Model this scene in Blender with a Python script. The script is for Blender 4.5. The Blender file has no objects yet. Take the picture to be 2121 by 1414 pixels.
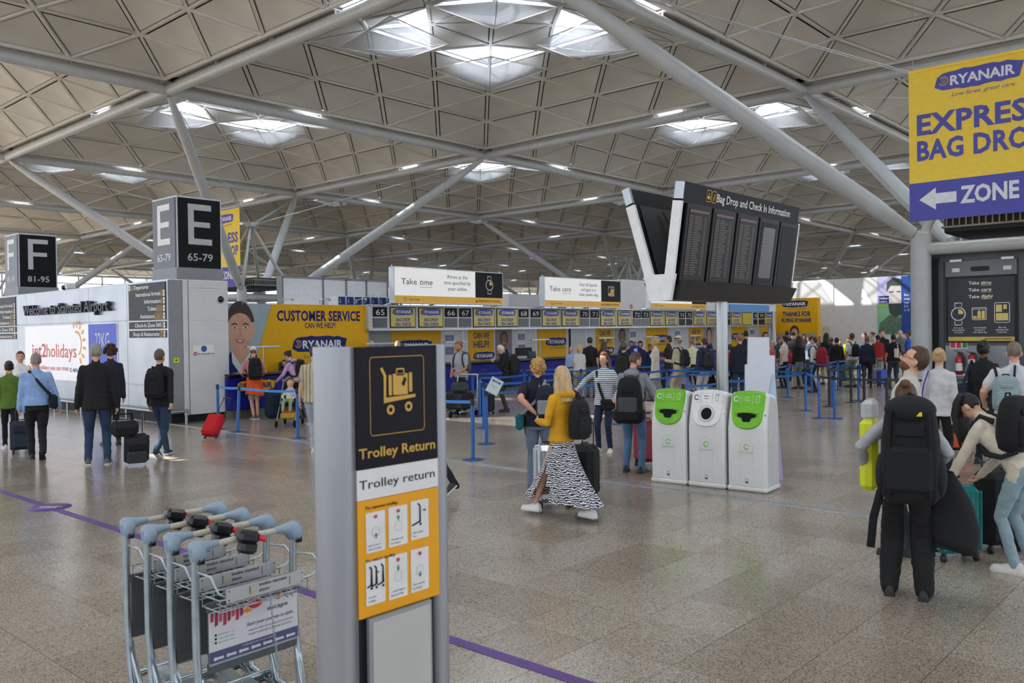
EXPOSURE = 0.4
SKY = 1.4
SUN = 14.0
SUNDIR = (9.9, -8.1, -14)
ROOFLIGHT_W = 420.
import bpy, math, random
import numpy as np
from mathutils import Vector, Matrix, noise

# ------------------------------------------------------------------ camera
# X and Y run along the building's 18 m structural grid, Z is up, the photographer stands over the origin
FPX, YAW, PITCH, ROLL, H = 1780.158, .731325072, -.0121263690, -.0134429179, 2.05
FW = Vector((math.cos(YAW)*math.cos(PITCH), math.sin(YAW)*math.cos(PITCH), math.sin(PITCH)))
_r = Vector((math.sin(YAW), -math.cos(YAW), 0)); _u = _r.cross(FW)
RT = _r*math.cos(ROLL)+_u*math.sin(ROLL); UP = -_r*math.sin(ROLL)+_u*math.cos(ROLL)
CAM = Vector((0, 0, H))
SC = bpy.context.scene
COL = SC.collection
cd = bpy.data.cameras.new('camera'); cam = bpy.data.objects.new('camera', cd); COL.objects.link(cam)
cam.matrix_world = Matrix(((RT.x, UP.x, -FW.x, 0), (RT.y, UP.y, -FW.y, 0), (RT.z, UP.z, -FW.z, H), (0, 0, 0, 1)))
cd.sensor_width = 36; cd.lens = FPX/2121*36; cd.clip_end = 600; cd.clip_start = .05
cd.dof.use_dof = True; cd.dof.focus_distance = 11.5; cd.dof.aperture_fstop = 4.5
SC.camera = cam
SC.view_settings.view_transform = 'Standard'; SC.view_settings.look = 'None'
SC.view_settings.gamma = 1; SC.view_settings.use_curve_mapping = False
SC.view_settings.exposure = EXPOSURE
SC.cycles.use_denoising = True
SC.cycles.max_bounces = 7; SC.cycles.diffuse_bounces = 4; SC.cycles.glossy_bounces = 3
SC.cycles.transparent_max_bounces = 12; SC.cycles.transmission_bounces = 4
SC.cycles.caustics_reflective = False; SC.cycles.caustics_refractive = False
SC.cycles.sample_clamp_indirect = 6

def ray(x, y): return FW+RT*((x-1060.5)/FPX)-UP*((y-707)/FPX)
def F(x, y, z=0.):
    d = ray(x, y); return CAM+d*((z-H)/d.z)
def PU(x, y, U):
    d = ray(x, y); return CAM+d*(U/d.x)
def PV(x, y, V):
    d = ray(x, y); return CAM+d*(V/d.y)
def PD(x, y, D): return CAM+ray(x, y)*D

# ------------------------------------------------------------------ daylight
W = bpy.data.worlds.new('sky'); SC.world = W; W.use_nodes = True
nt = W.node_tree; bg = nt.nodes['Background']
bg.inputs['Color'].default_value = (.80, .88, 1., 1); bg.inputs['Strength'].default_value = SKY
sd = bpy.data.lights.new('sun', 'SUN'); sd.energy = SUN; sd.angle = math.radians(.6); sd.color = (1, .93, .83)
so = bpy.data.objects.new('sun', sd); COL.objects.link(so)
so.rotation_euler = Vector(SUNDIR).to_track_quat('-Z', 'Y').to_euler(); so.location = (0, 0, 40)

# ------------------------------------------------------------------ materials
def lin(c):
    c /= 255.
    return c/12.92 if c <= .04045 else ((c+.055)/1.055)**2.4
def rgb(h):
    if isinstance(h, tuple): return h
    h = h.lstrip('#'); return tuple(lin(int(h[i:i+2], 16)) for i in (0, 2, 4))
_M = {}
def mat(name, color='#888888', rough=.5, metal=0., var=.06, scale=8., bump=0., bscale=None, emit=0., alpha=1., trans=0., coat=0., spec=.5, stretch=None, color2=None):
    if name in _M: return _M[name]
    m = bpy.data.materials.new(name); m.use_nodes = True; _M[name] = m
    n = m.node_tree; b = n.nodes['Principled BSDF']; L = n.links
    c = rgb(color)
    tc = n.nodes.new('ShaderNodeTexCoord'); mp = n.nodes.new('ShaderNodeMapping')
    if stretch: mp.inputs['Scale'].default_value = stretch
    L.new(tc.outputs['Object'], mp.inputs[0])
    no = n.nodes.new('ShaderNodeTexNoise'); no.inputs['Scale'].default_value = scale; no.inputs['Detail'].default_value = 4
    L.new(mp.outputs[0], no.inputs['Vector'])
    r = n.nodes.new('ShaderNodeValToRGB'); L.new(no.outputs['Fac'], r.inputs[0])
    r.color_ramp.elements[0].position = .3; r.color_ramp.elements[1].position = .7
    if color2:
        r.color_ramp.elements[0].color = rgb(color2)+(1,); r.color_ramp.elements[1].color = c+(1,)
    else:
        r.color_ramp.elements[0].color = tuple(x*(1-var) for x in c)+(1,)
        r.color_ramp.elements[1].color = tuple(min(1, x*(1+var)) for x in c)+(1,)
    L.new(r.outputs[0], b.inputs['Base Color'])
    b.inputs['Roughness'].default_value = rough; b.inputs['Metallic'].default_value = metal
    b.inputs['Coat Weight'].default_value = coat; b.inputs['Alpha'].default_value = alpha
    b.inputs['Transmission Weight'].default_value = trans; b.inputs['Specular IOR Level'].default_value = spec
    if emit:
        L.new(r.outputs[0], b.inputs['Emission Color']); b.inputs['Emission Strength'].default_value = emit
    if bump:
        n2 = n.nodes.new('ShaderNodeTexNoise'); n2.inputs['Scale'].default_value = bscale or scale*3; n2.inputs['Detail'].default_value = 3
        L.new(mp.outputs[0], n2.inputs['Vector'])
        bu = n.nodes.new('ShaderNodeBump'); bu.inputs['Strength'].default_value = bump; bu.inputs['Distance'].default_value = .01
        L.new(n2.outputs['Fac'], bu.inputs['Height']); L.new(bu.outputs[0], b.inputs['Normal'])
    return m

# ------------------------------------------------------------------ mesh builder
def V3(p): return p if isinstance(p, Vector) else Vector(p)
class MB:
    def __init__(s): s.v = []; s.f = []; s.m = []; s.mats = []; s.sm = []
    def mi(s, m):
        if m not in s.mats: s.mats.append(m)
        return s.mats.index(m)
    def add(s, vs, fs, m, smooth=False):
        o = len(s.v); k = s.mi(m)
        s.v += [tuple(v) for v in vs]
        for f in fs: s.f.append(tuple(i+o for i in f)); s.m.append(k); s.sm.append(smooth)
        return s
    def box(s, c, d, m, R=None, bev=0.):
        c = V3(c); hx, hy, hz = d[0]/2, d[1]/2, d[2]/2
        if bev > 0:
            bm_ = min(bev, hx*.95, hy*.95, hz*.95); vs = []; idx = {}
            for sx in (-1, 1):
                for sy in (-1, 1):
                    for sz in (-1, 1):
                        for a in range(3):
                            p = [sx*(hx-bm_), sy*(hy-bm_), sz*(hz-bm_)]
                            p[a] += (sx, sy, sz)[a]*bm_
                            idx[(sx, sy, sz, a)] = len(vs); vs.append(Vector(p))
            fs = []
            I = lambda x, y, z, a: idx[(x, y, z, a)]
            for a in range(3):
                b, c2 = (a+1) % 3, (a+2) % 3
                for sg in (-1, 1):
                    q = []
                    for (x, y) in ((-1, -1), (1, -1), (1, 1), (-1, 1)):
                        k = [0, 0, 0]; k[a] = sg; k[b] = x; k[c2] = y; q.append(I(*k, a))
                    fs.append(q if sg > 0 else q[::-1])
                for x in (-1, 1):
                    for y in (-1, 1):
                        k0 = [0, 0, 0]; k1 = [0, 0, 0]; k0[a] = -1; k1[a] = 1
                        for k in (k0, k1): k[b] = x; k[c2] = y
                        q = [I(*k0, b), I(*k1, b), I(*k1, c2), I(*k0, c2)]
                        fs.append(q if x*y > 0 else q[::-1])
            for sx in (-1, 1):
                for sy in (-1, 1):
                    for sz in (-1, 1):
                        q = [I(sx, sy, sz, 0), I(sx, sy, sz, 1), I(sx, sy, sz, 2)]
                        fs.append(q if sx*sy*sz > 0 else q[::-1])
        else:
            vs = [Vector((x*hx, y*hy, z*hz)) for x in (-1, 1) for y in (-1, 1) for z in (-1, 1)]
            fs = [(0, 1, 3, 2), (4, 6, 7, 5), (0, 4, 5, 1), (2, 3, 7, 6), (0, 2, 6, 4), (1, 5, 7, 3)]
        if R is not None: vs = [R @ v for v in vs]
        return s.add([v+c for v in vs], fs, m)
    def bar(s, a, b, w, h, m, up=(0, 0, 1)):
        a = V3(a); b = V3(b); d = (b-a); L = d.length; d.normalize()
        x = d.cross(V3(up)); x = x.normalized() if x.length > 1e-6 else Vector((1, 0, 0)); y = x.cross(d)
        vs = []
        for p in (a, b):
            for i, j in ((-1, -1), (1, -1), (1, 1), (-1, 1)): vs.append(p+x*(i*w/2)+y*(j*h/2))
        return s.add(vs, [(0, 1, 2, 3), (7, 6, 5, 4), (0, 4, 5, 1), (1, 5, 6, 2), (2, 6, 7, 3), (3, 7, 4, 0)], m)
    def tube(s, pts, r, m, n=8, caps=True, flat=1., upv=None):
        pts = [V3(p) for p in pts]; k = len(pts)
        rs = r if isinstance(r, (list, tuple)) else [r]*k
        vs = []; prev = None
        for i, p in enumerate(pts):
            t = (pts[min(i+1, k-1)]-pts[max(i-1, 0)]); t = t.normalized() if t.length > 1e-9 else Vector((0, 0, 1))
            if prev is None:
                g = V3(upv) if upv else (Vector((0, 0, 1)) if abs(t.z) < .9 else Vector((1, 0, 0)))
                x = (g-t*g.dot(t)).normalized()
            else:
                x = prev-t*prev.dot(t); x = x.normalized() if x.length > 1e-6 else prev
            prev = x; y = t.cross(x)
            for j in range(n):
                a = 2*math.pi*j/n; vs.append(p+x*(math.cos(a)*rs[i]*flat)+y*(math.sin(a)*rs[i]))
        fs = [(i*n+j, i*n+(j+1) % n, (i+1)*n+(j+1) % n, (i+1)*n+j) for i in range(k-1) for j in range(n)]
        s.add(vs, fs, m, True)
        if caps: s.add(vs[:n], [tuple(range(n))[::-1]], m); s.add(vs[-n:], [tuple(range(n))], m)
        return s
    def lathe(s, prof, m, c=(0, 0, 0), n=24, sx=1., sy=1., R=None):
        c = V3(c); vs = []
        for (r, z) in prof:
            for j in range(n):
                a = 2*math.pi*j/n; v = Vector((math.cos(a)*r*sx, math.sin(a)*r*sy, z)); vs.append((R @ v if R else v)+c)
        fs = [(i*n+j, i*n+(j+1) % n, (i+1)*n+(j+1) % n, (i+1)*n+j) for i in range(len(prof)-1) for j in range(n)]
        return s.add(vs, fs, m, True)
    def ball(s, c, r, m, n=12, k=8, R=None):
        r = r if isinstance(r, (tuple, list)) else (r, r, r)
        c = V3(c); vs = []
        for i in range(k+1):
            t = math.pi*i/k
            for j in range(n):
                a = 2*math.pi*j/n; v = Vector((math.cos(a)*math.sin(t)*r[0], math.sin(a)*math.sin(t)*r[1], -math.cos(t)*r[2])); vs.append((R @ v if R else v)+c)
        fs = [(i*n+j, i*n+(j+1) % n, (i+1)*n+(j+1) % n, (i+1)*n+j) for i in range(k) for j in range(n)]
        return s.add(vs, fs, m, True)
    def prism(s, poly, a, b, m, smooth=False):
        """poly: 2-D points; a,b: functions (x,y)->Vector for the two end caps"""
        n = len(poly); vs = [a(*p) for p in poly]+[b(*p) for p in poly]
        s.add(vs, [tuple(range(n))[::-1], tuple(range(n, 2*n))], m)
        return s.add(vs, [(i, (i+1) % n, n+(i+1) % n, n+i) for i in range(n)], m, smooth)
    def build(s, name, parent=None, label=None, loc=None, kind=None):
        me = bpy.data.meshes.new(name); me.from_pydata(s.v, [], s.f)
        for m in s.mats: me.materials.append(m)
        me.polygons.foreach_set('material_index', s.m); me.polygons.foreach_set('use_smooth', s.sm)
        me.update()
        return link(name, me, parent, label, loc, kind)
def link(name, me, parent=None, label=None, loc=None, kind=None):
    o = bpy.data.objects.new(name, me); COL.objects.link(o)
    if parent: o.parent = parent
    if label: o['label'] = label
    if loc: o.location = loc
    if kind: o['kind'] = kind
    return o
def tag(o, label, cat=None, group=None, kind=None):
    o['label'] = label
    if cat: o['category'] = cat
    if group: o['group'] = group
    if kind: o['kind'] = kind
    return o
def thing(name, label, cat, loc=(0, 0, 0), rz=0., group=None, kind=None):
    o = bpy.data.objects.new(name, None); COL.objects.link(o); o.location = loc; o.rotation_euler = (0, 0, rz); o.empty_display_size = .2
    return tag(o, label, cat, group, kind)
def dup(o, loc=None, rz=None, label=None, group=None, parent=None):
    c = o.copy(); COL.objects.link(c)
    if parent: c.parent = parent
    if loc is not None: c.location = loc
    if rz is not None: c.rotation_euler = (0, 0, rz)
    if label: c['label'] = label
    if group: c['group'] = group
    for ch in o.children: dup(ch, parent=c)
    return c

# ------------------------------------------------------------------ lettering on a plane
_T = {}
def glyphs(t, bold=0., shear=0., space=1.):
    k = (t, bold, shear, space)
    if k not in _T:
        cu = bpy.data.curves.new('t', 'FONT'); cu.body = t; cu.offset = bold; cu.shear = shear; cu.resolution_u = 2; cu.space_character = space; cu.align_x = 'LEFT'
        ob = bpy.data.objects.new('t', cu); me = bpy.data.meshes.new_from_object(ob)
        vs = [(v.co.x, v.co.y) for v in me.vertices]; fs = [tuple(p.vertices) for p in me.polygons]
        bpy.data.objects.remove(ob); bpy.data.curves.remove(cu); bpy.data.meshes.remove(me)
        x0 = min(v[0] for v in vs); x1 = max(v[0] for v in vs)
        _T[k] = ([(v[0]-x0, v[1]) for v in vs], fs, x1-x0)
    return _T[k]
CAPH = .729
class Pl:
    """a plane to draw on: origin, unit axes; x,y in metres, d proud of the surface"""
    def __init__(s, o, ax, ay=(0, 0, 1)):
        s.o = V3(o); s.ax = V3(ax).normalized(); s.ay = V3(ay).normalized(); s.n = s.ax.cross(s.ay)
    def p(s, x, y, d=0.): return s.o+s.ax*x+s.ay*y+s.n*d
    def sub(s, x, y, d=0.): return Pl(s.p(x, y, d), s.ax, s.ay)
    def rect(s, b, x0, y0, x1, y1, m, d=.002):
        b.add([s.p(x0, y0, d), s.p(x1, y0, d), s.p(x1, y1, d), s.p(x0, y1, d)], [(0, 1, 2, 3)], m)
    def slab(s, b, x0, y0, x1, y1, m, d0=0., d1=.01, bev=0.):
        R = Matrix((s.ax, s.ay, s.n)).transposed()
        b.box(s.p((x0+x1)/2, (y0+y1)/2, (d0+d1)/2), (abs(x1-x0), abs(y1-y0), abs(d1-d0)), m, R, bev)
    def poly(s, b, pts, m, d=.002):
        b.add([s.p(x, y, d) for x, y in pts], [tuple(range(len(pts)))], m)
    def disc(s, b, x, y, r, m, d=.002, n=20, ry=None):
        ry = ry or r
        s.poly(b, [(x+r*math.cos(2*math.pi*i/n), y+ry*math.sin(2*math.pi*i/n)) for i in range(n)], m, d)
    def line(s, b, pts, w, m, d=.003, closed=False):
        k = len(pts); P = [Vector(p) for p in pts]; vs = []
        for i in range(k):
            a = P[(i-1) % k] if (closed or i) else P[i]; c = P[(i+1) % k] if (closed or i < k-1) else P[i]
            t = (c-a); t = t.normalized() if t.length > 1e-9 else Vector((1, 0)); nn = Vector((-t.y, t.x))
            e1 = (P[i]-a); sc = 1.
            if e1.length > 1e-9: sc = 1/max(.5, abs(e1.normalized().dot(t)))
            vs += [s.p(*(P[i]+nn*w/2*sc), d), s.p(*(P[i]-nn*w/2*sc), d)]
        R = range(k if closed else k-1)
        b.add(vs, [(2*i, 2*i+1, (2*i+3) % (2*k), (2*i+2) % (2*k)) for i in R], m)
    def ring(s, b, x, y, r, w, m, d=.003, a0=0., a1=360., n=24):
        full = abs(a1-a0) >= 360
        pts = [(x+r*math.cos(math.radians(a0+(a1-a0)*i/n)), y+r*math.sin(math.radians(a0+(a1-a0)*i/n))) for i in range(n if full else n+1)]
        s.line(b, pts, w, m, d, full)
    def rrect(s, b, x0, y0, x1, y1, r, m, d=.002, w=None):
        pts = []
        for cx, cy, a in ((x1-r, y1-r, 0), (x0+r, y1-r, 90), (x0+r, y0+r, 180), (x1-r, y0+r, 270)):
            for i in range(5): t = math.radians(a+i*22.5); pts.append((cx+r*math.cos(t), cy+r*math.sin(t)))
        if w: s.line(b, pts, w, m, d, True)
        else: s.poly(b, pts, m, d)
    def text(s, b, t, x, y, h, m, w=None, al='l', bold=0., shear=0., d=.003, space=1., thick=0., rot=0.):
        vs, fs, wd = glyphs(t, bold, shear, space)
        sy = h/CAPH; sx = (w/wd) if w else sy
        W_ = wd*sx; ox = {'l': 0, 'c': -W_/2, 'r': -W_}[al]; cr, sr = math.cos(rot), math.sin(rot)
        def q(v, dd):
            X, Y = v[0]*sx+ox, v[1]*sy
            return s.p(x+X*cr-Y*sr, y+X*sr+Y*cr, dd)
        b.add([q(v, d) for v in vs], fs, m)
        if thick:
            E = {}
            for f in fs:
                for i in range(len(f)):
                    a, c = f[i], f[(i+1) % len(f)]
                    if (c, a) in E: del E[(c, a)]
                    else: E[(a, c)] = 1
            n = len(vs)
            b.add([q(v, d) for v in vs]+[q(v, d-thick) for v in vs], [(a, a+n, c+n, c) for a, c in E], m)
    def brush(s, b, x0, y0, x1, y1, m, d=.002, seed=1):
        R = random.Random(seed); w = x1-x0; h = y1-y0; top = []; bot = []
        for i in range(13):
            t = i/12; e = .82+.18*math.sin(t*math.pi)
            top.append((x0+w*t, y0+h*(.5+.5*e)-h*R.uniform(0, .07))); bot.append((x0+w*t, y0+h*(.5-.5*e)+h*R.uniform(0, .07)))
        top[0] = (x0+w*.02, top[0][1]-h*.18); bot[0] = (x0-w*.015, bot[0][1]+h*.12); bot[-1] = (x1-w*.04, bot[-1][1]); top[-1] = (x1+w*.01, top[-1][1]-h*.1)
        for i in range(12): b.add([s.p(*bot[i], d), s.p(*bot[i+1], d), s.p(*top[i+1], d), s.p(*top[i], d)], [(0, 1, 2, 3)], m)
# ================================================================== ROOF
rib_m = mat('rib_paint', '#cfcecb', .45, var=.03)
panel_m = mat('ceiling_panel', '#c9c8c3', .55, var=.10, scale=.35, bump=.05, bscale=2)
deck_m = mat('roof_deck', '#1d1d1c', .8)
pipe_m = mat('pipe_paint', '#b4b9bd', .32, var=.05, scale=3)

def glass_mat(name, tint=(1, 1, 1), gl=.12, rough=.02):
    m = bpy.data.materials.new(name); m.use_nodes = True; n = m.node_tree; n.nodes.remove(n.nodes['Principled BSDF'])
    t = n.nodes.new('ShaderNodeBsdfTransparent'); t.inputs[0].default_value = tint+(1,)
    g = n.nodes.new('ShaderNodeBsdfGlossy'); g.inputs['Roughness'].default_value = rough
    x = n.nodes.new('ShaderNodeMixShader'); x.inputs[0].default_value = gl
    n.links.new(t.outputs[0], x.inputs[1]); n.links.new(g.outputs[0], x.inputs[2]); n.links.new(x.outputs[0], n.nodes['Material Output'].inputs[0])
    return m
def sheet_mat(name, c, tr=.22):
    m = bpy.data.materials.new(name); m.use_nodes = True; n = m.node_tree; n.nodes.remove(n.nodes['Principled BSDF'])
    a = n.nodes.new('ShaderNodeBsdfDiffuse'); b = n.nodes.new('ShaderNodeBsdfTranslucent'); t = n.nodes.new('ShaderNodeBsdfTransparent'); a.inputs[0].default_value = b.inputs[0].default_value = c+(1,)
    x = n.nodes.new('ShaderNodeMixShader'); x.inputs[0].default_value = .13; y = n.nodes.new('ShaderNodeMixShader'); y.inputs[0].default_value = tr
    n.links.new(a.outputs[0], x.inputs[1]); n.links.new(b.outputs[0], x.inputs[2]); n.links.new(x.outputs[0], y.inputs[1]); n.links.new(t.outputs[0], y.inputs[2]); n.links.new(y.outputs[0], n.nodes['Material Output'].inputs[0])
    return m
refl_m = sheet_mat('reflector', (.38, .39, .42), .34)
skyglass_m = glass_mat('rooflight_glass', (.9, .95, 1), .05)
glass_m = glass_mat('clear_glass', (.85, .9, .9), .12)

ZR = [14.42, 14.33, 14.1, 13.6, 12.87, 12.02]
BZ = 11.66
GU = [-19.75+18*i for i in range(13)]; GV = [-21.5+18*j for j in range(10)]
def node(a, b):
    q = (9-.28)/9
    return Vector(((a+b)*1.8*q, (b-a)*1.8*q, ZR[abs(a)+abs(b)]))
TRI = []; SKY_T = []
for a in range(-5, 5):
    for b in range(-5, 5):
        if max(abs(x)+abs(y) for x in (a, a+1) for y in (b, b+1)) > 6: continue
        sa = 1 if a >= 0 else -1; sb = 1 if b >= 0 else -1
        P = {(x, y): (a+x, b+y) for x in (0, 1) for y in (0, 1)}
        if sa*sb > 0: ts = [(P[0, 0], P[1, 0], P[0, 1]), (P[1, 0], P[1, 1], P[0, 1])]
        else: ts = [(P[0, 0], P[1, 0], P[1, 1]), (P[0, 0], P[1, 1], P[0, 1])]
        for t in ts:
            if any(abs(x)+abs(y) > 5 for x, y in t): continue
            s_ = sorted(abs(x)+abs(y) for x, y in t)
            ax = sorted((abs(x), abs(y)) for x, y in t)
            # rooflights: the triangle pairs (0,1)(1,1)(0,2) on each of the four axes
            if (ax == [(0, 1), (0, 2), (1, 1)] or ax == [(0, 1), (1, 1), (2, 0)] or ax == [(1, 0), (1, 1), (2, 0)] or ax == [(0, 2), (1, 0), (1, 1)]) and s_ == [1, 2, 2]: SKY_T.append(t)
            else: TRI.append(t)
def tri_panel(t, n=4, inset=.115, bulge=.10):
    P = [node(*q) for q in t]; c = (P[0]+P[1]+P[2])/3
    Q = []
    la, lb, lc = (P[1]-P[2]).length, (P[2]-P[0]).length, (P[0]-P[1]).length; I = (P[0]*la+P[1]*lb+P[2]*lc)/(la+lb+lc)
    rin = (P[1]-P[0]).cross(P[2]-P[0]).length/(la+lb+lc)
    for i in range(3): Q.append(P[i].lerp(I, inset/rin))
    vs = []; ix = {}
    for i in range(n+1):
        for j in range(n+1-i):
            k = n-i-j; u, v, w = i/n, j/n, k/n
            p = Q[0]*u+Q[1]*v+Q[2]*w+Vector((0, 0, 27*u*v*w*bulge-.02)); ix[i, j] = len(vs); vs.append(p)
    fs = []
    for i in range(n):
        for j in range(n-i):
            fs.append((ix[i, j], ix[i+1, j], ix[i, j+1]))
            if i+j < n-1: fs.append((ix[i+1, j], ix[i+1, j+1], ix[i, j+1]))
    return c, [v-c for v in vs], fs
PANELS = []
pall = MB()
for t in TRI:
    c, vs, fs = tri_panel(t)
    b = MB().add(vs, fs, panel_m, True); me = bpy.data.meshes.new('ceiling_panel'); me.from_pydata([tuple(v) for v in b.v], [], b.f); me.materials.append(panel_m)
    me.polygons.foreach_set('use_smooth', [True]*len(b.f)); PANELS.append((c, me))
    c, vs, fs = tri_panel(t, 2); pall.add([v+c for v in vs], fs, panel_m, True)
def mesh_of(b, name):
    me = bpy.data.meshes.new(name); me.from_pydata(b.v, [], b.f)
    for m in b.mats: me.materials.append(m)
    me.polygons.foreach_set('material_index', b.m); me.polygons.foreach_set('use_smooth', b.sm); return me
pall_me = mesh_of(pall, 'ceiling_panels')
b = MB()
for t in TRI: b.add([node(*q)+Vector((0, 0, .12)) for q in t], [(0, 1, 2)], deck_m)
deck_me = mesh_of(b, 'roof_deck')
b = MB(); done = set()
for t in TRI+SKY_T:
    for i in range(3):
        e = tuple(sorted((t[i], t[(i+1) % 3])))
        if e in done: continue
        done.add(e); p, q = node(*e[0]), node(*e[1])
        orth = e[0][0] == e[1][0] or e[0][1] == e[1][1]
        ra, rb = abs(e[0][0])+abs(e[0][1]), abs(e[1][0])+abs(e[1][1])
        w = .12 if orth else .10
        if ra == 5 and rb == 5: b.bar(p+Vector((0, 0, -.02)), q+Vector((0, 0, -.02)), .10, .16, rib_m)
        elif (p-q).length < 2.5 or orth: b.bar(p, q, w, .13, rib_m)
        else: b.bar(p, q, w, .11, rib_m)
rib_me = mesh_of(b, 'ceiling_rib')
b = MB(); 
for t in SKY_T:
    P = [node(*q)+Vector((0, 0, .16)) for q in t]
    b.add(P, [(0, 1, 2)], skyglass_m)
glass_me = mesh_of(b, 'rooflight_glass')
b = MB()
for t in SKY_T:
    P = [node(*q)+Vector((0, 0, .2)) for q in t]
    m01 = (P[0]+P[1])/2
    b.bar(m01, P[2], .05, .05, rib_m); b.bar((P[1]+P[2])/2, (P[0]+P[2])/2, .04, .04, rib_m)
bar_me = mesh_of(b, 'rooflight_bar')
REFL = []
for k in range(4):
    b = MB(); R = Matrix.Rotation(math.radians(90*k), 3, 'Z')
    def rp(a, bb, z): return R @ Vector(((a+bb)*1.8, (bb-a)*1.8, z))
    I_, S1, S2, O, C_ = rp(0, .65, 13.55), rp(-1, 1.5, 13.68), rp(1, 1.5, 13.68), rp(0, 2.35, 13.35), rp(0, 1.5, 13.22)
    b.add([I_, S1, O, S2, C_], [(0, 1, 4), (1, 2, 4), (2, 3, 4), (3, 0, 4)], refl_m)
    for p, q in ((I_, S1), (S1, O), (O, S2), (S2, I_), (I_, C_), (C_, O)): b.bar(p, q, .035, .035, rib_m)
    for p in (I_, S1, S2): b.tube([p, p+Vector((0, 0, .5))], .012, rib_m, 4)
    REFL.append(mesh_of(b, 'light_reflector'))

def visible(u, v, m=.25, zs=(3, 14)):
    for z in zs:
        P = Vector((u, v, z))-CAM; d = P.dot(FW)
        if d > 1 and abs(P.dot(RT)/d) < .596+m+12/max(d, 4) : return True
    return False
near_n = 0
ld = bpy.data.lights.new('rooflight_daylight', 'AREA'); ld.shape = 'RECTANGLE'; ld.size = 3.4; ld.size_y = 1.7; ld.energy = ROOFLIGHT_W; ld.color = (.93, .96, 1.)
def rooflights(cx, cy):
    for k in range(4):
        a = math.radians(90*k+45); o = bpy.data.objects.new('rooflight_daylight', ld); COL.objects.link(o)
        o.location = (cx+3.35*math.cos(a), cy+3.35*math.sin(a), 14.75); o.rotation_euler = (0, 0, a+math.pi/2)
for i in range(len(GU)-1):
    for j in range(len(GV)-1):
        cx, cy = GU[i]+9, GV[j]+9; D = Vector((cx, cy, 0)).dot(FW); lat = Vector((cx, cy, 0)).dot(RT)
        if (D > 25 and abs(lat/D) > .596+16/D+.1) or D < -32: continue
        t = thing('ceiling', 'triangular panelled shallow dome of the roof bay', None, (cx, cy, 0), kind='structure')
        t.name = 'ceiling'
        if (D < 62 and D > 12 and abs(lat/D) < .85) and near_n < 11:
            near_n += 1
            for c, me in PANELS:
                o = link('panel', me, t); o.location = c
        else:
            link('panel', pall_me, t, kind='stuff')
        link('deck', deck_me, t); link('rib', rib_me, t, kind='stuff'); link('glazing', glass_me, t); link('glazing_bar', bar_me, t)
        if D < 64: rooflights(cx, cy)
        if D < 110:
            for r_ in REFL: link('light_reflector', r_, t)
# cover strips over the gaps between shells, each with a glazed slot
strip_m = mat('strip_white', '#d8d6d0', .5)
# beams between nodes
def beam(p, q, along):
    o = MB()
    d = (V3(q)-V3(p)).normalized()
    o.tube([V3(p), V3(q)], .2, pipe_m, 14, False)
    bo = o.build('roof_beam'); tag(bo, 'grey tubular steel roof beam between two structural nodes', None, None, 'structure')
    s_ = MB(); side = d.cross(Vector((0, 0, 1)))
    for k in range(1, 5):
        c = V3(p).lerp(V3(q), k/5)
        s_.tube([c+Vector((0, 0, .15)), c+Vector((0, 0, .36))], .035, pipe_m, 6)
        s_.bar(c+side*.3+Vector((0, 0, .36)), c-side*.3+Vector((0, 0, .36)), .05, .05, pipe_m)
    s_.build('bracket', bo)
    s2 = MB(); s2.bar(V3(p)+Vector((0, 0, .50)), V3(p).lerp(V3(q), .33)+Vector((0, 0, .50)), .62, .04, strip_m); s2.bar(V3(p).lerp(V3(q), .40)+Vector((0, 0, .50)), V3(q)+Vector((0, 0, .50)), .62, .04, strip_m)
    s2.build('cover_strip', bo)
for i, gu in enumerate(GU):
    for j, gv in enumerate(GV):
        D = Vector((gu, gv, 0)).dot(FW); lat = Vector((gu, gv, 0)).dot(RT)
        if (D > 25 and abs(lat/D) > .596+22/D+.1) or D < -32: continue
        if i < len(GU)-1: beam((gu, gv, BZ), (gu+18, gv, BZ), 0)
        if j < len(GV)-1: beam((gu, gv, BZ), (gu, gv+18, BZ), 1)

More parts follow.
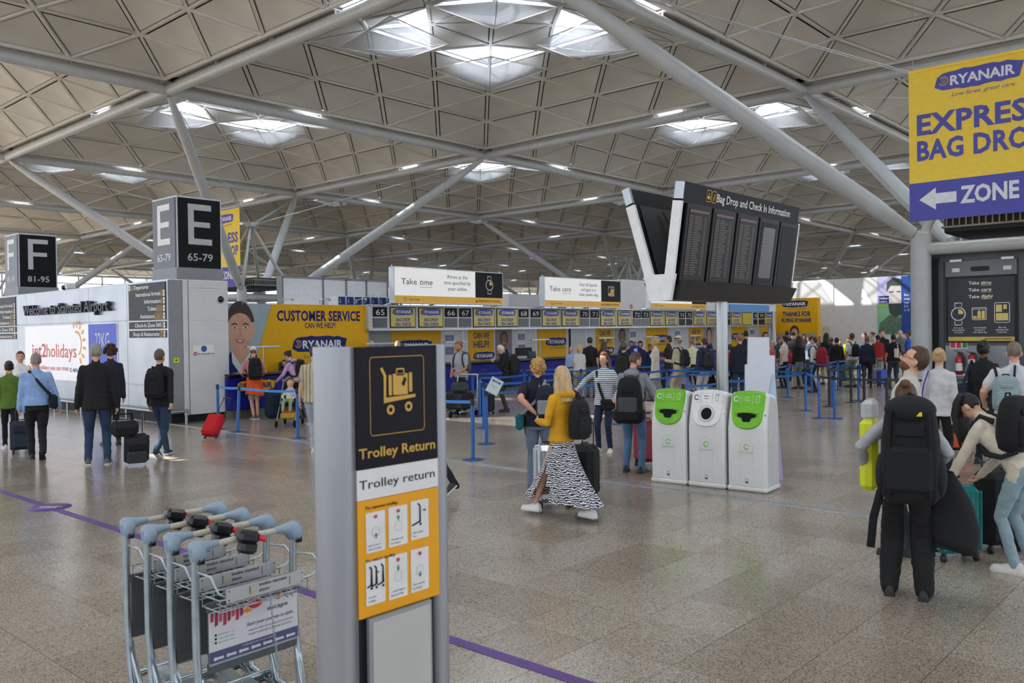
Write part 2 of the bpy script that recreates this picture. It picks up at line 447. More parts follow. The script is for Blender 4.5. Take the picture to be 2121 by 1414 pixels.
# ------------------------------------------------------------------ structural trees
def tree(cu, cv, lab, kiosk=True):
    t = thing('column', lab, None, (cu, cv, 0), kind='structure')
    jz = 4.3; hub = Vector((0, 0, 7.9))
    for sx in (-1, 1):
        for sy in (-1, 1):
            c = Vector((1.5*sx, 1.5*sy, 0)); top = c+Vector((0, 0, jz))
            o = MB(); o.tube([c, top+Vector((0, 0, .1))], .25, pipe_m, 20)
            o.ball(top+Vector((0, 0, .1)), (.25, .25, .12), pipe_m, 16, 6); o.build('column_shaft', t)
            e = Vector((9*sx, 9*sy, BZ-.1)); d = e-top
            o = MB(); o.tube([top+d*.02, top+d*.12, top+d*.5, top+d*.88, top+d*.985], [.15, .23, .24, .2, .1], pipe_m, 16)
            pin = d.normalized().cross(Vector((0, 0, 1))).normalized()
            o.tube([top+Vector((0, 0, .12))-pin*.2, top+Vector((0, 0, .12))+pin*.2], .12, pipe_m, 12)
            o.build('branch', t)
            o = MB(); o.tube([top, hub+Vector((.08*sx, .08*sy, -.1))], [.11, .07], pipe_m, 10); o.build('strut', t)
            o = MB()
            for k in (-1, 1):
                s = Vector((-sy, sx, 0))*.045*k
                o.tube([hub+Vector((.18*sx, .18*sy, .1))+s, e+Vector((-.5*sx, -.5*sy, -.35))+s], .018, pipe_m, 5)
            o.build('tie_rod', t)
    o = MB(); o.lathe([(0, -.05), (.26, -.05), (.26, .03), (0, .03)], pipe_m, hub, 12)
    for sx in (-1, 1):
        for sy in (-1, 1): o.bar(hub, hub+Vector((.3*sx, .3*sy, .16)), .05, .22, pipe_m)
    o.build('hub', t)
    o = MB()
    for z, r in ((4.02, .16),):
        for k in range(4):
            a = Vector(((1, 1), (-1, 1), (-1, -1), (1, -1))[k]); c = Vector(((1, 1), (-1, 1), (-1, -1), (1, -1))[(k+1) % 4])
            o.tube([Vector((a.x*1.5, a.y*1.5, z)), Vector((c.x*1.5, c.y*1.5, z))], r, pipe_m, 12)
    o.build('ring_beam', t)
    return t
for i in range(5):
    for j in range(4):
        cu, cv = 25.25+36*i, 5.5+36*j
        P = Vector((cu, cv, 0)); D = P.dot(FW); lat = P.dot(RT)
        if D > 8 and abs(lat/D) < .596+14/D: tree(cu, cv, 'grey steel tree column of four shafts with spreading branches')
# ================================================================== FLOOR
def floor_mat():
    m = bpy.data.materials.new('terrazzo'); m.use_nodes = True; n = m.node_tree; b = n.nodes['Principled BSDF']; L = n.links
    g = n.nodes.new('ShaderNodeNewGeometry')
    def noise_(s, det=2): 
        x = n.nodes.new('ShaderNodeTexNoise'); x.inputs['Scale'].default_value = s; x.inputs['Detail'].default_value = det; L.new(g.outputs['Position'], x.inputs['Vector']); return x
    def ramp(src, *st):
        r = n.nodes.new('ShaderNodeValToRGB'); L.new(src, r.inputs[0]); e = r.color_ramp.elements
        e[0].position, e[0].color = st[0][0], rgb(st[0][1])+(1,); e[1].position, e[1].color = st[-1][0], rgb(st[-1][1])+(1,)
        for p, c in st[1:-1]: x = e.new(p); x.color = rgb(c)+(1,)
        return r
    vo = n.nodes.new('ShaderNodeTexVoronoi'); vo.inputs['Scale'].default_value = 120; L.new(g.outputs['Position'], vo.inputs['Vector'])
    sep = n.nodes.new('ShaderNodeSeparateColor'); L.new(vo.outputs['Color'], sep.inputs[0])
    chips = ramp(sep.outputs[0], (0, '#6d675f'), (.18, '#9a9186'), (.4, '#b3a99d'), (.7, '#c0b7ab'), (1, '#d2cac0'))
    big = ramp(noise_(.45, 3).outputs['Fac'], (.3, '#dcd8d2'), (.7, '#f3f0ec'))
    mx = n.nodes.new('ShaderNodeMixRGB'); mx.blend_type = 'MULTIPLY'; mx.inputs[0].default_value = 1
    L.new(chips.outputs[0], mx.inputs[1]); L.new(big.outputs[0], mx.inputs[2])
    oi = n.nodes.new('ShaderNodeObjectInfo'); tr = ramp(oi.outputs['Random'], (0, '#e6e2dc'), (1, '#ffffff'))
    m2 = n.nodes.new('ShaderNodeMixRGB'); m2.blend_type = 'MULTIPLY'; m2.inputs[0].default_value = 1
    L.new(mx.outputs[0], m2.inputs[1]); L.new(tr.outputs[0], m2.inputs[2]); L.new(m2.outputs[0], b.inputs['Base Color'])
    rr = n.nodes.new('ShaderNodeMapRange'); L.new(noise_(2.2, 4).outputs['Fac'], rr.inputs[0]); rr.inputs[3].default_value = .12; rr.inputs[4].default_value = .26
    L.new(rr.outputs[0], b.inputs['Roughness']); b.inputs['Specular IOR Level'].default_value = .55
    return m
ter_m = floor_mat(); joint_m = mat('joint', '#5a534b', .8)
o = MB(); o.add([(-60, -60, -.006), (240, -60, -.006), (240, 200, -.006), (-60, 200, -.006)], [(0, 1, 2, 3)], joint_m)
floor = o.build('floor'); tag(floor, 'speckled beige terrazzo concourse floor', None, None, 'structure')
T = .61; u0, v0 = 5.735-T*40, 3.995-T*40
tb = MB(); g_ = .0022
tb.add([(g_, g_, 0), (T-g_, g_, 0), (T-g_, T-g_, 0), (g_, T-g_, 0), (g_, g_, -.006), (T-g_, g_, -.006), (T-g_, T-g_, -.006), (g_, T-g_, -.006)], [(0, 1, 2, 3), (0, 4, 5, 1), (1, 5, 6, 2), (2, 6, 7, 3), (3, 7, 4, 0)], ter_m)
tile_me = mesh_of(tb, 'tile')
cand = []; far_t = MB(); rest = []
JU0, JU1 = 9.45, 9.60
for i in range(0, 140):
    for j in range(0, 140):
        x, y = u0+i*T, v0+j*T; c = Vector((x+T/2, y+T/2, 0)); D = c.dot(FW); lat = c.dot(RT)
        if D < 0 or x > 60 or y > 60: continue
        P = c-CAM; dd = P.dot(FW)
        vis = dd > 1 and abs(P.dot(RT)/dd) < .62 and (707-FPX*P.dot(UP)/dd) < 1480
        if vis and D < 36: cand.append((D, x, y))
        else: rest.append((x, y))
cand.sort()
for D, x, y in cand[:300]: link('tile', tile_me, floor).location = (x, y, 0)
for D, x, y in cand[300:]: far_t.add([(x+g_, y+g_, 0), (x+T-g_, y+g_, 0), (x+T-g_, y+T-g_, 0), (x+g_, y+T-g_, 0)], [(0, 1, 2, 3)], ter_m)
for x, y in rest: far_t.add([(x+g_, y+g_, 0), (x+T-g_, y+g_, 0), (x+T-g_, y+T-g_, 0), (x+g_, y+T-g_, 0)], [(0, 1, 2, 3)], ter_m)
UE, VE = u0+140*T, v0+140*T
far_t.build('tile', floor, kind='stuff')
o = MB()
for (a, b_, c, d) in ((UE, -60, 240, 200), (-60, VE, UE, 200), (-60, -60, u0, VE), (u0, -60, UE, v0)):
    o.add([(a, b_, -.003), (c, b_, -.003), (c, d, -.003), (a, d, -.003)], [(0, 1, 2, 3)], ter_m)
o.build('far_floor', floor)
metal_m = mat('brushed_metal', '#a9abab', .3, 1., var=.08, scale=30, stretch=(1, 1, 20))
alu_m = mat('aluminium', '#b4b9be', .33, .75, var=.06, scale=6)
o = MB()
for du in (0, .055, .11): o.box((9.45+du, 20, .0015), (.03, 90, .005), alu_m)
x = o.build('expansion_joint'); tag(x, 'metal expansion joint strip crossing the floor', None, None, 'structure'); x.name = 'floor_trim'
pur_m = mat('purple_tape', '#5b3a86', .45)
o = MB(); o.box((3.955, 5.0, .0012), (.10, 24, .003), pur_m)
c = F(107, 1050); o.lathe([(0, .004), (.24, .004), (.24, 0)], pur_m, (3.955, c.y, 0), 28)
x = o.build('floor_tape'); tag(x, 'purple guide line taped across the floor with a round marker', 'floor line')
pl = Pl((3.955, c.y, .0), RT-Vector((0, 0, RT.z)), FW-Vector((0, 0, FW.z)))
wh_m = mat('white_paint', '#e8e8e6', .5)
o = MB(); pl.rect(o, -.14, .01, .14, .04, wh_m, .006); pl.rect(o, -.10, -.05, .10, -.025, wh_m, .006); o.build('marking', x)
# dark fresh-looking tile
# ================================================================== FAR WALLS
fac_m = mat('facade_frame', '#b9bcbe', .5)
def facade(p, q, name, base=0.):
    p = V3(p); q = V3(q); t = thing(name, 'full height glazed outer wall in a pale steel frame', None, (0, 0, 0), kind='structure')
    L_ = (q-p).length; n = int(L_/3.6); o = MB()
    for k in range(n+1):
        c = p.lerp(q, k/n); o.bar(c, c+Vector((0, 0, 11.9)), .12, .2, fac_m, up=(q-p).normalized())
    for z in (base+.05, 2.6, 5.2, 7.8, 10.4, 11.8): o.bar(p+Vector((0, 0, z)), q+Vector((0, 0, z)), .12, .12, fac_m)
    o.build('window_frame', t)
    o = MB(); o.add([p, q, q+Vector((0, 0, 11.9)), p+Vector((0, 0, 11.9))], [(0, 1, 2, 3)], glass_m); o.build('glazing', t)
facade((-10, 140.5, 0), (196, 140.5, 0), 'window_1'); facade((196, 140.5, 0), (196, -20, 0), 'window_2')
# ================================================================== SIGNS AND BUILT-IN UNITS
def on(pl, px, py):
    d = ray(px, py); t = (pl.o-CAM).dot(pl.n)/d.dot(pl.n); q = CAM+d*t-pl.o
    return q.dot(pl.ax), q.dot(pl.ay)
def faceV(v, u=0., z=0.): return Pl((u, v, z), (1, 0, 0))          # faces the photographer's side (-Y)
def faceU(u, v=0., z=0.): return Pl((u, v, z), (0, -1, 0))         # faces -X
blk = mat('black_print', '#0e0f12', .5, spec=.2); dgrey = mat('sign_grey', '#41444b', .5, spec=.3); white = mat('white_print', '#ececea', .45)
yel = mat('yellow_print', '#e9b000', .5, var=.03, spec=.3); ygold = mat('pictogram_gold', '#c9a13c', .45); navy = mat('navy_print', '#14226f', .5, spec=.3); blue = mat('blue_print', '#1e3fa8', .45)
lav = mat('banner_violet', '#5556b4', .6, var=.04); byel = mat('banner_yellow', '#fbd94a', .6, var=.04); bwhite = mat('banner_white', '#e9ecf5', .6)
orange = mat('orange_print', '#e39a12', .45, var=.03); red = mat('red_print', '#d0303c', .45); green = mat('green_print', '#1e8a4a', .45)
lite = mat('lightbox_white', '#f4f4f2', .4, emit=.25); liteb = mat('lightbox_black', '#1b1c20', .5, spec=.2); liteg = mat('lightbox_gold', '#dca83a', .4, emit=.15)
steelp = mat('steel_panel', '#b9bdc2', .3, .6, var=.12, scale=1.2); wpanel = mat('white_panel', '#d9dadb', .5, var=.04, scale=2)
gpanel = mat('grey_panel', '#8d9196', .45, var=.05); dark = mat('dark_recess', '#1a1a1c', .6); skin_p = mat('printed_skin', '#d8a68a', .5, var=.12, scale=3); hair_p = mat('printed_hair', '#3a2a22', .5)
navyd = mat('desk_blue', '#101c86', .45, spec=.3); kick = mat('plinth_steel', '#6f6a64', .4, .4); counter = mat('counter_black', '#1b1c20', .25)
def logo(pl, b, cx, cy, w, bm, tm, sub=None, d=.004, harp=ygold, tag_=True):
    h = w*.27
    pl.brush(b, cx-w/2, cy-h/2, cx+w/2, cy+h/2, bm, d)
    pl.text(b, 'RYANAIR', cx+w*.045, cy-h*.23, h*.46, tm, w*.74, 'c', .03, d=d+.004)
    hx, hy = cx-w*.405, cy+h*.02
    pl.ring(b, hx, hy, h*.2, h*.05, harp, d+.004, 200, 500, 12)
    for k in (-1, 0, 1): pl.line(b, [(hx+k*h*.08, hy+h*.15), (hx+k*h*.05, hy-h*.13)], h*.025, harp, d+.004)
    if sub and tag_: pl.text(b, 'Low fares, great care', cx+w*.05, cy-h*.78, h*.20, sub, w*.72, 'c', .0, .35, d=d)
def arrow(pl, b, x, y, s, m, dirn=1, d=.004, th=.28):
    pl.poly(b, [(x-dirn*s/2, y-s*th/2), (x+dirn*s*.05, y-s*th/2), (x+dirn*s*.05, y+s*th/2), (x-dirn*s/2, y+s*th/2)][::dirn], m, d)
    pl.poly(b, [(x+dirn*s*.05, y-s*.32), (x+dirn*s/2, y), (x+dirn*s*.05, y+s*.32)][::dirn], m, d)
def watch(pl, b, x, y, s, lm, gm, d=.004):
    pl.ring(b, x, y, s*.36, s*.05, lm, d, n=24)
    pl.poly(b, [(x, y)]+[(x+s*.27*math.cos(math.radians(a)), y+s*.27*math.sin(math.radians(a))) for a in range(0, 91, 15)], gm, d)
    for sy in (-1, 1): pl.line(b, [(x-s*.18, y+sy*s*.38), (x-s*.18, y+sy*s*.62), (x+s*.18, y+sy*s*.62), (x+s*.18, y+sy*s*.38)], s*.035, lm, d)
def bag(pl, b, x, y, s, lm, gm, d=.004):
    pl.rrect(b, x-s*.42, y-s*.4, x+s*.42, y+s*.4, s*.06, lm, d, w=s*.04); pl.line(b, [(x-s*.42, y+s*.3), (x+s*.42, y+s*.3)], s*.03, lm, d)
    pl.rect(b, x-s*.36, y-s*.34, x-s*.14, y-s*.16, gm, d); pl.rect(b, x-s*.1, y-s*.34, x+s*.1, y+s*.1, gm, d); pl.poly(b, [(x-s*.1, y+s*.1), (x+s*.1, y+s*.1), (x, y+s*.26)], gm, d); pl.rect(b, x+s*.15, y-s*.34, x+s*.34, y+s*.18, gm, d)

# ---------------- welcome kiosk
VK = 19.1; K0 = PV(351, 700, VK).x; K1 = PV(473, 700, VK).x; KT = PV(375, 580, VK).z
kt = thing('service_kiosk', 'steel and white service kiosk wall with Welcome to Stansted Airport lettering', 'kiosk', (0, 0, 0))
pu = faceU(K0, VK); pv = faceV(VK, K0)
KEND = PU(-40, 650, K0).y
o = MB(); o.box(((K0+K1)/2, (VK+KEND)/2, (KT+.22)/2+.02), (K1-K0, KEND-VK, KT-.22), steelp); o.build('body', kt)
o = MB(); o.box(((K0+K1)/2+.05, (VK+KEND)/2+.1, .13), (K1-K0-.1, KEND-VK-.15, .26), dark); o.build('plinth', kt)
o = MB(); R_ = PV(377, 700, VK).x-K0
pv.slab(o, 0, .24, R_, KT, gpanel, 0, .02); o.build('corner_pillar', kt, 'dark grey corner pillar')
zj = [on(pv, 430, y)[1] for y in (856, 664, 598, 581)]; xs = [R_+.02, on(pv, 390, 700)[0], K1-K0]
for i, (a, b_) in enumerate(((0, 1), (1, 2), (2, 3))):
    o = MB(); pv.slab(o, xs[1]+.012, zj[a]+.008, xs[2]-.01, zj[b_]-.008, wpanel, 0, .03, .004); o.build('panel', kt)
o = MB(); pv.slab(o, xs[0], zj[0], xs[1]-.012, zj[3], wpanel, 0, .03, .004); o.build('panel', kt)
# steel wall panels
xl = [0, on(pu, 266, 700)[0], on(pu, 187, 700)[0], on(pu, 57, 700)[0], on(pu, 38, 700)[0], on(pu, -40, 700)[0]]
z1, z2 = on(pu, 300, 663)[1], on(pu, 300, 797)[1]
for a, b_ in zip(xl[:-1], xl[1:]):
    for za, zb in ((.26, z2), (z2, z1), (z1, KT)):
        o = MB(); pu.slab(o, b_+.008, za+.01, a-.008, zb-.01, steelp, 0, .025, .004); o.build('panel', kt)
o = MB(); 
for zz in (.30,): o.tube([pu.p(-.0, zz, .18), pu.p(xl[-1], zz, .18)], .035, metal_m, 8)
for k in range(9): x_ = -.1-k*.9; o.tube([pu.p(x_, zz, .18), pu.p(x_, 0, .18)], .03, metal_m, 8)
for x_ in (0,): o.tube([pu.p(.0, .30, .18), pu.p(.25, .30, .18)], .035, metal_m, 8)
o.tube([pv.p(-.1, .30, .15), pv.p(R_+.05, .30, .15)], .035, metal_m, 8); o.tube([pv.p(R_, .30, .15), pv.p(R_, 0, .15)], .035, metal_m, 8)
o.build('bumper_rail', kt)
# lettering
o = MB(); x0, y0 = on(pu, 57, 651); x1, y1 = on(pu, 234, 640); L3 = mat('dark_letter', '#2b333f', .4)
yb = (y0+on(pu, 226, 646)[1])/2
wt_ = 'Welcome to Stansted Airport'; full_ = glyphs(wt_, .012)[2]; k_ = (x1-x0)/full_
for i_, ch_ in enumerate(wt_):
    if ch_ == ' ': continue
    o = MB(); xr_ = glyphs(wt_[:i_+1], .012)[2]-glyphs(ch_, .012)[2]
    pu.text(o, ch_, x0+xr_*k_, yb, .30, L3, glyphs(ch_, .012)[2]*k_, 'l', .012, d=.13, thick=.10); o.build('raised_letter', kt)
# poster
px0, pzb = on(pu, 57, 781); pxm, _ = on(pu, 187, 700); px1, pzt = on(pu, 245, 669); pzt = (pzt+on(pu, 57, 677)[1])/2; pzb = on(pu, 180, 790)[1]
litew = mat('poster_backlit', '#f1f1f4', .4, emit=.22); liteblue = mat('poster_blue', '#2f49b8', .4, emit=.2)
o = MB(); pu.slab(o, px0, pzb, px1, pzt, litew, .02, .045); pu.rect(o, pxm, pzb, px1, pzt, liteblue, .048)
w_ = pxm-px0; lred = mat('poster_red', '#c8233f', .4, emit=.04); lor = mat('poster_orange', '#eaa030', .4, emit=.05)
b_ = o; zc = on(pu, 120, 738)[1]
x_a = on(pu, 70, 740)[0]; x_b = on(pu, 162, 730)[0]; xm_ = x_a+(x_b-x_a)*.35
pu.text(b_, 'jet2', x_a, zc-.02, .40, lred, (xm_-x_a)*.98, 'l', .012, d=.052); pu.text(b_, 'holidays', xm_, zc-.02, .40, mat('poster_coral', '#d8452f', .4, emit=.04), x_b-xm_, 'l', .0, d=.052)
pu.text(b_, 'Package holidays you can trust', on(pu, 62, 755)[0], zc-.38, .13, lred, on(pu, 146, 755)[0]-on(pu, 62, 755)[0], 'l', .01, d=.052)
sx_, sz_ = on(pu, 165, 712)
pu.ring(b_, sx_-.1, sz_, .33, .06, lor, .052, -60, 100)
for a in range(-60, 110, 24):
    c_, s_ = math.cos(math.radians(a)), math.sin(math.radians(a)); pu.line(b_, [(sx_-.1+.45*c_, sz_+.45*s_), (sx_-.1+.62*c_, sz_+.62*s_)], .07, lor, .052)
pu.text(b_, 'ABTA', on(pu, 152, 766)[0]+.08, on(pu, 155, 766)[1]-.05, .1, navy, d=.052, bold=.02); pu.ring(b_, on(pu, 151, 766)[0]-.02, on(pu, 155, 766)[1], .05, .02, navy, .052)
pu.text(b_, '22KG', (pxm+px1)/2, pzt-.62, .42, white, (px1-pxm)*.5, 'c', .0, d=.052)
o.build('poster', kt, 'backlit holiday poster in white and blue with red lettering')
# direction panels (near pillar and the next one along)
def direction_panel(xa, xb, zt, zb, zt2, zb2, name='direction_sign'):
    o = MB(); w = xb-xa
    pu.slab(o, xa, zb, xb, zt, dgrey, .025, .045)
    rows = ['Departures', 'International Arrivals', 'Information', 'Toilets', 'Assistance']; rh = (zt-zb)/5
    def row(t, y, h, n, first=False):
        ax_ = xb-h*.55
        if first:
            pu.rect(o, xa+h*.12, y-h*.36, xa+h*.62, y+h*.36, white, .047); arrow(pu, o, xa+h*.37, y, h*.36, blk, -1, .049, .12)
            pu.text(o, t, xa+h*1.75, y-h*.25, h*.56, white, w*.40, 'l', .018, d=.047); pu.rrect(o, xa+h*.85, y-h*.3, xa+h*1.5, y+h*.3, .02, ygold, .047, w=.012); pu.line(o, [(xa+h*.95, y-h*.15), (xa+h*1.4, y+h*.15)], h*.1, yel, .048); return
        pu.rect(o, ax_-h*.02, y-h*.4, xb-.02, y+h*.4, white, .047); arrow(pu, o, ax_+h*.24, y, h*.36, blk, 1, .049, .12)
        for k in range(n):
            cx = ax_-h*(.38+.62*k); pu.rrect(o, cx-h*.27, y-h*.38, cx+h*.27, y+h*.38, h*.06, ygold, .047, w=h*.05)
            pu.disc(o, cx, y+h*.18, h*.08, yel, .048, 8); pu.line(o, [(cx, y+h*.08), (cx+h*.03*(-1)**k, y-h*.1), (cx-h*.08, y-h*.28)], h*.13, yel, .048)
        tx = ax_-h*(.12+.62*n); tw = {'International Arrivals': .62, 'Information': .40, 'Toilets': .22, 'Assistance': .36, 'Check-In Zone 500': .66, 'Shops & Restaurants': .66}[t]
        pu.text(o, t, tx, y-h*.26, h*.56, white, w*tw*1.08, 'r', .018, d=.047)
    for k, t in enumerate(rows): row(t, zt-rh*(k+.5), rh, {1: 1, 2: 1, 3: 3, 4: 4}.get(k, 0), k == 0)
    zm = (zt2+zb2)/2
    for k, (t, a, c) in enumerate((('Check-In Zone 500', zt2, zm+.02), ('Shops & Restaurants', zm-.02, zb2))):
        pu.slab(o, xa, c, xb, a, dgrey, .025, .045); row(t, (a+c)/2, a-c, 1+k)
    o.build(name, kt, 'dark grey wayfinding panel with white words and gold pictograms')
ztp, zbt, z3, z4 = on(pu, 310, 586)[1], on(pu, 310, 662.5)[1], on(pu, 310, 666)[1], on(pu, 310, 699)[1]
direction_panel(on(pu, 270, 620)[0], on(pu, 346, 620)[0], ztp, zbt, z3, z4)
direction_panel(on(pu, -28, 650)[0], on(pu, 35, 650)[0], ztp, zbt, z3, z4)
o = MB(); q = on(pv, 430, 726); pv.rect(o, *on(pv, 399, 733), *on(pv, 441, 714), white, .034)
pv.disc(o, *on(pv, 421, 722), .075, mat('safety_blue', '#1f5c8f', .5), .037); pv.disc(o, *on(pv, 403, 732.5), .045, red, .037); x_, y_ = on(pv, 408, 734); pv.rect(o, on(pv, 403, 732)[0]-.03, y_+.006, on(pv, 403, 732)[0]+.03, y_+.026, white, .04)
pv.text(o, 'No entry staff only', x_, y_, .045, blk, .42, 'l', .0, d=.037); o.build('safety_notice', kt)
o = MB(); x_, y_ = on(pv, 364, 746); pv.slab(o, x_-.075, y_-.06, x_+.075, y_+.06, mat('lime_tag', '#b8e000', .5), .02, .035); pv.disc(o, x_, y_, .018, blk, .037); o.build('call_point', kt, 'lime yellow call point tag')
o = MB(); x_, y_ = on(pv, 454, 620); o.ball(pv.p(x_, y_, .05), (.085, .085, .085), mat('camera_dome', '#17181c', .08)); o.lathe([(.1, 0), (.1, .04), (0, .04)], wpanel, pv.p(x_, y_, .03), 16, R=Matrix.Rotation(math.pi/2, 3, 'X')); o.build('dome_camera', kt, 'black security dome')
# letter cubes
def cube_sign(letter, nums, xe, yt, yb, xr, xl_, lab, like=None):
    ve = VK+.35 if like is None else None
    if like is None:
        ue = PV(xe, 500, ve).x; ur = PV(xr, 500, ve).x; vl = PU(xl_, 500, ue).y; zt = PV(xe, yt, ve).z; zb = PV(xe, yb, ve).z
    else:
        ue, ur, dv, zt, zb = like; ve = PU(xe, 540, ue).y; vl = ve+dv
    t = thing('zone_sign', lab, 'zone sign', (ue, ve, KT))
    w = ur-ue; dv = vl-ve; o = MB(); o.box((w/2, dv/2, (zt-KT)/2), (w, dv, zt-KT), alu_m); o.build('post', t)
    for pl_, W_, m1, m2 in ((Pl((0, 0, -KT), (1, 0, 0)), w, blk, mat('letter_white_shaded', '#b9babd', .4)), (Pl((0, dv, -KT), (0, -1, 0)), dv, mat('sign_black_lit', '#62666f', .35), white)):  # sunlight on the side face is put into its colours: paler ground, whiter letter
        o = MB(); e = .04; pl_.slab(o, e, zb, W_-e, zt-e, m1, 0, .02); hh = zt-zb
        a, b2 = W_*.24, W_*.76; z0, z9 = zb+hh*.33, zb+hh*.9; th = W_*.13
        pl_.rect(o, a, z0, a+th, z9, m2, .024)
        bars = [(z9-th*.95, z9, b2), ((z0+z9)/2-th*.42, (z0+z9)/2+th*.42, b2-W_*.03)]
        if letter == 'E': bars.append((z0, z0+th*.95, b2+W_*.01))
        for p, q, r_ in bars: pl_.rect(o, a+th, p, r_, q, m2, .024)
        pl_.text(o, nums, W_*.5, zb+hh*.10, hh*.11, m2, W_*.56, 'c', .01, d=.024); o.build('letter_panel', t)
    o = MB(); o.box((w/2, dv/2, (zb-KT)/2), (w+.05, dv+.05, zb-KT), gpanel); o.build('base', t)
    return ue, ur, dv, zt, zb
lk = cube_sign('E', '65-79', 366, 404, 553, 459, 317, 'large letter E cube sign reading 65-79 on top of the kiosk')
cube_sign('F', '81-95', 38, 0, 0, 0, 0, 'letter F cube sign reading 81-95 at the far end of the kiosk', lk)
o = MB(); x_, y_ = on(pu, 137, 590); P_ = pu.p(x_, KT, -.1); o.box(P_+Vector((0, 0, .12)), (.25, .18, .16), white, None, .02); o.ball(P_+Vector((-.12, .1, .08)), .07, mat('camera_dome', '#17181c', .08)); o.tube([P_, P_+Vector((0, 0, .06))], .03, white, 8)
x = o.build('security_camera'); tag(x, 'white security camera perched on the kiosk top edge', 'camera')

# ---------------- customer service wall and desk
VB = 20.55; pb = faceV(VB); xa, zt = on(pb, 455, 628); xm = on(pb, 762, 700)[0]; zt = on(pb, 600, 630)[1]
t = thing('customer_service_wall', 'tall yellow customer service graphic wall with a smiling man portrait', 'graphic wall', (0, 0, 0))
o = MB(); pb.slab(o, xa, 0, xm, zt, gpanel, -.3, 0); o.build('board', t)
o = MB(); xy = on(pb, 563, 640)[0]; xy2 = on(pb, 541, 756)[0]; z0 = .0
sky_p = mat('printed_sky', '#9fb3b8', .5, var=.2, scale=.8)
pb.rect(o, xa, z0, xy+.3, zt-.01, sky_p, .002)
fx, fz = on(pb, 497, 683); s = on(pb, 523, 683)[0]-fx  # face half width
pb.disc(o, fx, fz+s*.05, s*1.02, skin_p, .006, 28, s*1.62)
pb.poly(o, [(fx-s*.62, fz-s*.9), (fx-s*.7, fz-s*2.3), (fx+s*.75, fz-s*2.3), (fx+s*.62, fz-s*.9)], skin_p, .005)
hp = [(fx+s*1.02*math.cos(a), fz+s*.05+s*1.62*math.sin(a)) for a in [math.radians(k) for k in range(12, 169, 12)]]
hq = [(fx+s*1.18*math.cos(a), fz+s*.2+s*1.85*math.sin(a)) for a in [math.radians(k) for k in range(168, 11, -12)]]
inner = [(fx+s*.9*math.cos(a), fz+s*.35+s*.85*max(.2, math.sin(a))) for a in [math.radians(k) for k in range(12, 169, 12)]]
pb.poly(o, inner+hq, hair_p, .008)
pb.disc(o, fx+s*1.05, fz-s*.05, s*.13, skin_p, .0065, 12, s*.34)
for k in (-1, 1):
    pb.disc(o, fx+k*s*.42, fz+s*.18, s*.17, white, .010, 14, s*.07); pb.disc(o, fx+k*s*.42, fz+s*.18, s*.075, hair_p, .012, 12); pb.line(o, [(fx+k*s*.2, fz+s*.38), (fx+k*s*.45, fz+s*.46), (fx+k*s*.68, fz+s*.36)], s*.09, hair_p, .010)
pb.line(o, [(fx-s*.05, fz+s*.1), (fx+s*.1, fz-s*.42), (fx-s*.12, fz-s*.45)], s*.05, mat('printed_shadow', '#b07e66', .5), .010)
pb.poly(o, [(fx-s*.42, fz-s*.66), (fx-s*.2, fz-s*.92), (fx+s*.15, fz-s*.95), (fx+s*.42, fz-s*.66), (fx, fz-s*.74)], mat('printed_lip', '#a8555a', .5), .010)
pb.poly(o, [(fx-s*.3, fz-s*.72), (fx, fz-s*.88), (fx+s*.3, fz-s*.72), (fx, fz-s*.77)], white, .012)
pb.poly(o, [(fx-s*1.5, fz-s*3.4), (fx-s*1.25, fz-s*2.1), (fx-s*.7, fz-s*1.5), (fx, fz-s*2.9)], navy, .007); pb.poly(o, [(fx, fz-s*2.9), (fx+s*.8, fz-s*1.55), (fx+s*2.2, fz-s*2.3), (fx+s*3., fz-s*3.4)], navy, .007)
pb.poly(o, [(fx-s*.7, fz-s*1.5), (fx-s*.65, fz-s*2.3), (fx, fz-s*3.2), (fx+s*.75, fz-s*2.3), (fx+s*.8, fz-s*1.6), (fx, fz-s*2.5)], white, .008)
o.build('portrait', t, 'printed portrait of a smiling man in a suit')
o = MB(); e_ = xy-xy2
pb.poly(o, [(xy2-e_*.9, .9), (xm, .9), (xm, zt), (xy, zt)], yel, .014); pb.rect(o, xy2-e_*.9, 0, xm, .9, yel, .014)
cx = (on(pb, 573, 660)[0]+on(pb, 745, 660)[0])/2
pb.text(o, 'CUSTOMER SERVICE', cx, on(pb, 660, 664)[1], on(pb, 660, 643)[1]-on(pb, 660, 664)[1], navy, on(pb, 745, 660)[0]-on(pb, 573, 660)[0], 'c', .036, d=.018, space=1.05)
pb.text(o, 'CAN WE HELP?', cx, on(pb, 660, 679)[1], on(pb, 660, 668)[1]-on(pb, 660, 679)[1], navy, on(pb, 694, 660)[0]-on(pb, 630, 660)[0], 'c', .02, d=.018)
logo(pb, o, *on(pb, 663, 712), on(pb, 718, 712)[0]-on(pb, 607, 712)[0], navy, white, navy, d=.018)
o.build('graphic', t, 'yellow customer service print with a blue brush logo')
o = MB()
for px in (500, 583, 660, 735):
    x_, z_ = on(pb, px, 630); a = pb.p(x_, z_, .05); o.tube([a, a+Vector((0, 0, .12)), a+Vector((.02, -.45, .16))], .013, alu_m, 6); o.lathe([(.02, 0), (.045, -.07), (0, -.07)], alu_m, a+Vector((.02, -.45, .16)), 10)
o.build('spotlight', t, kind='stuff')
VD = 18.9; pd = faceV(VD); x_end = on(pd, 1640, 720)[0]; x_d0 = on(pd, 473, 800)[0]
DT = 1.10
xe_cs = on(pd, 740, 760)[0]
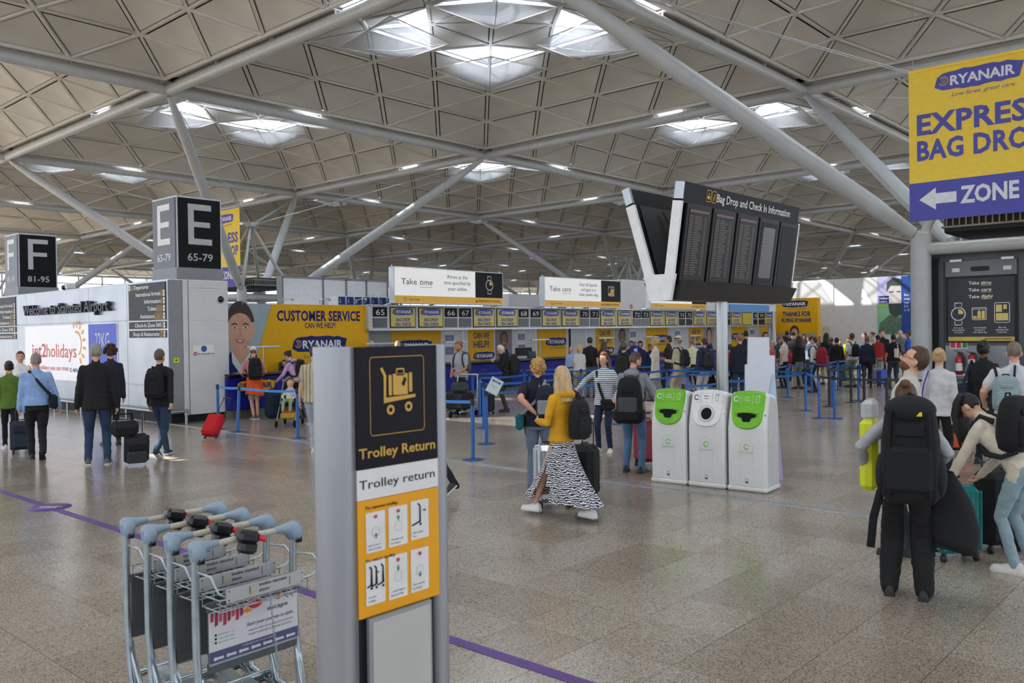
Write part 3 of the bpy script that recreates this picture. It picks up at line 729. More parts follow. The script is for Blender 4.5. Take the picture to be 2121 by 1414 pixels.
def desk(x0, x1, lab, logo_at=None):
    t = thing('service_desk', lab, 'desk', (x0, VD, 0), group=None)
    p = Pl((0, 0, 0), (1, 0, 0)); w = x1-x0
    o = MB(); o.box((w/2, .45, .62), (w-.01, .8, .80), navyd, None, .01); o.build('front', t)
    o = MB(); o.box((w/2, .40, DT-.03), (w, .95, .05), counter, None, .008); o.build('worktop', t)
    o = MB(); o.box((w/2, .55, .2), (w-.02, .8, .40), kick); o.build('plinth', t)
    if logo_at: 
        o = MB(); logo(p, o, logo_at, .8, 1.05, yel, navy, d=.054, harp=navy, tag_=False); o.build('logo', t, 'yellow brush logo')
    return t
desk(x_d0, xe_cs, 'long blue customer service desk under the yellow wall with portrait', on(pd, 529, 790)[0]-x_d0)
n_d = 8; xs0 = on(pd, 790, 700)[0]; wd = (x_end-xs0)/n_d
dl = ['65', '67', '69', '71', '73', '75', '77', '79']
for k in range(n_d): desk(xs0+k*wd, xs0+(k+1)*wd, 'blue check-in desk with black worktop, %s from the left' % ('first', 'second', 'third', 'fourth', 'fifth', 'sixth', 'seventh', 'eighth')[k], wd/2 if k in (0, 3) else None)

# ---------------- check-in header
VH = 20.4; ph = faceV(VH); hx0, hz1 = on(ph, 763, 632); hx1, _ = on(ph, 1607, 660); hz0 = on(ph, 763, 680)[1]; hz1 = 2.875; hz0 = 2.165
t = thing('check_in_header', 'long grey header fascia carrying the desk numbers 65 to 79', 'header sign', (0, 0, 0))
o = MB(); ph.slab(o, hx0, hz0, hx1, hz1, mat('header_grey', '#c9cacc', .4), -.5, 0); ph.slab(o, hx0-.02, hz0-.05, hx1, hz0, alu_m, -.5, .05); ph.slab(o, hx0-.02, hz1, hx1, hz1+.03, alu_m, -.5, .05); o.build('fascia', t)
nums = [(65, 772, 801), (66, 921, 946), (67, 951, 975), (68, 1074, 1094), (69, 1099, 1119), (70, 1202, 1219), (71, 1223, 1240), (72, 1311, 1327), (73, 1329, 1344), (74, 1406, 1418), (75, 1421, 1433), (76, 1487, 1499), (77, 1502, 1512), (78, 1560, 1568), (79, 1571, 1582)]
scr = [(807, 860), (866, 917), (979, 1024), (1028, 1071), (1122, 1160), (1163, 1199), (1243, 1275), (1279, 1308), (1346, 1374), (1377, 1403), (1436, 1460), (1463, 1485), (1514, 1535), (1537, 1556), (1583, 1601)]
hh = hz1-hz0; screen_y = mat('screen_yellow', '#b3a348', .3, emit=.12); screen_d = mat('screen_blank', '#2a2b2c', .12)
nh = [(on(ph, a, 650)[0], on(ph, b2, 650)[0]) for _, a, b2 in nums]; sh_ = [(on(ph, a, 650)[0], on(ph, b2, 650)[0]) for a, b2 in scr]
for (nn, _, _), (a, c) in zip(nums, nh):
    o = MB(); ph.slab(o, a, hz0+hh*.53, c, hz1-hh*.06, blk, 0, .02); ph.text(o, str(nn), (a+c)/2, hz0+hh*.60, hh*.25, white, (c-a)*.62, 'c', .0, d=.024); o.build('number_plate', t, 'black number plate reading %d' % nn)
    o = MB(); ph.slab(o, a, hz0+hh*.06, c, hz0+hh*.47, screen_d, 0, .02); o.build('small_screen', t)
for k, (a, c) in enumerate(sh_):
    o = MB(); ph.slab(o, a, hz0+hh*.05, c, hz1-hh*.05, blk, 0, .02); e = .03; m_ = screen_y
    ph.slab(o, a+e, hz0+hh*.05+e, c-e, hz1-hh*.05-e, m_, .0, .024)
    if k != 13:
        logo(ph, o, (a+c)/2, hz1-hh*.25, (c-a)*.8, blue, white, d=.028, tag_=False)
        ph.text(o, 'BAG DROP', (a+c)/2, hz0+hh*.33, hh*.15, blue, (c-a)*.55, 'c', .03, d=.028); ph.text(o, 'VISA CHECK', (a+c)/2, hz0+hh*.13, hh*.15, blue, (c-a)*.64, 'c', .03, d=.028)
    o.build('screen', t)
# ---------------- graphic wall behind the desks
VW = 21.3; pw = faceV(VW); t = thing('check_in_back_wall', 'white wall with yellow posters behind the check-in desks', 'back wall', (0, 0, 0))
wx0, wx1 = on(pw, 730, 700)[0], on(pw, 1640, 700)[0]
o = MB(); pw.slab(o, wx0, 0, wx1, hz0+.1, wpanel, -.1, 0); o.build('panel', t)
def wx(px): return on(pw, px, 710)[0]
zt_, zb_ = hz0, .95
def info(px0, px1, z0, z1):
    o = MB(); pw.slab(o, wx(px0), z0, wx(px1), z1, white, 0, .012); a, c = wx(px0), wx(px1); h = z1-z0
    pw.rect(o, a+.02, z0+.02, c-.02, z1-h*.3, mat('leaflet_blue', '#27427c', .5), .016)
    for k in range(4): pw.rect(o, a+.05, z0+.06+k*h*.14, c-.06, z0+.075+k*h*.14, white, .018)
    o.build('notice', t)
def ypost(px0, px1, kind, lx=None):
    a, c = wx(px0), wx(px1); o = MB(); pw.slab(o, a, .6, c, zt_, yel, 0, .02)
    if kind == 'logo':
        l0, l1 = wx(lx[0]), wx(lx[1]); logo(pw, o, (l0+l1)/2, zt_-.55, l1-l0, navy, white, navy, d=.03)
    else:
        m_ = (a+c)/2; w = (c-a)
        pw.text(o, 'CAN WE', m_, zt_-.36, .22, navy, w*.62, 'c', .02, d=.024); pw.text(o, 'HELP?', m_, zt_-.68, .24, navy, w*.62, 'c', .02, d=.024)
        logo(pw, o, m_+w*.1, zt_-.98, w*.85, navy, white, navy, d=.024)
    o.build('poster', t, 'yellow poster')
def face(px0, px1, zc, s, dk, bgc):
    a, c = wx(px0), wx(px1); o = MB(); pw.slab(o, a, .6, c, zt_, bgc, 0, .015); m_ = (a+c)/2; sm = mat('printed_skin_'+str(dk), '#8a5a40' if dk else '#d8a68a', .5)
    pw.disc(o, m_, zc+s*.25, s*1.12, hair_p, .018, 20, s*1.4); pw.disc(o, m_, zc, s*.8, sm, .020, 20, s*1.15); pw.rect(o, m_-s*.35, zc-s*2, m_+s*.35, zc-s*.9, sm, .019)
    for k in (-1, 1): pw.disc(o, m_+k*s*.35, zc+s*.12, s*.1, hair_p, .023, 8, s*.06)
    pw.poly(o, [(m_-s*.3, zc-s*.5), (m_, zc-s*.68), (m_+s*.3, zc-s*.5)], white, .023); pw.poly(o, [(m_-s*1.6, zc-s*3), (m_-s*.8, zc-s*1.6), (m_+s*.8, zc-s*1.6), (m_+s*1.6, zc-s*3)], navy, .0185)
    o.build('poster', t, 'printed portrait poster')
beige = mat('printed_beige', '#a9a6a2', .5)
o = MB(); pw.poly(o, [(wx(765), .6), (wx(825), .6), (wx(808), zt_), (wx(765), zt_)], beige, .004); o.build('poster', t, 'grey slanted part of a poster')
ypost(810, 913, 'logo', (823, 893)); info(921, 940, 1.7, 2.05); info(921, 940, 1.25, 1.65)
ypost(970, 1022, 'help'); face(1026, 1060, 1.72, .2, 1, mat('printed_mauve', '#8a7a7c', .5)); info(1072, 1087, 1.7, 2.05); info(1072, 1087, 1.25, 1.65)
ypost(1113, 1172, 'logo', (1130, 1172)); ypost(1234, 1270, 'help'); face(1273, 1303, 1.72, .24, 1, beige); info(1305, 1317, 1.7, 2.05); info(1305, 1317, 1.25, 1.65)
ypost(1338, 1383, 'logo', (1350, 1383)); info(1398, 1408, 1.7, 2.05); ypost(1427, 1455, 'help'); face(1457, 1480, 1.72, .24, 0, beige)
ypost(1515, 1548, 'logo', (1515, 1540)); ypost(1575, 1612, 'logo', (1578, 1606)); info(1553, 1562, 1.7, 2.05)
o = MB()
for p in (958, 1108, 1182, 1213, 1390, 1565): pw.slab(o, wx(p)-.03, .0, wx(p)+.03, zt_, white, 0, .05)
o.build('post', t, kind='stuff')
o = MB(); pw.slab(o, wx(1178), 1.0, wx(1177)+.16, zt_, dark, 0, .03); pw.slab(o, wx(1067), 1.12, wx(1100), 1.42, dark, 0, .04); o.build('opening', t, 'dark opening', kind='stuff')
# desk lights
for k, px in enumerate((556, 800, 955, 1130, 1265, 1360, 1450)):
    x_ = on(pd, px, 715)[0]; P_ = Vector((x_, VD+.25, DT))
    t2 = thing('desk_light', 'slim T-shaped desk light on %s' % ('the customer service desk' if k == 0 else 'the desks, %s light from the left' % ('', 'first', 'second', 'third', 'fourth', 'fifth', 'sixth')[k]), 'lamp', P_)
    o = MB(); o.tube([(0, 0, 0), (0, 0, .62)], .018, alu_m, 8); o.lathe([(.07, 0), (.07, .012), (0, .012)], alu_m, n=14); o.build('pole', t2)
    o = MB(); o.box((0, 0, .64), (.95, .10, .05), alu_m, None, .008); o.build('light_bar', t2)
for k, px in enumerate((1165, 1228, 1300, 1395, 1475)):
    x_ = on(pd, px, 715)[0]
for k, px in enumerate((650, 1158,)):
    x_ = on(pd, px, 740)[0]; t2 = thing('office_chair', 'black office chair behind the %s' % ('customer service desk' if k == 0 else 'desk under the yellow logo poster'), 'chair', (x_, VD+1.05, 0))
    o = MB(); o.box((0, 0, .5), (.5, .48, .08), counter, None, .03); o.build('seat', t2); o = MB(); o.box((0, .22, .98), (.48, .09, .66), counter, None, .04); o.build('backrest', t2)
    o = MB(); o.tube([(0, 0, .08), (0, 0, .48)], .03, counter)
    for a in range(5): o.bar((0, 0, .09), (.3*math.cos(a*1.257), .3*math.sin(a*1.257), .04), .04, .04, counter)
    o.build('base', t2)

# ---------------- take time / take care light boxes
def lightbox(v, x0, x1, ytl, ybl, words, lines, pic, lab, nm='hanging_light_box'):
    p = faceV(v); a, zt = on(p, x0, ytl); c, _ = on(p, x1, 600); _, zb = on(p, x0, ybl); w = c-a; h = zt-zb
    t = thing(nm, lab, 'light box', (a, v, zb)); q = Pl((0, 0, 0), (1, 0, 0))
    o = MB(); o.box((w/2, .12, h/2), (w, .24, h), alu_m, None, .01); o.build('case', t)
    o = MB(); e = .03; q.rect(o, e, h*.22, w*.72, h-e, lite, .003); q.rect(o, w*.72, h*.22, w-e, h-e, liteb, .003); q.rect(o, e, e, w-e, h*.22, liteg, .003)
    q.text(o, words[0], w*.06, h*.53, h*.17, blk, w*.13, 'l', .0, d=.006); q.text(o, words[1], w*.215, h*.53, h*.17, blk, w*.11, 'l', .0, .3, d=.006); q.rect(o, w*.215, h*.46, w*.32, h*.475, orange, .006)
    for k, l in enumerate(lines): q.text(o, l, w*.55, h*(.74-.17*k), h*.115, blk, w*.25*len(l)/max(map(len, lines)), 'c', .0, d=.006)
    (watch if pic else bag)(q, o, w*.86, h*.6, h*.42, white, liteg, .006)
    q.ring(o, w*.09, h*.12, h*.05, h*.012, blk, .006); q.text(o, 'London Stansted', w*.12, h*.10, h*.045, blk, d=.006); q.text(o, '#LETSGETBACKTOTRAVEL', w*.97, h*.08, h*.075, blk, w*.25, 'r', .01, d=.006)
    o.build('face', t)
    o = MB()
    for x_ in (.03, w-.03): o.tube([(x_, .12, h), (x_, .12, h+.05)], .03, alu_m)
    for x_ in (.06, w-.06): o.tube([(x_, .2, 0), (x_, .5, 2.9-zb-.0)], .025, alu_m)
    o.build('bracket', t)
lightbox(19.95, 815, 1042, 551, 628, ('Take', 'time'), ('Arrive at the', 'time specified by', 'your airline'), True, 'white Take time light box with a watch picture above signs 65 to 67')
lightbox(19.95, 1127, 1286, 572, 635, ('Take', 'care'), ('Seal all liquids', 'and gels in a', 'clear plastic bag'), False, 'white Take care light box with a liquids bag picture above signs 69 to 71')
lightbox(19.95, 1347, 1463, 585, 639, ('Take', 'flight'), ('Place all', 'electricals flat', 'in your tray'), False, 'gold edged light box half hidden behind the black information board')
# ---------------- volumes behind the header
def volume(v, x0, x1, yt, name, lab, m, cat, depth=1.5, zb=0.):
    p = faceV(v); a, zt = on(p, x0, yt); c = on(p, x1, yt)[0]
    o = MB(); o.box(((a+c)/2, v+depth/2, (zt+zb)/2), (c-a, depth, zt-zb), m); x = o.build(name); tag(x, lab, cat); return p, a, c, zt
volume(27, 1287, 1480, 578, 'partition_block', 'plain white partition block behind the check-in header, left part', wpanel, 'partition')
volume(30, 1480, 1640, 596, 'partition_block', 'plain white partition block with a blue strip behind the black board', wpanel, 'partition')
p = faceV(29.99); o = MB(); p.slab(o, *on(p, 1510, 648), *on(p, 1592, 632), mat('fascia_blue', '#4a8fd0', .5), 0, .05); x = o.build('blue_fascia'); tag(x, 'light blue fascia strip above the far end of the header', 'fascia')
p, a, c, zt = volume(23.5, 1054, 1128, 608, 'partition_block', 'plain white partition block between the two light boxes', wpanel, 'partition')
volume(21.75, 575, 830, 631.5, 'partition_block', 'low white partition carrying the row of blue boxes', wpanel, 'partition', 1.5)
# glazed back-lit box over customer service
p = faceV(22.6); a, zt = on(p, 584, 573); c = on(p, 802, 580)[0]; zb = on(p, 584, 628)[1]-.3; w = c-a; h = zt-zb
t = thing('frosted_screen', 'frosted light box seen from behind in a grey frame above customer service', 'screen', (a, 22.6, zb)); q = Pl((0, 0, 0), (1, 0, 0))
o = MB(); q.rect(o, 0, 0, w, h, mat('frosted', '#cfd2d8', .5, emit=.12), 0); o.add([(0, .3, 0), (w, .3, 0), (w, .3, h), (0, .3, h)], [(0, 1, 2, 3)], wpanel); o.build('pane', t)
o = MB()
for k in range(5): x_ = w*(0, .36, .58, .78, 1)[k]; o.box((x_, .1, h/2), (.07, .25, h), gpanel)
for z_ in (0, h): o.box((w/2, .1, z_), (w, .25, .07), gpanel)
o.build('frame', t)
o = MB(); pale = mat('ghost_print', '#b3b6bc', .5); q.text(o, 'Take flight', w*.93, h*.5, h*.22, pale, w*.24, 'l', d=.004); 
o = MB(); q2 = Pl((w*.97, -.004, h*.45), (-1, 0, 0)); vs, fs, wd_ = glyphs('Take flight'); s_ = w*.2/wd_; o.add([q2.p(x_*s_, y_*s_, 0) for x_, y_ in vs], [f[::-1] for f in fs], pale); o.build('lettering', t, 'mirrored faint lettering')
p = faceV(21.8); 
for k in range(7):
    a = on(p, 700+k*17, 620)[0]; c = on(p, 715+k*17, 620)[0]; zb, zt = on(p, 715, 632)[1], on(p, 715, 613)[1]
    t2 = thing('blue_cabinet', 'blue cabinet box %s in the row above the yellow wall' % ('first', 'second', 'third', 'fourth', 'fifth', 'sixth', 'seventh')[k], 'cabinet', (a, 21.8, zb), group='blue boxes above customer service')
    o = MB(); o.box(((c-a)/2, .25, (zt-zb)/2), (c-a, .5, zt-zb), white, None, .01); o.build('body', t2)
    o = MB(); o.box(((c-a)/2, -.01, (zt-zb)/2), (c-a-.04, .03, zt-zb-.04), mat('cabinet_blue', '#1d3f86', .4)); q = Pl((0, -.026, 0), (1, 0, 0)); q.ring(o, .07, .1, .025, .012, white, .002); q.line(o, [(.07, .13), (.07, .2)], .02, white, .002); o.build('door', t2)
# air vent units on the tree pods
def vent(x0, x1, y0, y1, z0, z1, lab):
    t = thing('air_vent', lab, 'air vent', (x0, y0, z0)); w, d, h = x1-x0, y1-y0, z1-z0
    o = MB(); o.box((w/2, d/2, h/2), (w, d, h), dark, None, .04); o.build('housing', t)
    o = MB()
    for k in range(24): o.box((-.02, d*(k+.5)/24, h*.55), (.06, .03, h*.4), gpanel); o.box((w*(k+.5)/24, -.02, h*.55), (.03, .06, h*.4), gpanel)
    o.build('fin', t, kind='stuff')
    o = MB(); 
    for z_ in (h*.3, h*.8): o.box((w/2, d/2, z_), (w+.1, d+.1, .05), gpanel)
    o.build('rim', t)
vent(25.25-1.1, 25.25+1.4, 41.5-2., 41.5+2.4, 4.45, 5.0, 'dark air vent unit between the tree columns behind the letter E sign')
vent(24.15, 26.6, 2.9, 6.55, 4.42, 4.98, 'dark air vent unit under the large hanging banner')

# ---------------- hanging banners
def banner(u, v, z0, z1, w, lab, nm='hanging_banner'):
    t = thing(nm, lab, 'banner', (u, v, z0)); q = Pl((0, 0, 0), (0, -1, 0)); h = z1-z0
    o = MB(); q.rect(o, 0, h*.25+.0, w, h, byel, .0); q.rect(o, 0, 0, w, h*.25, lav, .0); q.slab(o, 0, -.02, w, .05, lav, -.03, .03); q.slab(o, 0, h-.05, w, h+.02, byel, -.03, .03)
    o.add([q.p(0, 0, -.012), q.p(w, 0, -.012), q.p(w, h, -.012), q.p(0, h, -.012)], [(3, 2, 1, 0)], byel); o.build('fabric', t)
    o = MB(); logo(q, o, w*.5, h*.895, w*.60, lav, bwhite, lav, d=.006)
    q.text(o, 'EXPRESS', w*.06, h*.57, h*.135, lav, w*.88, 'l', .034, d=.006, space=1.05); q.text(o, 'BAG DROP', w*.06, h*.40, h*.13, lav, w*.88, 'l', .034, d=.006, space=1.05)
    arrow(q, o, w*.21, h*.135, w*.27, bwhite, -1, .006, .3); q.text(o, 'ZONE', w*.37, h*.09, h*.11, bwhite, w*.40, 'l', .034, d=.006); o.build('print', t)
    for x_ in (.1, w-.1): o = MB(); o.tube([q.p(x_, h), q.p(x_, h+max(.3, min(2.5, BZ-z1)))], .008, alu_m, 4); o.build('wire', t)
UB = 22.6; pbn = faceU(UB); b0 = on(pbn, 1883, 300)[0]; bz1 = on(pbn, 1883, 150)[1]; bz0 = on(pbn, 1886, 458)[1]; bw = on(pbn, 2186, 300)[0]-b0
banner(UB, -b0, bz0, bz1, bw, 'large yellow and violet EXPRESS BAG DROP banner hanging beside the right tree column')
p = faceU(23.3); a = on(p, 497, 500)[0]; z1_ = on(p, 490, 432)[1]; z0_ = on(p, 494, 590)[1]
banner(23.3, -(a-bw*.95), z0_, z0_+(z1_-z0_), bw*.95, 'yellow and violet banner hanging behind the letter E sign')

# ---------------- right-hand pod
U2 = 24.3; pp = faceU(U2); t = thing('service_pod', 'dark grey service pod with a Take time poster between the tree columns', 'pod', (0, 0, 0))
a0 = -6.95; a1 = -3.6; ptop = 3.95
slate = mat('pod_slate', '#54575c', .4); slate2 = mat('pod_grey', '#73777c', .4)
o = MB(); o.box((U2+1, -(a0+a1)/2, ptop/2), (2, a1-a0, ptop), slate); o.build('body', t)
x_, _ = on(pp, 1945, 600); o = MB(); pp.slab(o, a0, 0, x_, ptop-.15, dark, 0, .06); o.build('black_panel', t, 'matt black side panel')
xf0, xf1 = on(pp, 1960, 640)[0], on(pp, 2108, 640)[0]; zf0, zf1 = on(pp, 1968, 706)[1], on(pp, 1968, 574)[1]; zf2 = on(pp, 1968, 542)[1]
o = MB(); pp.slab(o, xf0, zf1, xf1, zf2, slate2, 0, .08, .01); pp.slab(o, xf0-.25, .0, xf0-.05, zf2, slate, 0, .05); pp.slab(o, xf1+.05, 0, xf1+.3, zf2, slate, 0, .05)
pp.rrect(o, (xf0+xf1)/2-.22, zf1+.12, (xf0+xf1)/2+.22, zf1+.24, .05, dark, .084)
for s_ in (.1, .82): pp.rect(o, xf0+(xf1-xf0)*s_, zf1+.12, xf0+(xf1-xf0)*s_+.18, zf1+.22, white, .084); pp.slab(o, xf0+(xf1-xf0)*s_-.03, zf1+.38, xf0+(xf1-xf0)*s_+.25, zf1+.44, alu_m, .08, .16)
o.build('frame', t)
o = MB(); pp.slab(o, xf0, zf0-.04, xf1, zf1, dark, .0, .05); pp.slab(o, xf0+.06, zf0, xf1-.06, zf1-.05, dgrey, .05, .06); w = xf1-xf0-.12; cx = (xf0+xf1)/2; h = zf1-zf0
py_ = mat('pod_yellow', '#e4d27a', .45)
pp.rect(o, xf0+.06, zf0, xf1-.06, zf0+h*.065, mat('poster_gold', '#d6bd55', .45), .063)
for k, s_ in enumerate(('time', 'care', 'flight')):
    z_ = zf0+h*(.87-.105*k); pp.text(o, 'Take', cx-w*.18, z_, h*.05, white, w*.165, 'l', .02, d=.063); pp.text(o, s_, cx+w*.01, z_, h*.05, white, w*(.155 if k < 2 else .18), 'l', .02, .3, d=.063); pp.rect(o, cx+w*.01, z_-h*.02, cx+w*.17, z_-h*.012, py_, .063)
watch(pp, o, cx-w*.34, zf0+h*.42, w*.30, white, py_, .063); bag(pp, o, cx-w*.02, zf0+h*.42, w*.25, white, py_, .063)
x9 = cx+w*.32; z9 = zf0+h*.43; pp.rrect(o, x9-w*.11, z9-h*.15, x9+w*.11, z9+h*.15, .04, white, .063, w=.015); pp.rect(o, x9-w*.09, z9-h*.12, x9+w*.09, z9-h*.01, py_, .063); pp.rect(o, x9-w*.09, z9+h*.01, x9+w*.0, z9+h*.12, py_, .063); pp.rect(o, x9+w*.02, z9+h*.05, x9+w*.07, z9+h*.12, py_, .063)
for k, ls in enumerate((('Arrive at the', 'time specified by', 'your airline'), ('Seal all liquids', 'and gels in a', 'clear plastic bag'), ('Place all', 'electricals flat', 'in your tray'))):
    for m_, l in enumerate(ls): pp.text(o, l, cx+w*(-.34+.33*k), zf0+h*(.195-.035*m_), h*.022, white, w*.2*len(l)/17, 'c', .02, d=.063)
pp.text(o, '#LETSGETBACKTOTRAVEL', xf1-.12, zf0+h*.02, h*.025, blk, w*.4, 'r', .02, d=.066); o.build('poster', t, 'grey poster with watch, liquids bag and tray pictures')
o = MB(); za = on(pp, 2000, 800)[1]; pp.slab(o, xf0-.02, za, xf1, zf0-.12, mat('pod_window', '#767b80', .12, .3), 0, .02); pp.slab(o, xf0-.05, za-.05, xf1+.2, za, alu_m, 0, .3); pp.slab(o, xf0-.05, 1.0-.25, a1, 1.0-.2, alu_m, 0, .12); o.build('window', t, 'reflecting grey glass panel')
o = MB(); xx, zz = on(pp, 1968, 720); pp.rect(o, xx, zz-.02, xx+.42, zz+.18, white, .03); 
for k in range(3): pp.rect(o, xx+.02+k*.14, zz, xx+.13+k*.14, zz+.16, (red, red, green)[k], .032)
o.build('safety_sign', t, 'red and white fire safety sign')
for k, px in enumerate((1990, 2016)):
    x_, z_ = on(pp, px, 775 if k == 0 else 758); P_ = pp.p(x_, z_-.0, .14); s = 1 if k == 0 else .6
    t2 = thing('fire_extinguisher', 'red fire extinguisher on the pod, %s' % ('the tall one at left' if k == 0 else 'the short one at right'), 'fire extinguisher', P_)
    fr = mat('extinguisher_red', '#b5121b', .25, coat=.5)
    o = MB(); o.lathe([(0, 0), (.085, 0), (.085, .42*s), (.05, .5*s), (.02, .53*s), (0, .53*s)], fr, n=16); o.build('cylinder', t2)
    o = MB(); o.box((0, 0, .55*s), (.06, .05, .05), dark); o.bar((0, 0, .57*s), (-.0, .12, .62*s), .02, .015, dark); o.tube([(0, -.03, .55*s), (0, -.1, .5*s), (-.02, -.1, .2*s)], .012, dark, 6); o.build('valve', t2)
    o = MB(); o.lathe([(.087, .1*s), (.087, .3*s)], white, n=16); o.build('label', t2)

q_ = PD(1307, 640, 45); o = MB(); o.box((q_.x, q_.y, .82), (1.6, 1.2, 1.64), wpanel); x = o.build('platform'); tag(x, 'white platform carrying the lone person above the check-in header', 'platform')
# ---------------- far walls and posters
UW = 47.5; pf = faceU(UW); t = thing('end_wall', 'tall white end wall behind the crowd at the far right', 'wall', (0, 0, 0), kind=None)
x0, z1_ = on(pf, 1637, 583); x1 = on(pf, 1900, 600)[0]
z1_ = on(pf, 1750, 577)[1]
o = MB(); pf.slab(o, x0, 0, x1+3, z1_, wpanel, -.4, 0); o.build('panel', t)
o = MB(); a_ = on(pf, 1727, 650)[0]; pf.slab(o, x0, 0, a_, z1_-.1, wpanel, 0, .05); d0, d1 = on(pf, 1704, 676); pf.slab(o, d0, 0, on(pf, 1719, 680)[0], d1, mat('cream_door', '#c9c0b0', .5), .05, .09); o.build('door', t, 'cream service door')
pa, pb_ = on(pf, 1817, 640)[0], on(pf, 1867, 640)[0]; pc = on(pf, 1884, 640)[0]; zt = on(pf, 1840, 573)[1]; zb = on(pf, 1840, 692)[1]; zm = (zt+zb)/2+.1
o = MB(); pf.rect(o, pa, zm, pb_, zt, mat('poster_lilac', '#b9b6dc', .5), .01); pf.rect(o, pa, zb, pb_, zm, mat('poster_green', '#8fc79a', .5, var=.2, scale=1.2), .01); pf.rect(o, pb_, zb, pc+1, zt, mat('poster_royal', '#1d4796', .5), .01)
w = pb_-pa; cx = pa+w*.72; cz = zt-(zt-zb)*.36; sk = mat('poster_grey_skin', '#c9c4c6', .5); sd_ = mat('poster_ink', '#3f4a48', .5)
pf.poly(o, [(cx-w*.28, zm), (cx-w*.3, cz+.35), (cx-w*.15, cz+.75), (cx+w*.26, cz+.8), (pb_, cz+.4), (pb_, zm)], sk, .014); pf.poly(o, [(cx-w*.32, cz+.3), (cx-w*.3, cz+.8), (cx-w*.05, cz+1.05), (pb_, cz+.95), (pb_, cz+.6), (cx-w*.15, cz+.62)], sd_, .018)
pf.poly(o, [(cx-w*.26, zm), (cx-w*.2, zm-.5), (cx, zm-.75), (pb_, zm-.6), (pb_, zm)], sd_, .018); pf.poly(o, [(pa+w*.03, zb), (pa+w*.1, zb+.6), (cx-w*.2, zm-.6), (pb_, zm-.75), (pb_, zb)], mat('poster_bronze', '#5d7a66', .5, var=.3, scale=4), .016)
pf.line(o, [(cx-w*.2, cz+.28), (cx-w*.02, cz+.3)], .06, sd_, .02); pf.line(o, [(cx+w*.1, cz+.3), (cx+w*.25, cz+.28)], .06, sd_, .02)
pf.rect(o, pa+w*.06, zm+.02, pa+w*.5, zm+.42, navy, .02); pf.text(o, 'Unlearn', pa+w*.09, zm+.24, .13, white, d=.024); pf.text(o, 'Learn.', pa+w*.09, zm+.06, .13, white, d=.024); pf.rect(o, pa+w*.06, zm-.22, pa+w*.4, zm, mat('poster_lime', '#8fc43c', .5), .02); pf.text(o, 'Lund', pa+w*.09, zm-.17, .13, white, d=.024)
for k, l in enumerate(('Bec', 'enq', 'top', 'Eur', 'in B')): pf.text(o, l, pb_+.15, zt-1.05-.2*k, .13, white, d=.014)
o.build('poster', t, 'tall poster of a bearded stone statue face in lilac and green')
p2 = faceU(44.5); a, zt = on(p2, 1607, 619); c, _ = on(p2, 1693, 620); zb = on(p2, 1650, 700)[1]; w = c-a
t = thing('thanks_banner', 'yellow THANKS FOR FLYING poster board at the far end of the desks', 'poster', (44.5, -a, 0)); q = Pl((0, 0, 0), (0, -1, 0)); h = zt-zb
o = MB(); o.box((.2, -w/2, zt/2), (.4, w, zt), yel); o.build('board', t)
o = MB(); q.rect(o, w*.02, 0, w*.98, zb+h*.12, mat('printed_grey', '#a7a39c', .5), .004); logo(q, o, w*.47, zb+h*.86, w*.62, navy, white, navy, d=.006)
q.text(o, 'THANKS FOR', w*.5, zb+h*.55, h*.12, navy, w*.68, 'c', .034, d=.006); q.text(o, 'FLYING RYANAIR', w*.5, zb+h*.40, h*.10, navy, w*.72, 'c', .034, d=.006)
q.disc(o, w*.45, zb+h*.16, .26, hair_p, .008, 16, .34); q.disc(o, w*.45, zb+h*.12, .19, skin_p, .012, 16, .27); o.build('print', t)
for k in range(2):
    xx = on(p2, 1609+k*8, 640); t2 = thing('furled_parasol', 'furled grey stand leaning beside the THANKS poster, %s' % ('left one' if k == 0 else 'right one'), 'stand', (43.6, -xx[0], 0))
    o = MB(); o.lathe([(.04, 0), (.04, .4), (.16, .6), (.15, 1.2), (.05, 2.9), (0, 3.0)], wpanel, n=12); o.build('cover', t2)
# ================================================================== FLIGHT INFORMATION BOARD
P0 = PU(1495, 700, 11.2); cu_, cv_ = 11.2, P0.y
t = thing('information_board', 'black double-sided Bag Drop and Check In Information board on a steel pole', 'sign board', (cu_, cv_, 0))
X0, X1 = 9.66-cu_, 13.15-cu_; L_ = X1-X0
pole_m = mat('polished_steel', '#a4a6a6', .3, 1., var=.06, scale=3, stretch=(8, 8, .3)); bblk = mat('board_black', '#121316', .5, spec=.2); bezel = mat('board_bezel', '#0a0a0b', .4, spec=.2); edge_w = mat('board_edge', '#eef0f2', .35, emit=.0)
o = MB(); o.tube([(0, 0, 0), (0, 0, 2.5)], .086, pole_m, 24); o.lathe([(.2, 0), (.2, .02), (0, .02)], pole_m, n=24); o.build('pole', t)
vf0, vf1, vr0, vr1 = -.14, -.33, .20, .60; zb, zt = 2.60, 3.93
def shell(prof, m, x0=X0, x1=X1, b=None):
    b = b or MB(); b.prism(prof, lambda y, z: Vector((x0, y, z)), lambda y, z: Vector((x1, y, z)), m); return b
shell([(-.30, 2.66), (-.18, 2.43), (.22, 2.43), (.34, 2.66), (.2, 2.70), (-.14, 2.70)][::-1], mat('board_trough', '#35322f', .45, spec=.3), X0+.06, X1-.06).build('trough', t)
for y0, y1, nm in ((vf0, vf1, 'front_panel'), (vr0, vr1, 'rear_panel')):
    s_ = -1 if y0 < 0 else 1
    shell([(y0, zb), (y1, zt), (y1-s_*.10, zt), (y0-s_*.10, zb)][::(1 if s_ > 0 else -1)], bblk).build(nm, t)
o = MB()
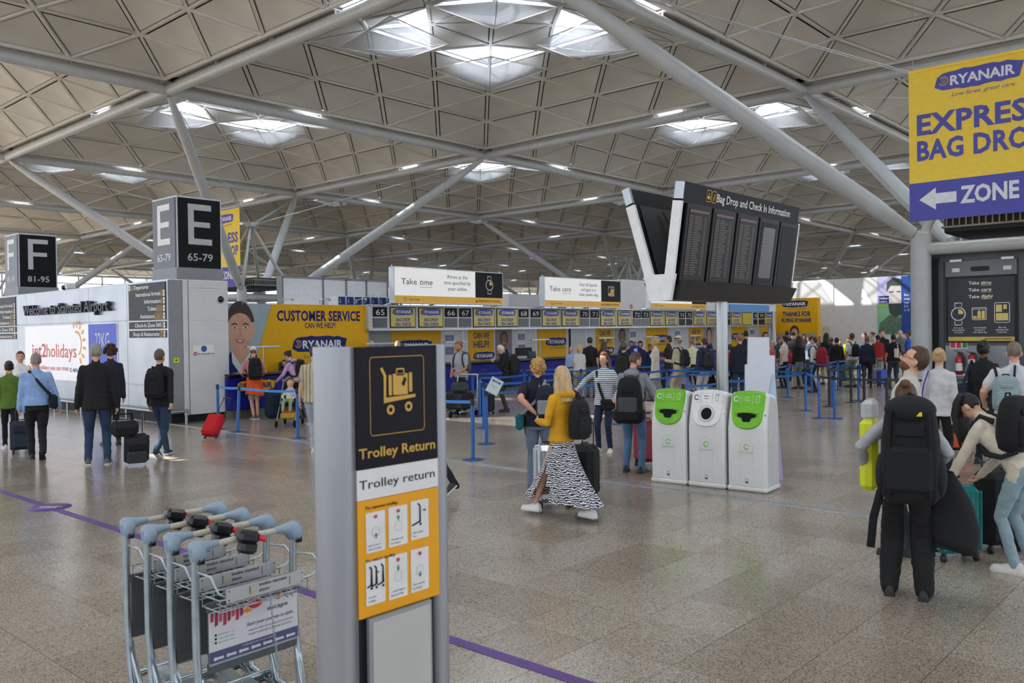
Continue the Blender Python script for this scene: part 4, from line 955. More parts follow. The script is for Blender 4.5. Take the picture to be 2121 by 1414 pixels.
for x in (X0-.03, X1+.03):
    for y0, y1 in ((vf0, vf1), (vr0, vr1)):
        s_ = -1 if y0 < 0 else 1; yy = -s_*.04
        k = .82; ya, za = y0+(y1-y0)*k, zb+(zt-zb)*k
        o.bar((x, y0-s_*.05, zb-.0), (x, ya-s_*.05, za), .05, .13, edge_w, up=(0, 1, 0)); 
    o.add([(x-.028, -.13, 2.42), (x-.028, .19, 2.42), (x-.028, .27, 2.76), (x-.028, -.20, 2.76), (x+.028, -.13, 2.42), (x+.028, .19, 2.42), (x+.028, .27, 2.76), (x+.028, -.20, 2.76)], [(0, 1, 2, 3), (7, 6, 5, 4), (0, 4, 5, 1), (1, 5, 6, 2), (2, 6, 7, 3), (3, 7, 4, 0)], edge_w)
o.build('end_frame', t, 'white V-shaped end frames')
o = MB()
for x in (X0-.03,):
    for y0, y1 in ((vf0, vf1), (vr0, vr1)):
        s_ = -1 if y0 < 0 else 1; k = .84; o.bar((x, y0+(y1-y0)*k-s_*.05, zb+(zt-zb)*k), (x, y1-s_*.05, zt), .05, .11, alu_m, up=(0, 1, 0))
o.build('end_cap', t)
slope = math.atan2(vf0-vf1, zt-zb); q = Pl((X0, vf0-.002, zb), (1, 0, 0), (0, vf1-vf0, zt-zb)); h = math.hypot(zt-zb, vf0-vf1)
o = MB(); q.text(o, 'Bag Drop and Check In Information', L_*.245, h*.868, h*.085, white, L_*.66, 'l', .012, d=.006)
for k, x_ in enumerate((.165, .205)):
    xx = L_*x_; q.rrect(o, xx, h*.855, xx+L_*.033, h*.965, .02, ygold, .006, w=.01)
q.text(o, 'i', L_*.214, h*.875, h*.07, yel, .05, 'l', .03, .3, d=.008); q.rect(o, L_*.17, h*.88, L_*.19, h*.91, yel, .008); q.disc(o, L_*.182, h*.93, .015, yel, .008, 8); o.build('lettering', t, 'white heading lettering with two gold pictograms')
scrm = mat('amber_screen', '#120e0c', .4, var=.2, spec=.2); amb = mat('amber_text', '#4a3a28', .4, emit=.1)
R5 = random.Random(5)
for k in range(5):
    x0, x1 = L_*(.012+k*.197), L_*(.012+(k+1)*.197-.012)
    o = MB(); q.slab(o, x0, .03, x1, h*.80, bezel, .0, .05, .012); q.slab(o, x0+.07, .10, x1-.07, h*.80-.06, scrm if k < 3 else bblk, .04, .054)
    if k < 3:
        q.rect(o, x0+.08, h*.80-.10, x1-.08, h*.80-.07, mat('amber_bar', '#6b4327', .4), .056)
        for r_ in range(26):
            y_ = h*.80-.16-r_*(h*.8-.30)/26
            for a, c in ((.08, .18), (.21, R5.uniform(.33, .42)), (.46, .52)): q.rect(o, x0+a, y_, x0+c, y_+.013, amb, .056)
    elif k == 3:
        q.rrect(o, x0+.13, .2, x1-.13, h*.80-.13, .03, mat('screen_ghost', '#35302b', .3), .056)
        for r_ in range(12): q.rect(o, x0+.17, .3+r_*.05, x1-.3, .31+r_*.05, amb, .058)
    q.rect(o, x1-.07, .04, x1-.045, .05, yel, .056)
    o.build('screen', t)
o = MB(); yy = vr0; q3 = Pl((X0+.1, vr0-.102, zb+.02), (1, 0, 0), (0, vr1-vr0, zt-zb)); q3.rect(o, 0, 0, L_-.2, h*.85, mat('mesh_back', '#2c2d30', .5, var=.3, scale=60), .004)
o.tube([q3.p(.5, h*.8, .04), q3.p(.62, h*.5, .06), q3.p(.58, h*.2, .05)], .012, dark, 6); o.build('mesh_back', t)
o = MB(); 
for k in range(3): o.box((X0+.17+k*.05, -.0+k*.02, 2.78+k*.11), (.05, .14, .07), white, Matrix.Rotation(.5*k, 3, 'X'), .008)
o.build('power_sockets', t, 'white power socket strip inside the V', kind='stuff')

# ================================================================== RECYCLING BINS
bin_m = mat('bin_shell', '#e8e9e7', .42, var=.04, scale=3); bing = mat('bin_green', '#74c41e', .35, var=.04); bingd = mat('bin_green_rim', '#5fa818', .4); binw = mat('bin_white', '#f0f0f0', .35); bslot = mat('bin_hole', '#121314', .7, spec=.2); bgrey = mat('bin_grey_side', '#cccecd', .4, var=.05)
A_ = F(1347, 997); B_ = F(1591, 1023); rd = (B_-A_); rl = rd.length; rd.normalize(); rz = math.atan2(rd.y, rd.x)
def make_bin(kind, lab, loc):
    t = thing('recycling_bin', lab, 'bin', loc, rz, 'row of three waste bins')
    w, d, HH = rl/3-.03, .46, 1.24; hw = w/2
    sp = lambda f: [(0-.0, .07), (.0, .80), (.02, .93), (.10, 1.20), (.15, 1.235), (d-.08, 1.19), (d, 1.05), (d, .07)]
    prof = sp(0); cy, cz = d/2, .62
    o = MB(); st = [(-hw, .04), (-hw+.012, .012), (-hw+.04, 0), (hw-.04, 0), (hw-.012, .012), (hw, .04)]; vs = []
    for x, s_ in st:
        for (y, z) in prof:
            yy = y+(s_ if y < cy else -s_); zz = z-(s_ if z > cz else 0); tp = 1-.05*max(0, z-.8)/.44
            vs.append((x*tp, yy, zz))
    n = len(prof); o.add(vs, [(i*n+j, (i+1)*n+j, (i+1)*n+(j+1) % n, i*n+(j+1) % n) for i in range(5) for j in range(n)], bin_m, False)
    o.add(vs[:n], [tuple(range(n))], bgrey); o.add(vs[-n:], [tuple(range(n))[::-1]], bgrey); o.build('body', t)
    o = MB(); o.box((0, d/2, .035), (w+.012, d+.02, .066), bin_m, None, .02); o.build('base', t)
    fr = Pl((0, 0, .80), (1, 0, 0), (0, .10, .40)); ph_ = .45; gm = bing if kind == 'g' else binw; rim_ = bingd if kind == 'g' else bgrey
    sh = []; a = hw*.86
    for k in range(0, 13):
        tt = math.pi*(1+k/12); sh.append((a*math.cos(tt)*(.55+.45*abs(math.cos(tt))**.6), .20+.24*math.sin(tt)*1.0))
    sh = [(-a, .42), (-a*.97, .25)]+[(x*.93, y) for x, y in [(a*math.cos(math.pi+math.pi*k/14), .17-.19*math.sin(math.pi*k/14)**.8) for k in range(1, 14)]]+[(a*.97, .25), (a, .42), (a*.8, .442), (a*.4, .462), (0, .468), (-a*.4, .462), (-a*.8, .442)]
    o = MB(); n = len(sh); V = [fr.p(x, y, .006) for x, y in sh]+[fr.p(x*.96, .25+(y-.25)*.96, .026) for x, y in sh]
    o.add(V, [(i, (i+1) % n, n+(i+1) % n, n+i) for i in range(n)]+[tuple(range(n, 2*n))], gm)
    o.ball((0, .155, 1.215), (a*1.0, .085, .042), gm, 18, 8); o.build('hood', t, 'lime green hood with a dark slot' if kind == 'g' else 'white hood with a round hole')
    h = MB()
    if kind == 'g':
        def slot(s_): return [(-.135*s_, .165+.018*s_), (-.05*s_, .185+.01*s_), (.05*s_, .185+.01*s_), (.135*s_, .165+.018*s_), (.13*s_, .15-.01*s_), (.07*s_, .138-.01*s_), (.045*s_, .09-.012*s_), (-.045*s_, .09-.012*s_), (-.07*s_, .138-.01*s_), (-.13*s_, .15-.01*s_)]
        so = slot(1.18); si = slot(.92); n = len(so)
        h.add([fr.p(x, y, .028) for x, y in so]+[fr.p(x, y-.008, .012+.018) for x, y in si], [(i, (i+1) % n, n+(i+1) % n, n+i) for i in range(n)], rim_)
        fr.poly(h, [(x, y-.008) for x, y in si][::-1], bslot, .031)
    else:
        fr.ring(h, 0, .155, .098, .03, rim_, .032); fr.disc(h, .008, .15, .078, bslot, .031, 24); fr.ring(h, -.005, .155, .09, .012, bin_m, .036)
    h.build('slot', t, 'dark opening')
    L = MB(); tm = white if kind == 'g' else blk
    fr.rrect(L, -a*.9, .295, a*.9, .425, .02, gm if kind == 'g' else binw, .028); fr.rrect(L, -a*.9, .295, a*.9, .425, .02, rim_, .029, w=.003)
    fr.ring(L, -a*.68, .36, .03, .011, tm, .03, 50, 330, 16); arrow(fr, L, -a*.68+.034, .372, .026, tm, 1, .031, .2); fr.line(L, [(-a*.42, .30), (-a*.42, .42)], .003, tm, .03); fr.line(L, [(a*.3, .30), (a*.3, .42)], .003, tm, .03)
    l1, l2 = ('mixed', 'recycling') if kind == 'g' else ('general', 'waste')
    fr.text(L, l1, -a*.06, .375, .018, tm, None, 'c', .01, d=.03); fr.text(L, l2, -a*.06, .342, .018, tm, None, 'c', .01, d=.03)
    fr.rrect(L, a*.5, .32, a*.68, .40, .01, tm, .03, w=.004); fr.line(L, [(a*.52, .395), (a*.72, .41)], .006, tm, .03); L.build('label', t)
    lo = Pl((0, -.002, 0), (1, 0, 0)); L = MB()
    arc = [(.085*math.cos(math.radians(k)), .56+.09*math.sin(math.radians(k))) for k in range(0, 181, 15)]
    lo.line(L, [(.085, .50)]+arc+[(-.085, .50)], .004, bgrey, .002); lo.slab(L, -.09, .492, .09, .502, bgrey, .0, .008)
    lo.ring(L, 0, .565, .03, .009, bing, .004, 50, 330, 16); arrow(lo, L, .034, .577, .028, bing, 1, .005, .2); lo.rect(L, -.035, .52, .035, .524, bing, .004); lo.line(L, [(-.09, .49), (-.09, .1)], .003, bgrey, .002); lo.line(L, [(.09, .49), (.09, .1)], .003, bgrey, .002)
    lo.rrect(L, -.018, .11, .018, .165, .004, blk, .003, w=.003); lo.rect(L, -.013, .115, .013, .13, blk, .003); L.build('emblem', t)
    L = MB(); L.ball(fr.p(a*1.04, .17, .004), .011, metal_m if kind == 'g' else binw, 8, 6); L.build('lock', t)
    return t
rn = Vector((-rd.y, rd.x, 0))
for k, (kd, lab) in enumerate((('g', 'white recycling bin with lime green hood beside the man with a large black backpack'), ('w', 'white general waste bin with a white hood and round hole'), ('g', 'white recycling bin with lime green hood, nearest the lilac board'))):
    make_bin(kd, lab, A_+rd*(rl/3*(k+.5)))
# stepped white card and lilac board
G_ = F(1570, 985); v_ = G_.y
pc_ = Pl((11.6, PU(1575, 800, 11.6).y, 0), (1, -1, 0)); o = MB()
pts = [on(pc_, *q) for q in ((1541, 888), (1604, 888), (1604, 736), (1593, 735), (1592, 698), (1549, 698), (1548, 754), (1543, 755))]
pts = [(x, y) for x, y in pts]; zlow = min(p[1] for p in pts); pts = [(pts[0][0], 0.02), (pts[1][0], 0.02)]+pts[2:]
o.prism(pts, lambda x, y: pc_.p(x, y, -.02), lambda x, y: pc_.p(x, y, .02), mat('card_white', '#dfe4ee', .5, var=.02)); x_ = o.build('display_card'); tag(x_, 'tall white stepped card stand behind the recycling bins', 'stand')
o = MB()
for k in range(3): xx, yy = on(pc_, 1551+k*12, 860+k*3); pc_.rect(o, xx-.025, yy-.006, xx+.025, yy+.006, blk, .022)
o.build('slit', x_, kind='stuff')
lil = mat('board_lilac', '#c7b3dc', .5, var=.05); lil2 = mat('board_sky', '#b4cfe6', .5)
a = F(1622, 994); pl_ = Pl(a, RT-Vector((0, 0, RT.z))); zt_ = on(pl_, 1606, 775)[1]; xt_ = on(pl_, 1605, 775)[0]
prof = [(-.42, 0), (0, 0), (xt_, zt_), (xt_-.03, zt_)]
o = MB(); o.prism(prof, lambda x, y: pl_.p(x, y, -.03), lambda x, y: pl_.p(x, y, 0), lil)
o.add([pl_.p(xt_*.45-.2, zt_*.55, .003), pl_.p(xt_*.55, zt_*.55, .003), pl_.p(xt_, zt_, .003), pl_.p(xt_-.03, zt_, .003)], [(0, 1, 2, 3)], lil2); x_ = o.build('floor_board'); tag(x_, 'pastel lilac and blue floor board standing beside the third bin', 'board')

# ================================================================== TROLLEY RETURN TOTEM
VT = 2.25; pt = faceV(VT); X_ = lambda px, py=800: on(pt, px, py)[0]; Z_ = lambda px, py: on(pt, px, py)[1]
xL, xR = X_(735), X_(903); zT = Z_(800, 716); xa, xz = X_(672), X_(930, 800)
t = thing('trolley_return_sign', 'tall grey Trolley Return totem sign in front of the luggage trolleys', 'sign', (0, 0, 0))
alt = mat('totem_aluminium', '#a3a7ad', .38, .55, var=.04, scale=3); tblk = mat('totem_black', '#100e19', .45, spec=.2); torange = mat('totem_orange', '#eba512', .4, var=.02); twht = mat('totem_white', '#e4e4e4', .4); tgold = mat('totem_gold', '#cfa546', .4)
def cap_prof(x0, s_):
    return [(x0, .0), (x0, .16)]+[(x0+s_*(.035+.0*k)+s_*.045*math.sin(math.radians(k)), .08+.08*math.cos(math.radians(k))) for k in range(0, 181, 15)]
o = MB(); o.prism(cap_prof(xL, -1), lambda x, y: Vector((x, VT+y, 0)), lambda x, y: Vector((x, VT+y, zT)), alt, True); o.build('side_post', t)
o = MB(); o.prism(cap_prof(xR, 1)[::-1], lambda x, y: Vector((x, VT+y, 0)), lambda x, y: Vector((x, VT+y, zT)), alt, True); o.build('side_post', t)
o = MB(); o.box(((xL+xR)/2, VT+.09, zT/2), (xR-xL, .12, zT-.01), dgrey); o.build('core', t)
zA, zB, zC = Z_(735, 975), Z_(735, 1040), Z_(735, 1286); w = xR-xL
o = MB(); q = Pl((xL, VT, 0), (1, 0, 0)); q.slab(o, 0, zA, w, zT-.002, tblk, -.02, .004)
x0, z1_ = on(pt, 763, 738); x1, z0_ = on(pt, 877, 900); x0 -= xL; x1 -= xL; z1_ = on(pt, 763, 740)[1]; z0_ = Z_(763, 903)
q.rrect(o, x0, z0_, x1, z1_, .012, tgold, .006, w=.0022)
def L2(px, py): a, b2 = on(pt, px, py); return (a-xL, b2)
q.line(o, [L2(787, 762), L2(795, 778), L2(795, 829), L2(858, 818)], .0105, tgold, .006)
for c_ in ((807, 848), (844, 841)): x_, z_ = L2(*c_); q.ring(o, x_, z_, .0125, .009, tgold, .006)
for a, b2, c2, d2 in ((803, 776, 809, 819), (845, 770, 851, 811)): p0, p1 = L2(a, d2), L2(c2, b2); q.rrect(o, *p0, *p1, .004, tgold, .006)
p0, p1 = L2(812, 818), L2(842, 772); q.rrect(o, *p0, *p1, .003, tgold, .006); p0, p1 = L2(819, 776), L2(834, 763); q.rrect(o, *p0, *p1, .003, tgold, .006, w=.005)
q.poly(o, [L2(829, 795), L2(835, 779), L2(839, 785), L2(834, 799)], tblk, .008)
q.text(o, 'Trolley Return', L2(741, 950)[0], L2(741, 951)[1], .034, tgold, L2(899, 930)[0]-L2(741, 950)[0], 'l', .018, d=.006); o.build('pictogram_panel', t, 'black panel with gold luggage trolley pictogram')
o = MB(); q.slab(o, 0, zB+.001, w, zA-.001, twht, -.02, .004); q.text(o, 'Trolley return', L2(742, 1014)[0], L2(742, 1015)[1], .031, tblk, L2(898, 985)[0]-L2(742, 1015)[0], 'l', .0, d=.006); o.build('name_panel', t, 'white panel reading Trolley return')
o = MB(); q.slab(o, 0, zC, w, zB-.001, torange, -.02, .004)
q.text(o, 'To remove trolley', L2(754, 1055)[0], L2(754, 1056)[1], .0105, tblk, L2(822, 1040)[0]-L2(754, 1040)[0], 'l', .02, d=.006); q.text(o, 'To return trolley', L2(755, 1163)[0], L2(755, 1166)[1], .0105, tblk, L2(817, 1140)[0]-L2(755, 1140)[0], 'l', .02, d=.006)
caps = ['Insert coin in|slot on trolley', 'The chain will|be released', 'Pull trolley|free', 'To return|trolley ...', '... insert key in|slot on trolley', 'Your coin will|be returned']
for k in range(6):
    r_, c_ = divmod(k, 3); px = (755, 802, 848)[c_]; pxr = (795, 841, 885)[c_]; pyt = ((1063, 1051, 1038), (1164, 1152, 1139))[r_][c_]; pyb = ((1147, 1134, 1119), (1256, 1243, 1228))[r_][c_]
    a0, z9 = L2(px, pyt); a1, _ = L2(pxr, pyt); _, z0 = L2(px, pyb); q.rrect(o, a0, z0, a1, z9, .004, twht, .006); ww, h_ = a1-a0, z9-z0
    for m_, l in enumerate(caps[k].split('|')): q.text(o, l, a0+ww*.1, z0+h_*(.16-.09*m_), h_*.05, tblk, ww*.045*len(l), 'l', .0, d=.008)
    tr = [(.15, .42), (.75, .5), (.8, .92), (.62, 1.0)]
    if k in (2,): q.line(o, [(a0+ww*.05, z0+h_*.38), (a0+ww*.5, z0+h_*.45), (a0+ww*.5, z0+h_*.85), (a0+ww*.38, z0+h_*.92)], ww*.07, tblk, .008); q.disc(o, a0+ww*.52, z0+h_*.38, ww*.06, tblk, .008, 10); arrow(q, o, a0+ww*.75, z0+h_*.72, ww*.2, green, 1, .008, .25)
    elif k == 3:
        for g2 in (0, .25, .6): q.line(o, [(a0+ww*(.05+g2*.9), z0+h_*.42), (a0+ww*(.28+g2), z0+h_*.46), (a0+ww*(.28+g2), z0+h_*.82), (a0+ww*(.18+g2), z0+h_*.88)], ww*.07, tblk, .008); q.disc(o, a0+ww*(.28+g2), z0+h_*.38, ww*.06, tblk, .008, 10)
        arrow(q, o, a0+ww*.62, z0+h_*.72, ww*.16, green, -1, .008, .25)
    else:
        q.ring(o, a0+ww*.5, z0+h_*.5, ww*.2, ww*.03, bgrey, .008, n=14); q.rect(o, a0+ww*.42, z0+h_*.84, a0+ww*.58, z0+h_*.92, red, .008); zz = z0+h_*(.7 if k in (1, 4) else .4)
        up = 1 if k in (0, 1) else -1; q.poly(o, [(a0+ww*.42, zz), (a0+ww*.58, zz), (a0+ww*.5, zz+up*h_*.08)][::up], green, .0085); q.line(o, [(a0+ww*.5, zz-up*h_*.06), (a0+ww*.5, zz)], ww*.05, green, .0085)
o.build('instruction_panel', t, 'orange panel with six white instruction cards')
o = MB(); a, c = L2(758, 1300)[0], L2(888, 1300)[0]; zt2 = Z_(765, 1278)
q.slab(o, a, 0, c, zt2, alt, .0, .02, .003); q.slab(o, a+.012, 0, c-.012, zt2-.012, mat('totem_card', '#b9b9b6', .45, var=.03), .018, .023); o.build('card_holder', t, 'pale grey card holder')

# ================================================================== LUGGAGE TROLLEYS
zinc = mat('trolley_zinc', '#aeb9bf', .3, .8, var=.12, scale=14); knob_m = mat('trolley_knob', '#8fa3b5', .42, var=.03); creamh = mat('handle_cream', '#c3bfae', .5, var=.05); tplate = mat('trolley_back', '#56575a', .5, var=.08); tstrip = mat('trolley_strip', '#bdbfbf', .4, .3, var=.06); keyred = mat('key_red', '#e0242f', .35); lockm = mat('coin_lock', '#121316', .3)
A1, B1, A4 = F(405, 1140, 1.02), F(607, 1096, 1.02), F(262, 1089, 1.02)
ax_ = B1-A1; TW = ax_.length; ax_.normalize(); st = (A4-A1)/3; st.z = 0
trz = math.atan2(ax_.y, ax_.x); fwd = Vector((-ax_.y, ax_.x, 0)); org = (A1+B1)/2; org.z = 0
pf_ = Pl(org-fwd*.17, ax_); a_, b_ = on(pf_, 468, 1228), on(pf_, 628, 1199); zc_ = (a_[1]+b_[1])/2; STR = (a_[0], b_[0], zc_-.034, zc_+.034)
pf_ = Pl(org-fwd*.02, ax_); a_, b_, c_ = on(pf_, 431, 1266), on(pf_, 615, 1222), on(pf_, 431, 1378); ADV = (a_[0], b_[0], c_[1], (a_[1]+b_[1])/2)
def trolley(i, lab):
    t = thing('luggage_trolley', lab, 'luggage trolley', org+st*i, trz, 'nested luggage trolleys')
    hw = TW/2; o = MB()
    for s_ in (-1, 1):
        o.tube([(s_*hw, .0, 1.0), (s_*hw, .01, .8), (s_*(hw+.004), .0, .5), (s_*(hw+.006), -.03, .25), (s_*hw, -.05, .12)], .019, zinc, 10)
        o.tube([(s_*hw, -.02, .36), (s_*hw*.95, -.10, .18), (s_*hw*.85, -.35, .16), (s_*hw*.45, -.62, .17)], .016, zinc, 8)
        o.bar((s_*hw, -.02, .40), (s_*hw*.97, -.1, .12), .010, .03, zinc, up=(1, 0, 0))
    o.tube([(-hw*.45, -.62, .17), (hw*.45, -.62, .17)], .016, zinc, 8); o.tube([(-hw*.9, -.25, .16), (hw*.9, -.25, .16)], .015, zinc, 8); o.tube([(-hw*.97, .0, .20), (hw*.97, .0, .20)], .02, zinc, 8)
    o.bar((-.12, .0, .19), (-.04, -.6, .17), .07, .04, zinc); o.bar((.12, .0, .19), (.04, -.6, .17), .07, .04, zinc); o.build('frame', t)
    o = MB(); o.tube([(-hw, .0, 1.03), (0, .0, 1.035), (hw, .0, 1.03)], .0165, creamh, 12); o.build('handle', t, 'cream handle bar')
    for s_ in (-1, 1):
        k = MB(); k.tube([(s_*hw*.58, 0, 1.034), (s_*hw*.72, -.0, 1.034), (s_*hw*.86, -.0, 1.032), (s_*hw*.95, -.0, 1.022), (s_*hw*1.03, 0, 1.012), (s_*hw*1.08, 0, 1.008)], [.0172, .021, .032, .05, .05, .02], knob_m, 14)
        k.tube([(s_*hw, .0, .97), (s_*hw, 0, 1.03)], [.026, .036], knob_m, 12); k.ball((s_*hw, -.035, 1.01), (.034, .03, .045), knob_m, 12, 8)
        for m_ in range(3): k.box((s_*hw-.012+m_*.012, -.048, .975), (.005, .02, .03), dark)
        k.build('handle_knob', t, 'grey blue handle knob')
    o = MB(); c = Vector((-hw*.05, -.01, 1.035)); R = Matrix.Rotation(.25, 3, 'Y') @ Matrix.Rotation(-.2, 3, 'Z')
    o.box(c+Vector((0, -.015, .008)), (.105, .10, .062), lockm, R, .016); o.box(c+Vector((0, -.015, -.045)), (.085, .085, .065), lockm, R, .016); lo_ = o.build('coin_lock', t, 'black coin lock')
    o = MB(); o.tube([c+Vector((.045, -.05, -.0)), c+Vector((.075, -.065, -.02))], [.016, .011], keyred, 8); o.build('key', lo_, 'red key')
    o = MB(); zt_, zb_ = .90, .77; y0, y1 = -.0, -.0
    yf, yb = .0, -.16
    for z_ in (.80, .745):
        o.tube([(-hw+.03, yf, z_), (-hw+.03, yb, z_), (hw-.03, yb, z_), (hw-.03, yf, z_), (-hw+.03, yf, z_)], .0042, zinc, 5)
    for k in range(9):
        x_ = -hw+.03+(2*hw-.06)*k/8; o.tube([(x_, yf, .80), (x_, yf, .745), (x_, yb, .745), (x_, yb, .80)], .0032, zinc, 4)
    for k in range(3): o.tube([(-hw+.03, yf+(yb-yf)*k/2, .745), (hw-.03, yf+(yb-yf)*k/2, .745)], .0032, zinc, 4)
    for s_ in (-1, 1):
        o.tube([(s_*(hw-.005), .02, .90), (s_*(hw+.05), -.10, .895), (s_*(hw+.06), -.15, .84), (s_*(hw-.0), -.165, .81), (s_*(hw-.12), -.165, .80)] if s_ > 0 else [(s_*hw, .0, .92), (s_*(hw-.02), -.10, .905), (s_*(hw-.03), -.15, .83), (s_*(hw-.08), -.165, .80)], .0058, zinc, 6)
    o.tube([(-hw+.08, -.165, .80), (hw-.1, -.165, .80)], .005, zinc, 6)
    
    o.build('wire_basket', t)
    q = Pl((0, -.17, 0), (1, 0, 0)); o = MB(); xs0, xs1, zs0, zs1 = STR; q.slab(o, xs0, zs0, xs1, zs1, tstrip, 0, .006, .001)
    for x_ in (xs0+.012, xs1-.012):
        for z_ in (zs0+.012, zs1-.012): q.disc(o, x_, z_, .004, dark, .0075, 8)
    w = xs1-xs0; q.text(o, 'london stansted', xs0+w*.40, zs0+.045, .016, dgrey, w*.36, 'l', .02, d=.0075); q.text(o, 'airport', xs0+w*.40, zs0+.018, .016, dgrey, w*.13, 'l', .02, d=.0075); q.ring(o, xs0+w*.34, zs0+.038, .017, .008, mat('emblem_gold', '#c9b98a', .5), .0075, 90, 330, 12)
    for x_ in (.28, .80): q.rect(o, xs0+w*x_, zs0+.015, xs0+w*x_+.003, zs1-.012, dark, .0075)
    o.build('name_strip', t, 'silver strip lettered london stansted airport')
    q = Pl((0, -.02, 0), (1, 0, 0)); o = MB(); x0, x1, z0, z1 = ADV if i == 0 else (-hw+.012, ADV[1], ADV[2], ADV[3])
    q.slab(o, x0, z0, x1, z1, tplate, -.008, .0, .0); q.slab(o, x0, z0-.045, x1, z0, tplate, -.02, .004); q.slab(o, x0, z1, x1, z1+.045, tplate, -.02, .004)
    if i == 0:
        aw = mat('advert_white', '#d9dade', .35, var=.03); ap = mat('advert_violet', '#55557d', .4, var=.06); w, h = x1-x0, z1-z0
        q.rect(o, x0, z0, x1, z1, aw, .002); q.rect(o, x0, z0, x1, z0+h*.23, ap, .004); q.slab(o, x0, z0-.006, x1, z0+.004, zinc, .0, .01)
        P1 = [mat('advert_pink_%d' % k, c, .5) for k, c in enumerate(('#b52a55', '#8e2748', '#d04a6a', '#c9323f'))]
        for k in range(8): q.poly(o, [(x0+w*(.02+.045*k), z1-h*.02), (x0+w*(.055+.045*k), z1-h*.02), (x0+w*(.05+.045*k), z1-h*(.18+.03*(k*3 % 5))), (x0+w*(.018+.045*k), z1-h*(.2+.03*(k*3 % 5)))][::-1], P1[k % 3], .004)
        q.disc(o, x0+w*.5, z1-h*.06, w*.09, mat('advert_peel', '#f0c0a8', .5), .005, 20, h*.10); q.disc(o, x0+w*.5, z1-h*.06, w*.075, P1[3], .006, 20, h*.085); q.disc(o, x0+w*.42, z1-h*.15, w*.05, mat('advert_orange', '#e48a3a', .5), .004, 12, h*.05); q.disc(o, x0+w*.77, z1-h*.05, w*.03, mat('advert_orange', '#e48a3a', .5), .004, 12)
        for k in range(6): q.disc(o, x0+w*(.84+.02*k), z1-h*(.05+.03*(k % 3)), w*.008, P1[1], .005, 6)
        q.text(o, 'escape', x0+w*.64, z1-h*.27, h*.10, blk, w*.24, 'l', .0, d=.005); q.text(o, 'Start your journey in style...', x0+w*.40, z1-h*.47, h*.075, blk, w*.56, 'l', -.0, .45, d=.005)
        q.text(o, 'WALK IN TODAY OR PRE-BOOK YOUR NEXT VISIT', x0+w*.42, z1-h*.58, h*.035, dgrey, w*.52, 'l', d=.005); q.text(o, 'ONLINE TO SAVE AND GUARANTEE YOUR SPACE', x0+w*.42, z1-h*.66, h*.035, dgrey, w*.50, 'l', d=.005)
        for k in range(3): q.disc(o, x0+w*.07, z1-h*(.46+.075*k), w*.012, blk, .005, 8); q.text(o, ('Follow us', 'Like our page', 'www.example')[k] if k < 2 else 'See our site', x0+w*.1, z1-h*(.475+.075*k), h*.025, dgrey, w*.17, 'l', d=.005)
        q.text(o, 'COMPLIMENTARY FOOD & DRINK', x0+w*.35, z0+h*.165, h*.035, aw, w*.36, 'l', d=.006)
        for k in range(7): cx = x0+w*(.05+.135*k); q.disc(o, cx+.005, z0+h*.085, w*.018, aw, .006, 10); q.rrect(o, cx+w*.02, z0+h*.06, cx+w*.10, z0+h*.11, .004, aw, .006)
        o.build('advert_panel', t, 'white and violet advert panel reading escape')
    else: o.build('back_plate', t, 'plain dark grey back plate')
    for x_, y_ in ((-hw, -.05), (hw, -.05), (0, -.62)):
        o = MB(); R = Matrix.Rotation(math.pi/2, 3, 'Y'); o.lathe([(0, -.018), (.062, -.018), (.065, 0), (.062, .018), (0, .018)], dark, (x_, y_, .065), 18, R=R); o.box((x_, y_, .10), (.05, .03, .08), zinc); o.build('wheel', t)
    return t
trs = [trolley(i, l) for i, l in enumerate(('nearest luggage trolley of the nested row, with a printed escape advert panel', 'second luggage trolley of the nested row, right behind the one with the advert', 'third luggage trolley of the nested row, counted from the advert', 'last luggage trolley of the nested row, farthest from the advert panel'))]
# chains hanging from the locks
def chain(p0, p1, n, parent=None, r=.0055):
    o = MB(); p0 = V3(p0); p1 = V3(p1); ring = [(0, 1), (.8, .7), (1, 0), (.8, -.7), (0, -1), (-.8, -.7), (-1, 0), (-.8, .7), (0, 1)]
    for k in range(n):
        tt = k/(n-1); c = p0.lerp(p1, tt)+Vector((0, 0, -.03*math.sin(math.pi*tt))); L = (p1-p0).length/n*1.25
        u_ = (p1-p0).normalized(); s_ = u_.cross(Vector((0, 1, 0)) if k % 2 else Vector((1, 0, 0))).normalized()
        o.tube([c+s_*(x*r)+u_*(y*L/2) for x, y in ring], .0018, zinc, 4, False)
    return o.build('chain', parent)
hw = TW/2
chain((.045, -.09, 1.0), (.12, -.13, .08), 62, trs[0])
for k in (1, 2, 3): chain((.05, -.09, .995), (.09, -.10, .93), 8, trs[k])

# ================================================================== BELT BARRIERS
bb = mat('barrier_blue', '#1a62b5', .35, coat=.3); bbelt = mat('belt_blue', '#1f62ac', .5); bcap = mat('barrier_cap', '#17181c', .4); bblack = mat('barrier_black', '#1c1d20', .4); blbelt = mat('belt_black', '#25262a', .5); bbase = mat('barrier_base', '#2a4d7c', .35, .3)
bbl = mat('belt_light_blue', '#3f8fe0', .5)
def mk_post(m, base):
    b = MB(); b.tube([(0, 0, .02), (0, 0, .88)], .032, m, 14); p = mesh_of(b, 'barrier_post'); b = MB(); b.tube([(0, 0, .87), (0, 0, .97)], .036, bcap, 14); c = mesh_of(b, 'barrier_cap')
    b = MB(); b.lathe([(.17, 0), (.17, .008), (.06, .022), (.035, .03), (0, .03)], base, n=28); return p, c, mesh_of(b, 'barrier_base')
PM = {'b': mk_post(bb, bbase), 'k': mk_post(bblack, bblack)}
POSTS = {}; bn = [0]
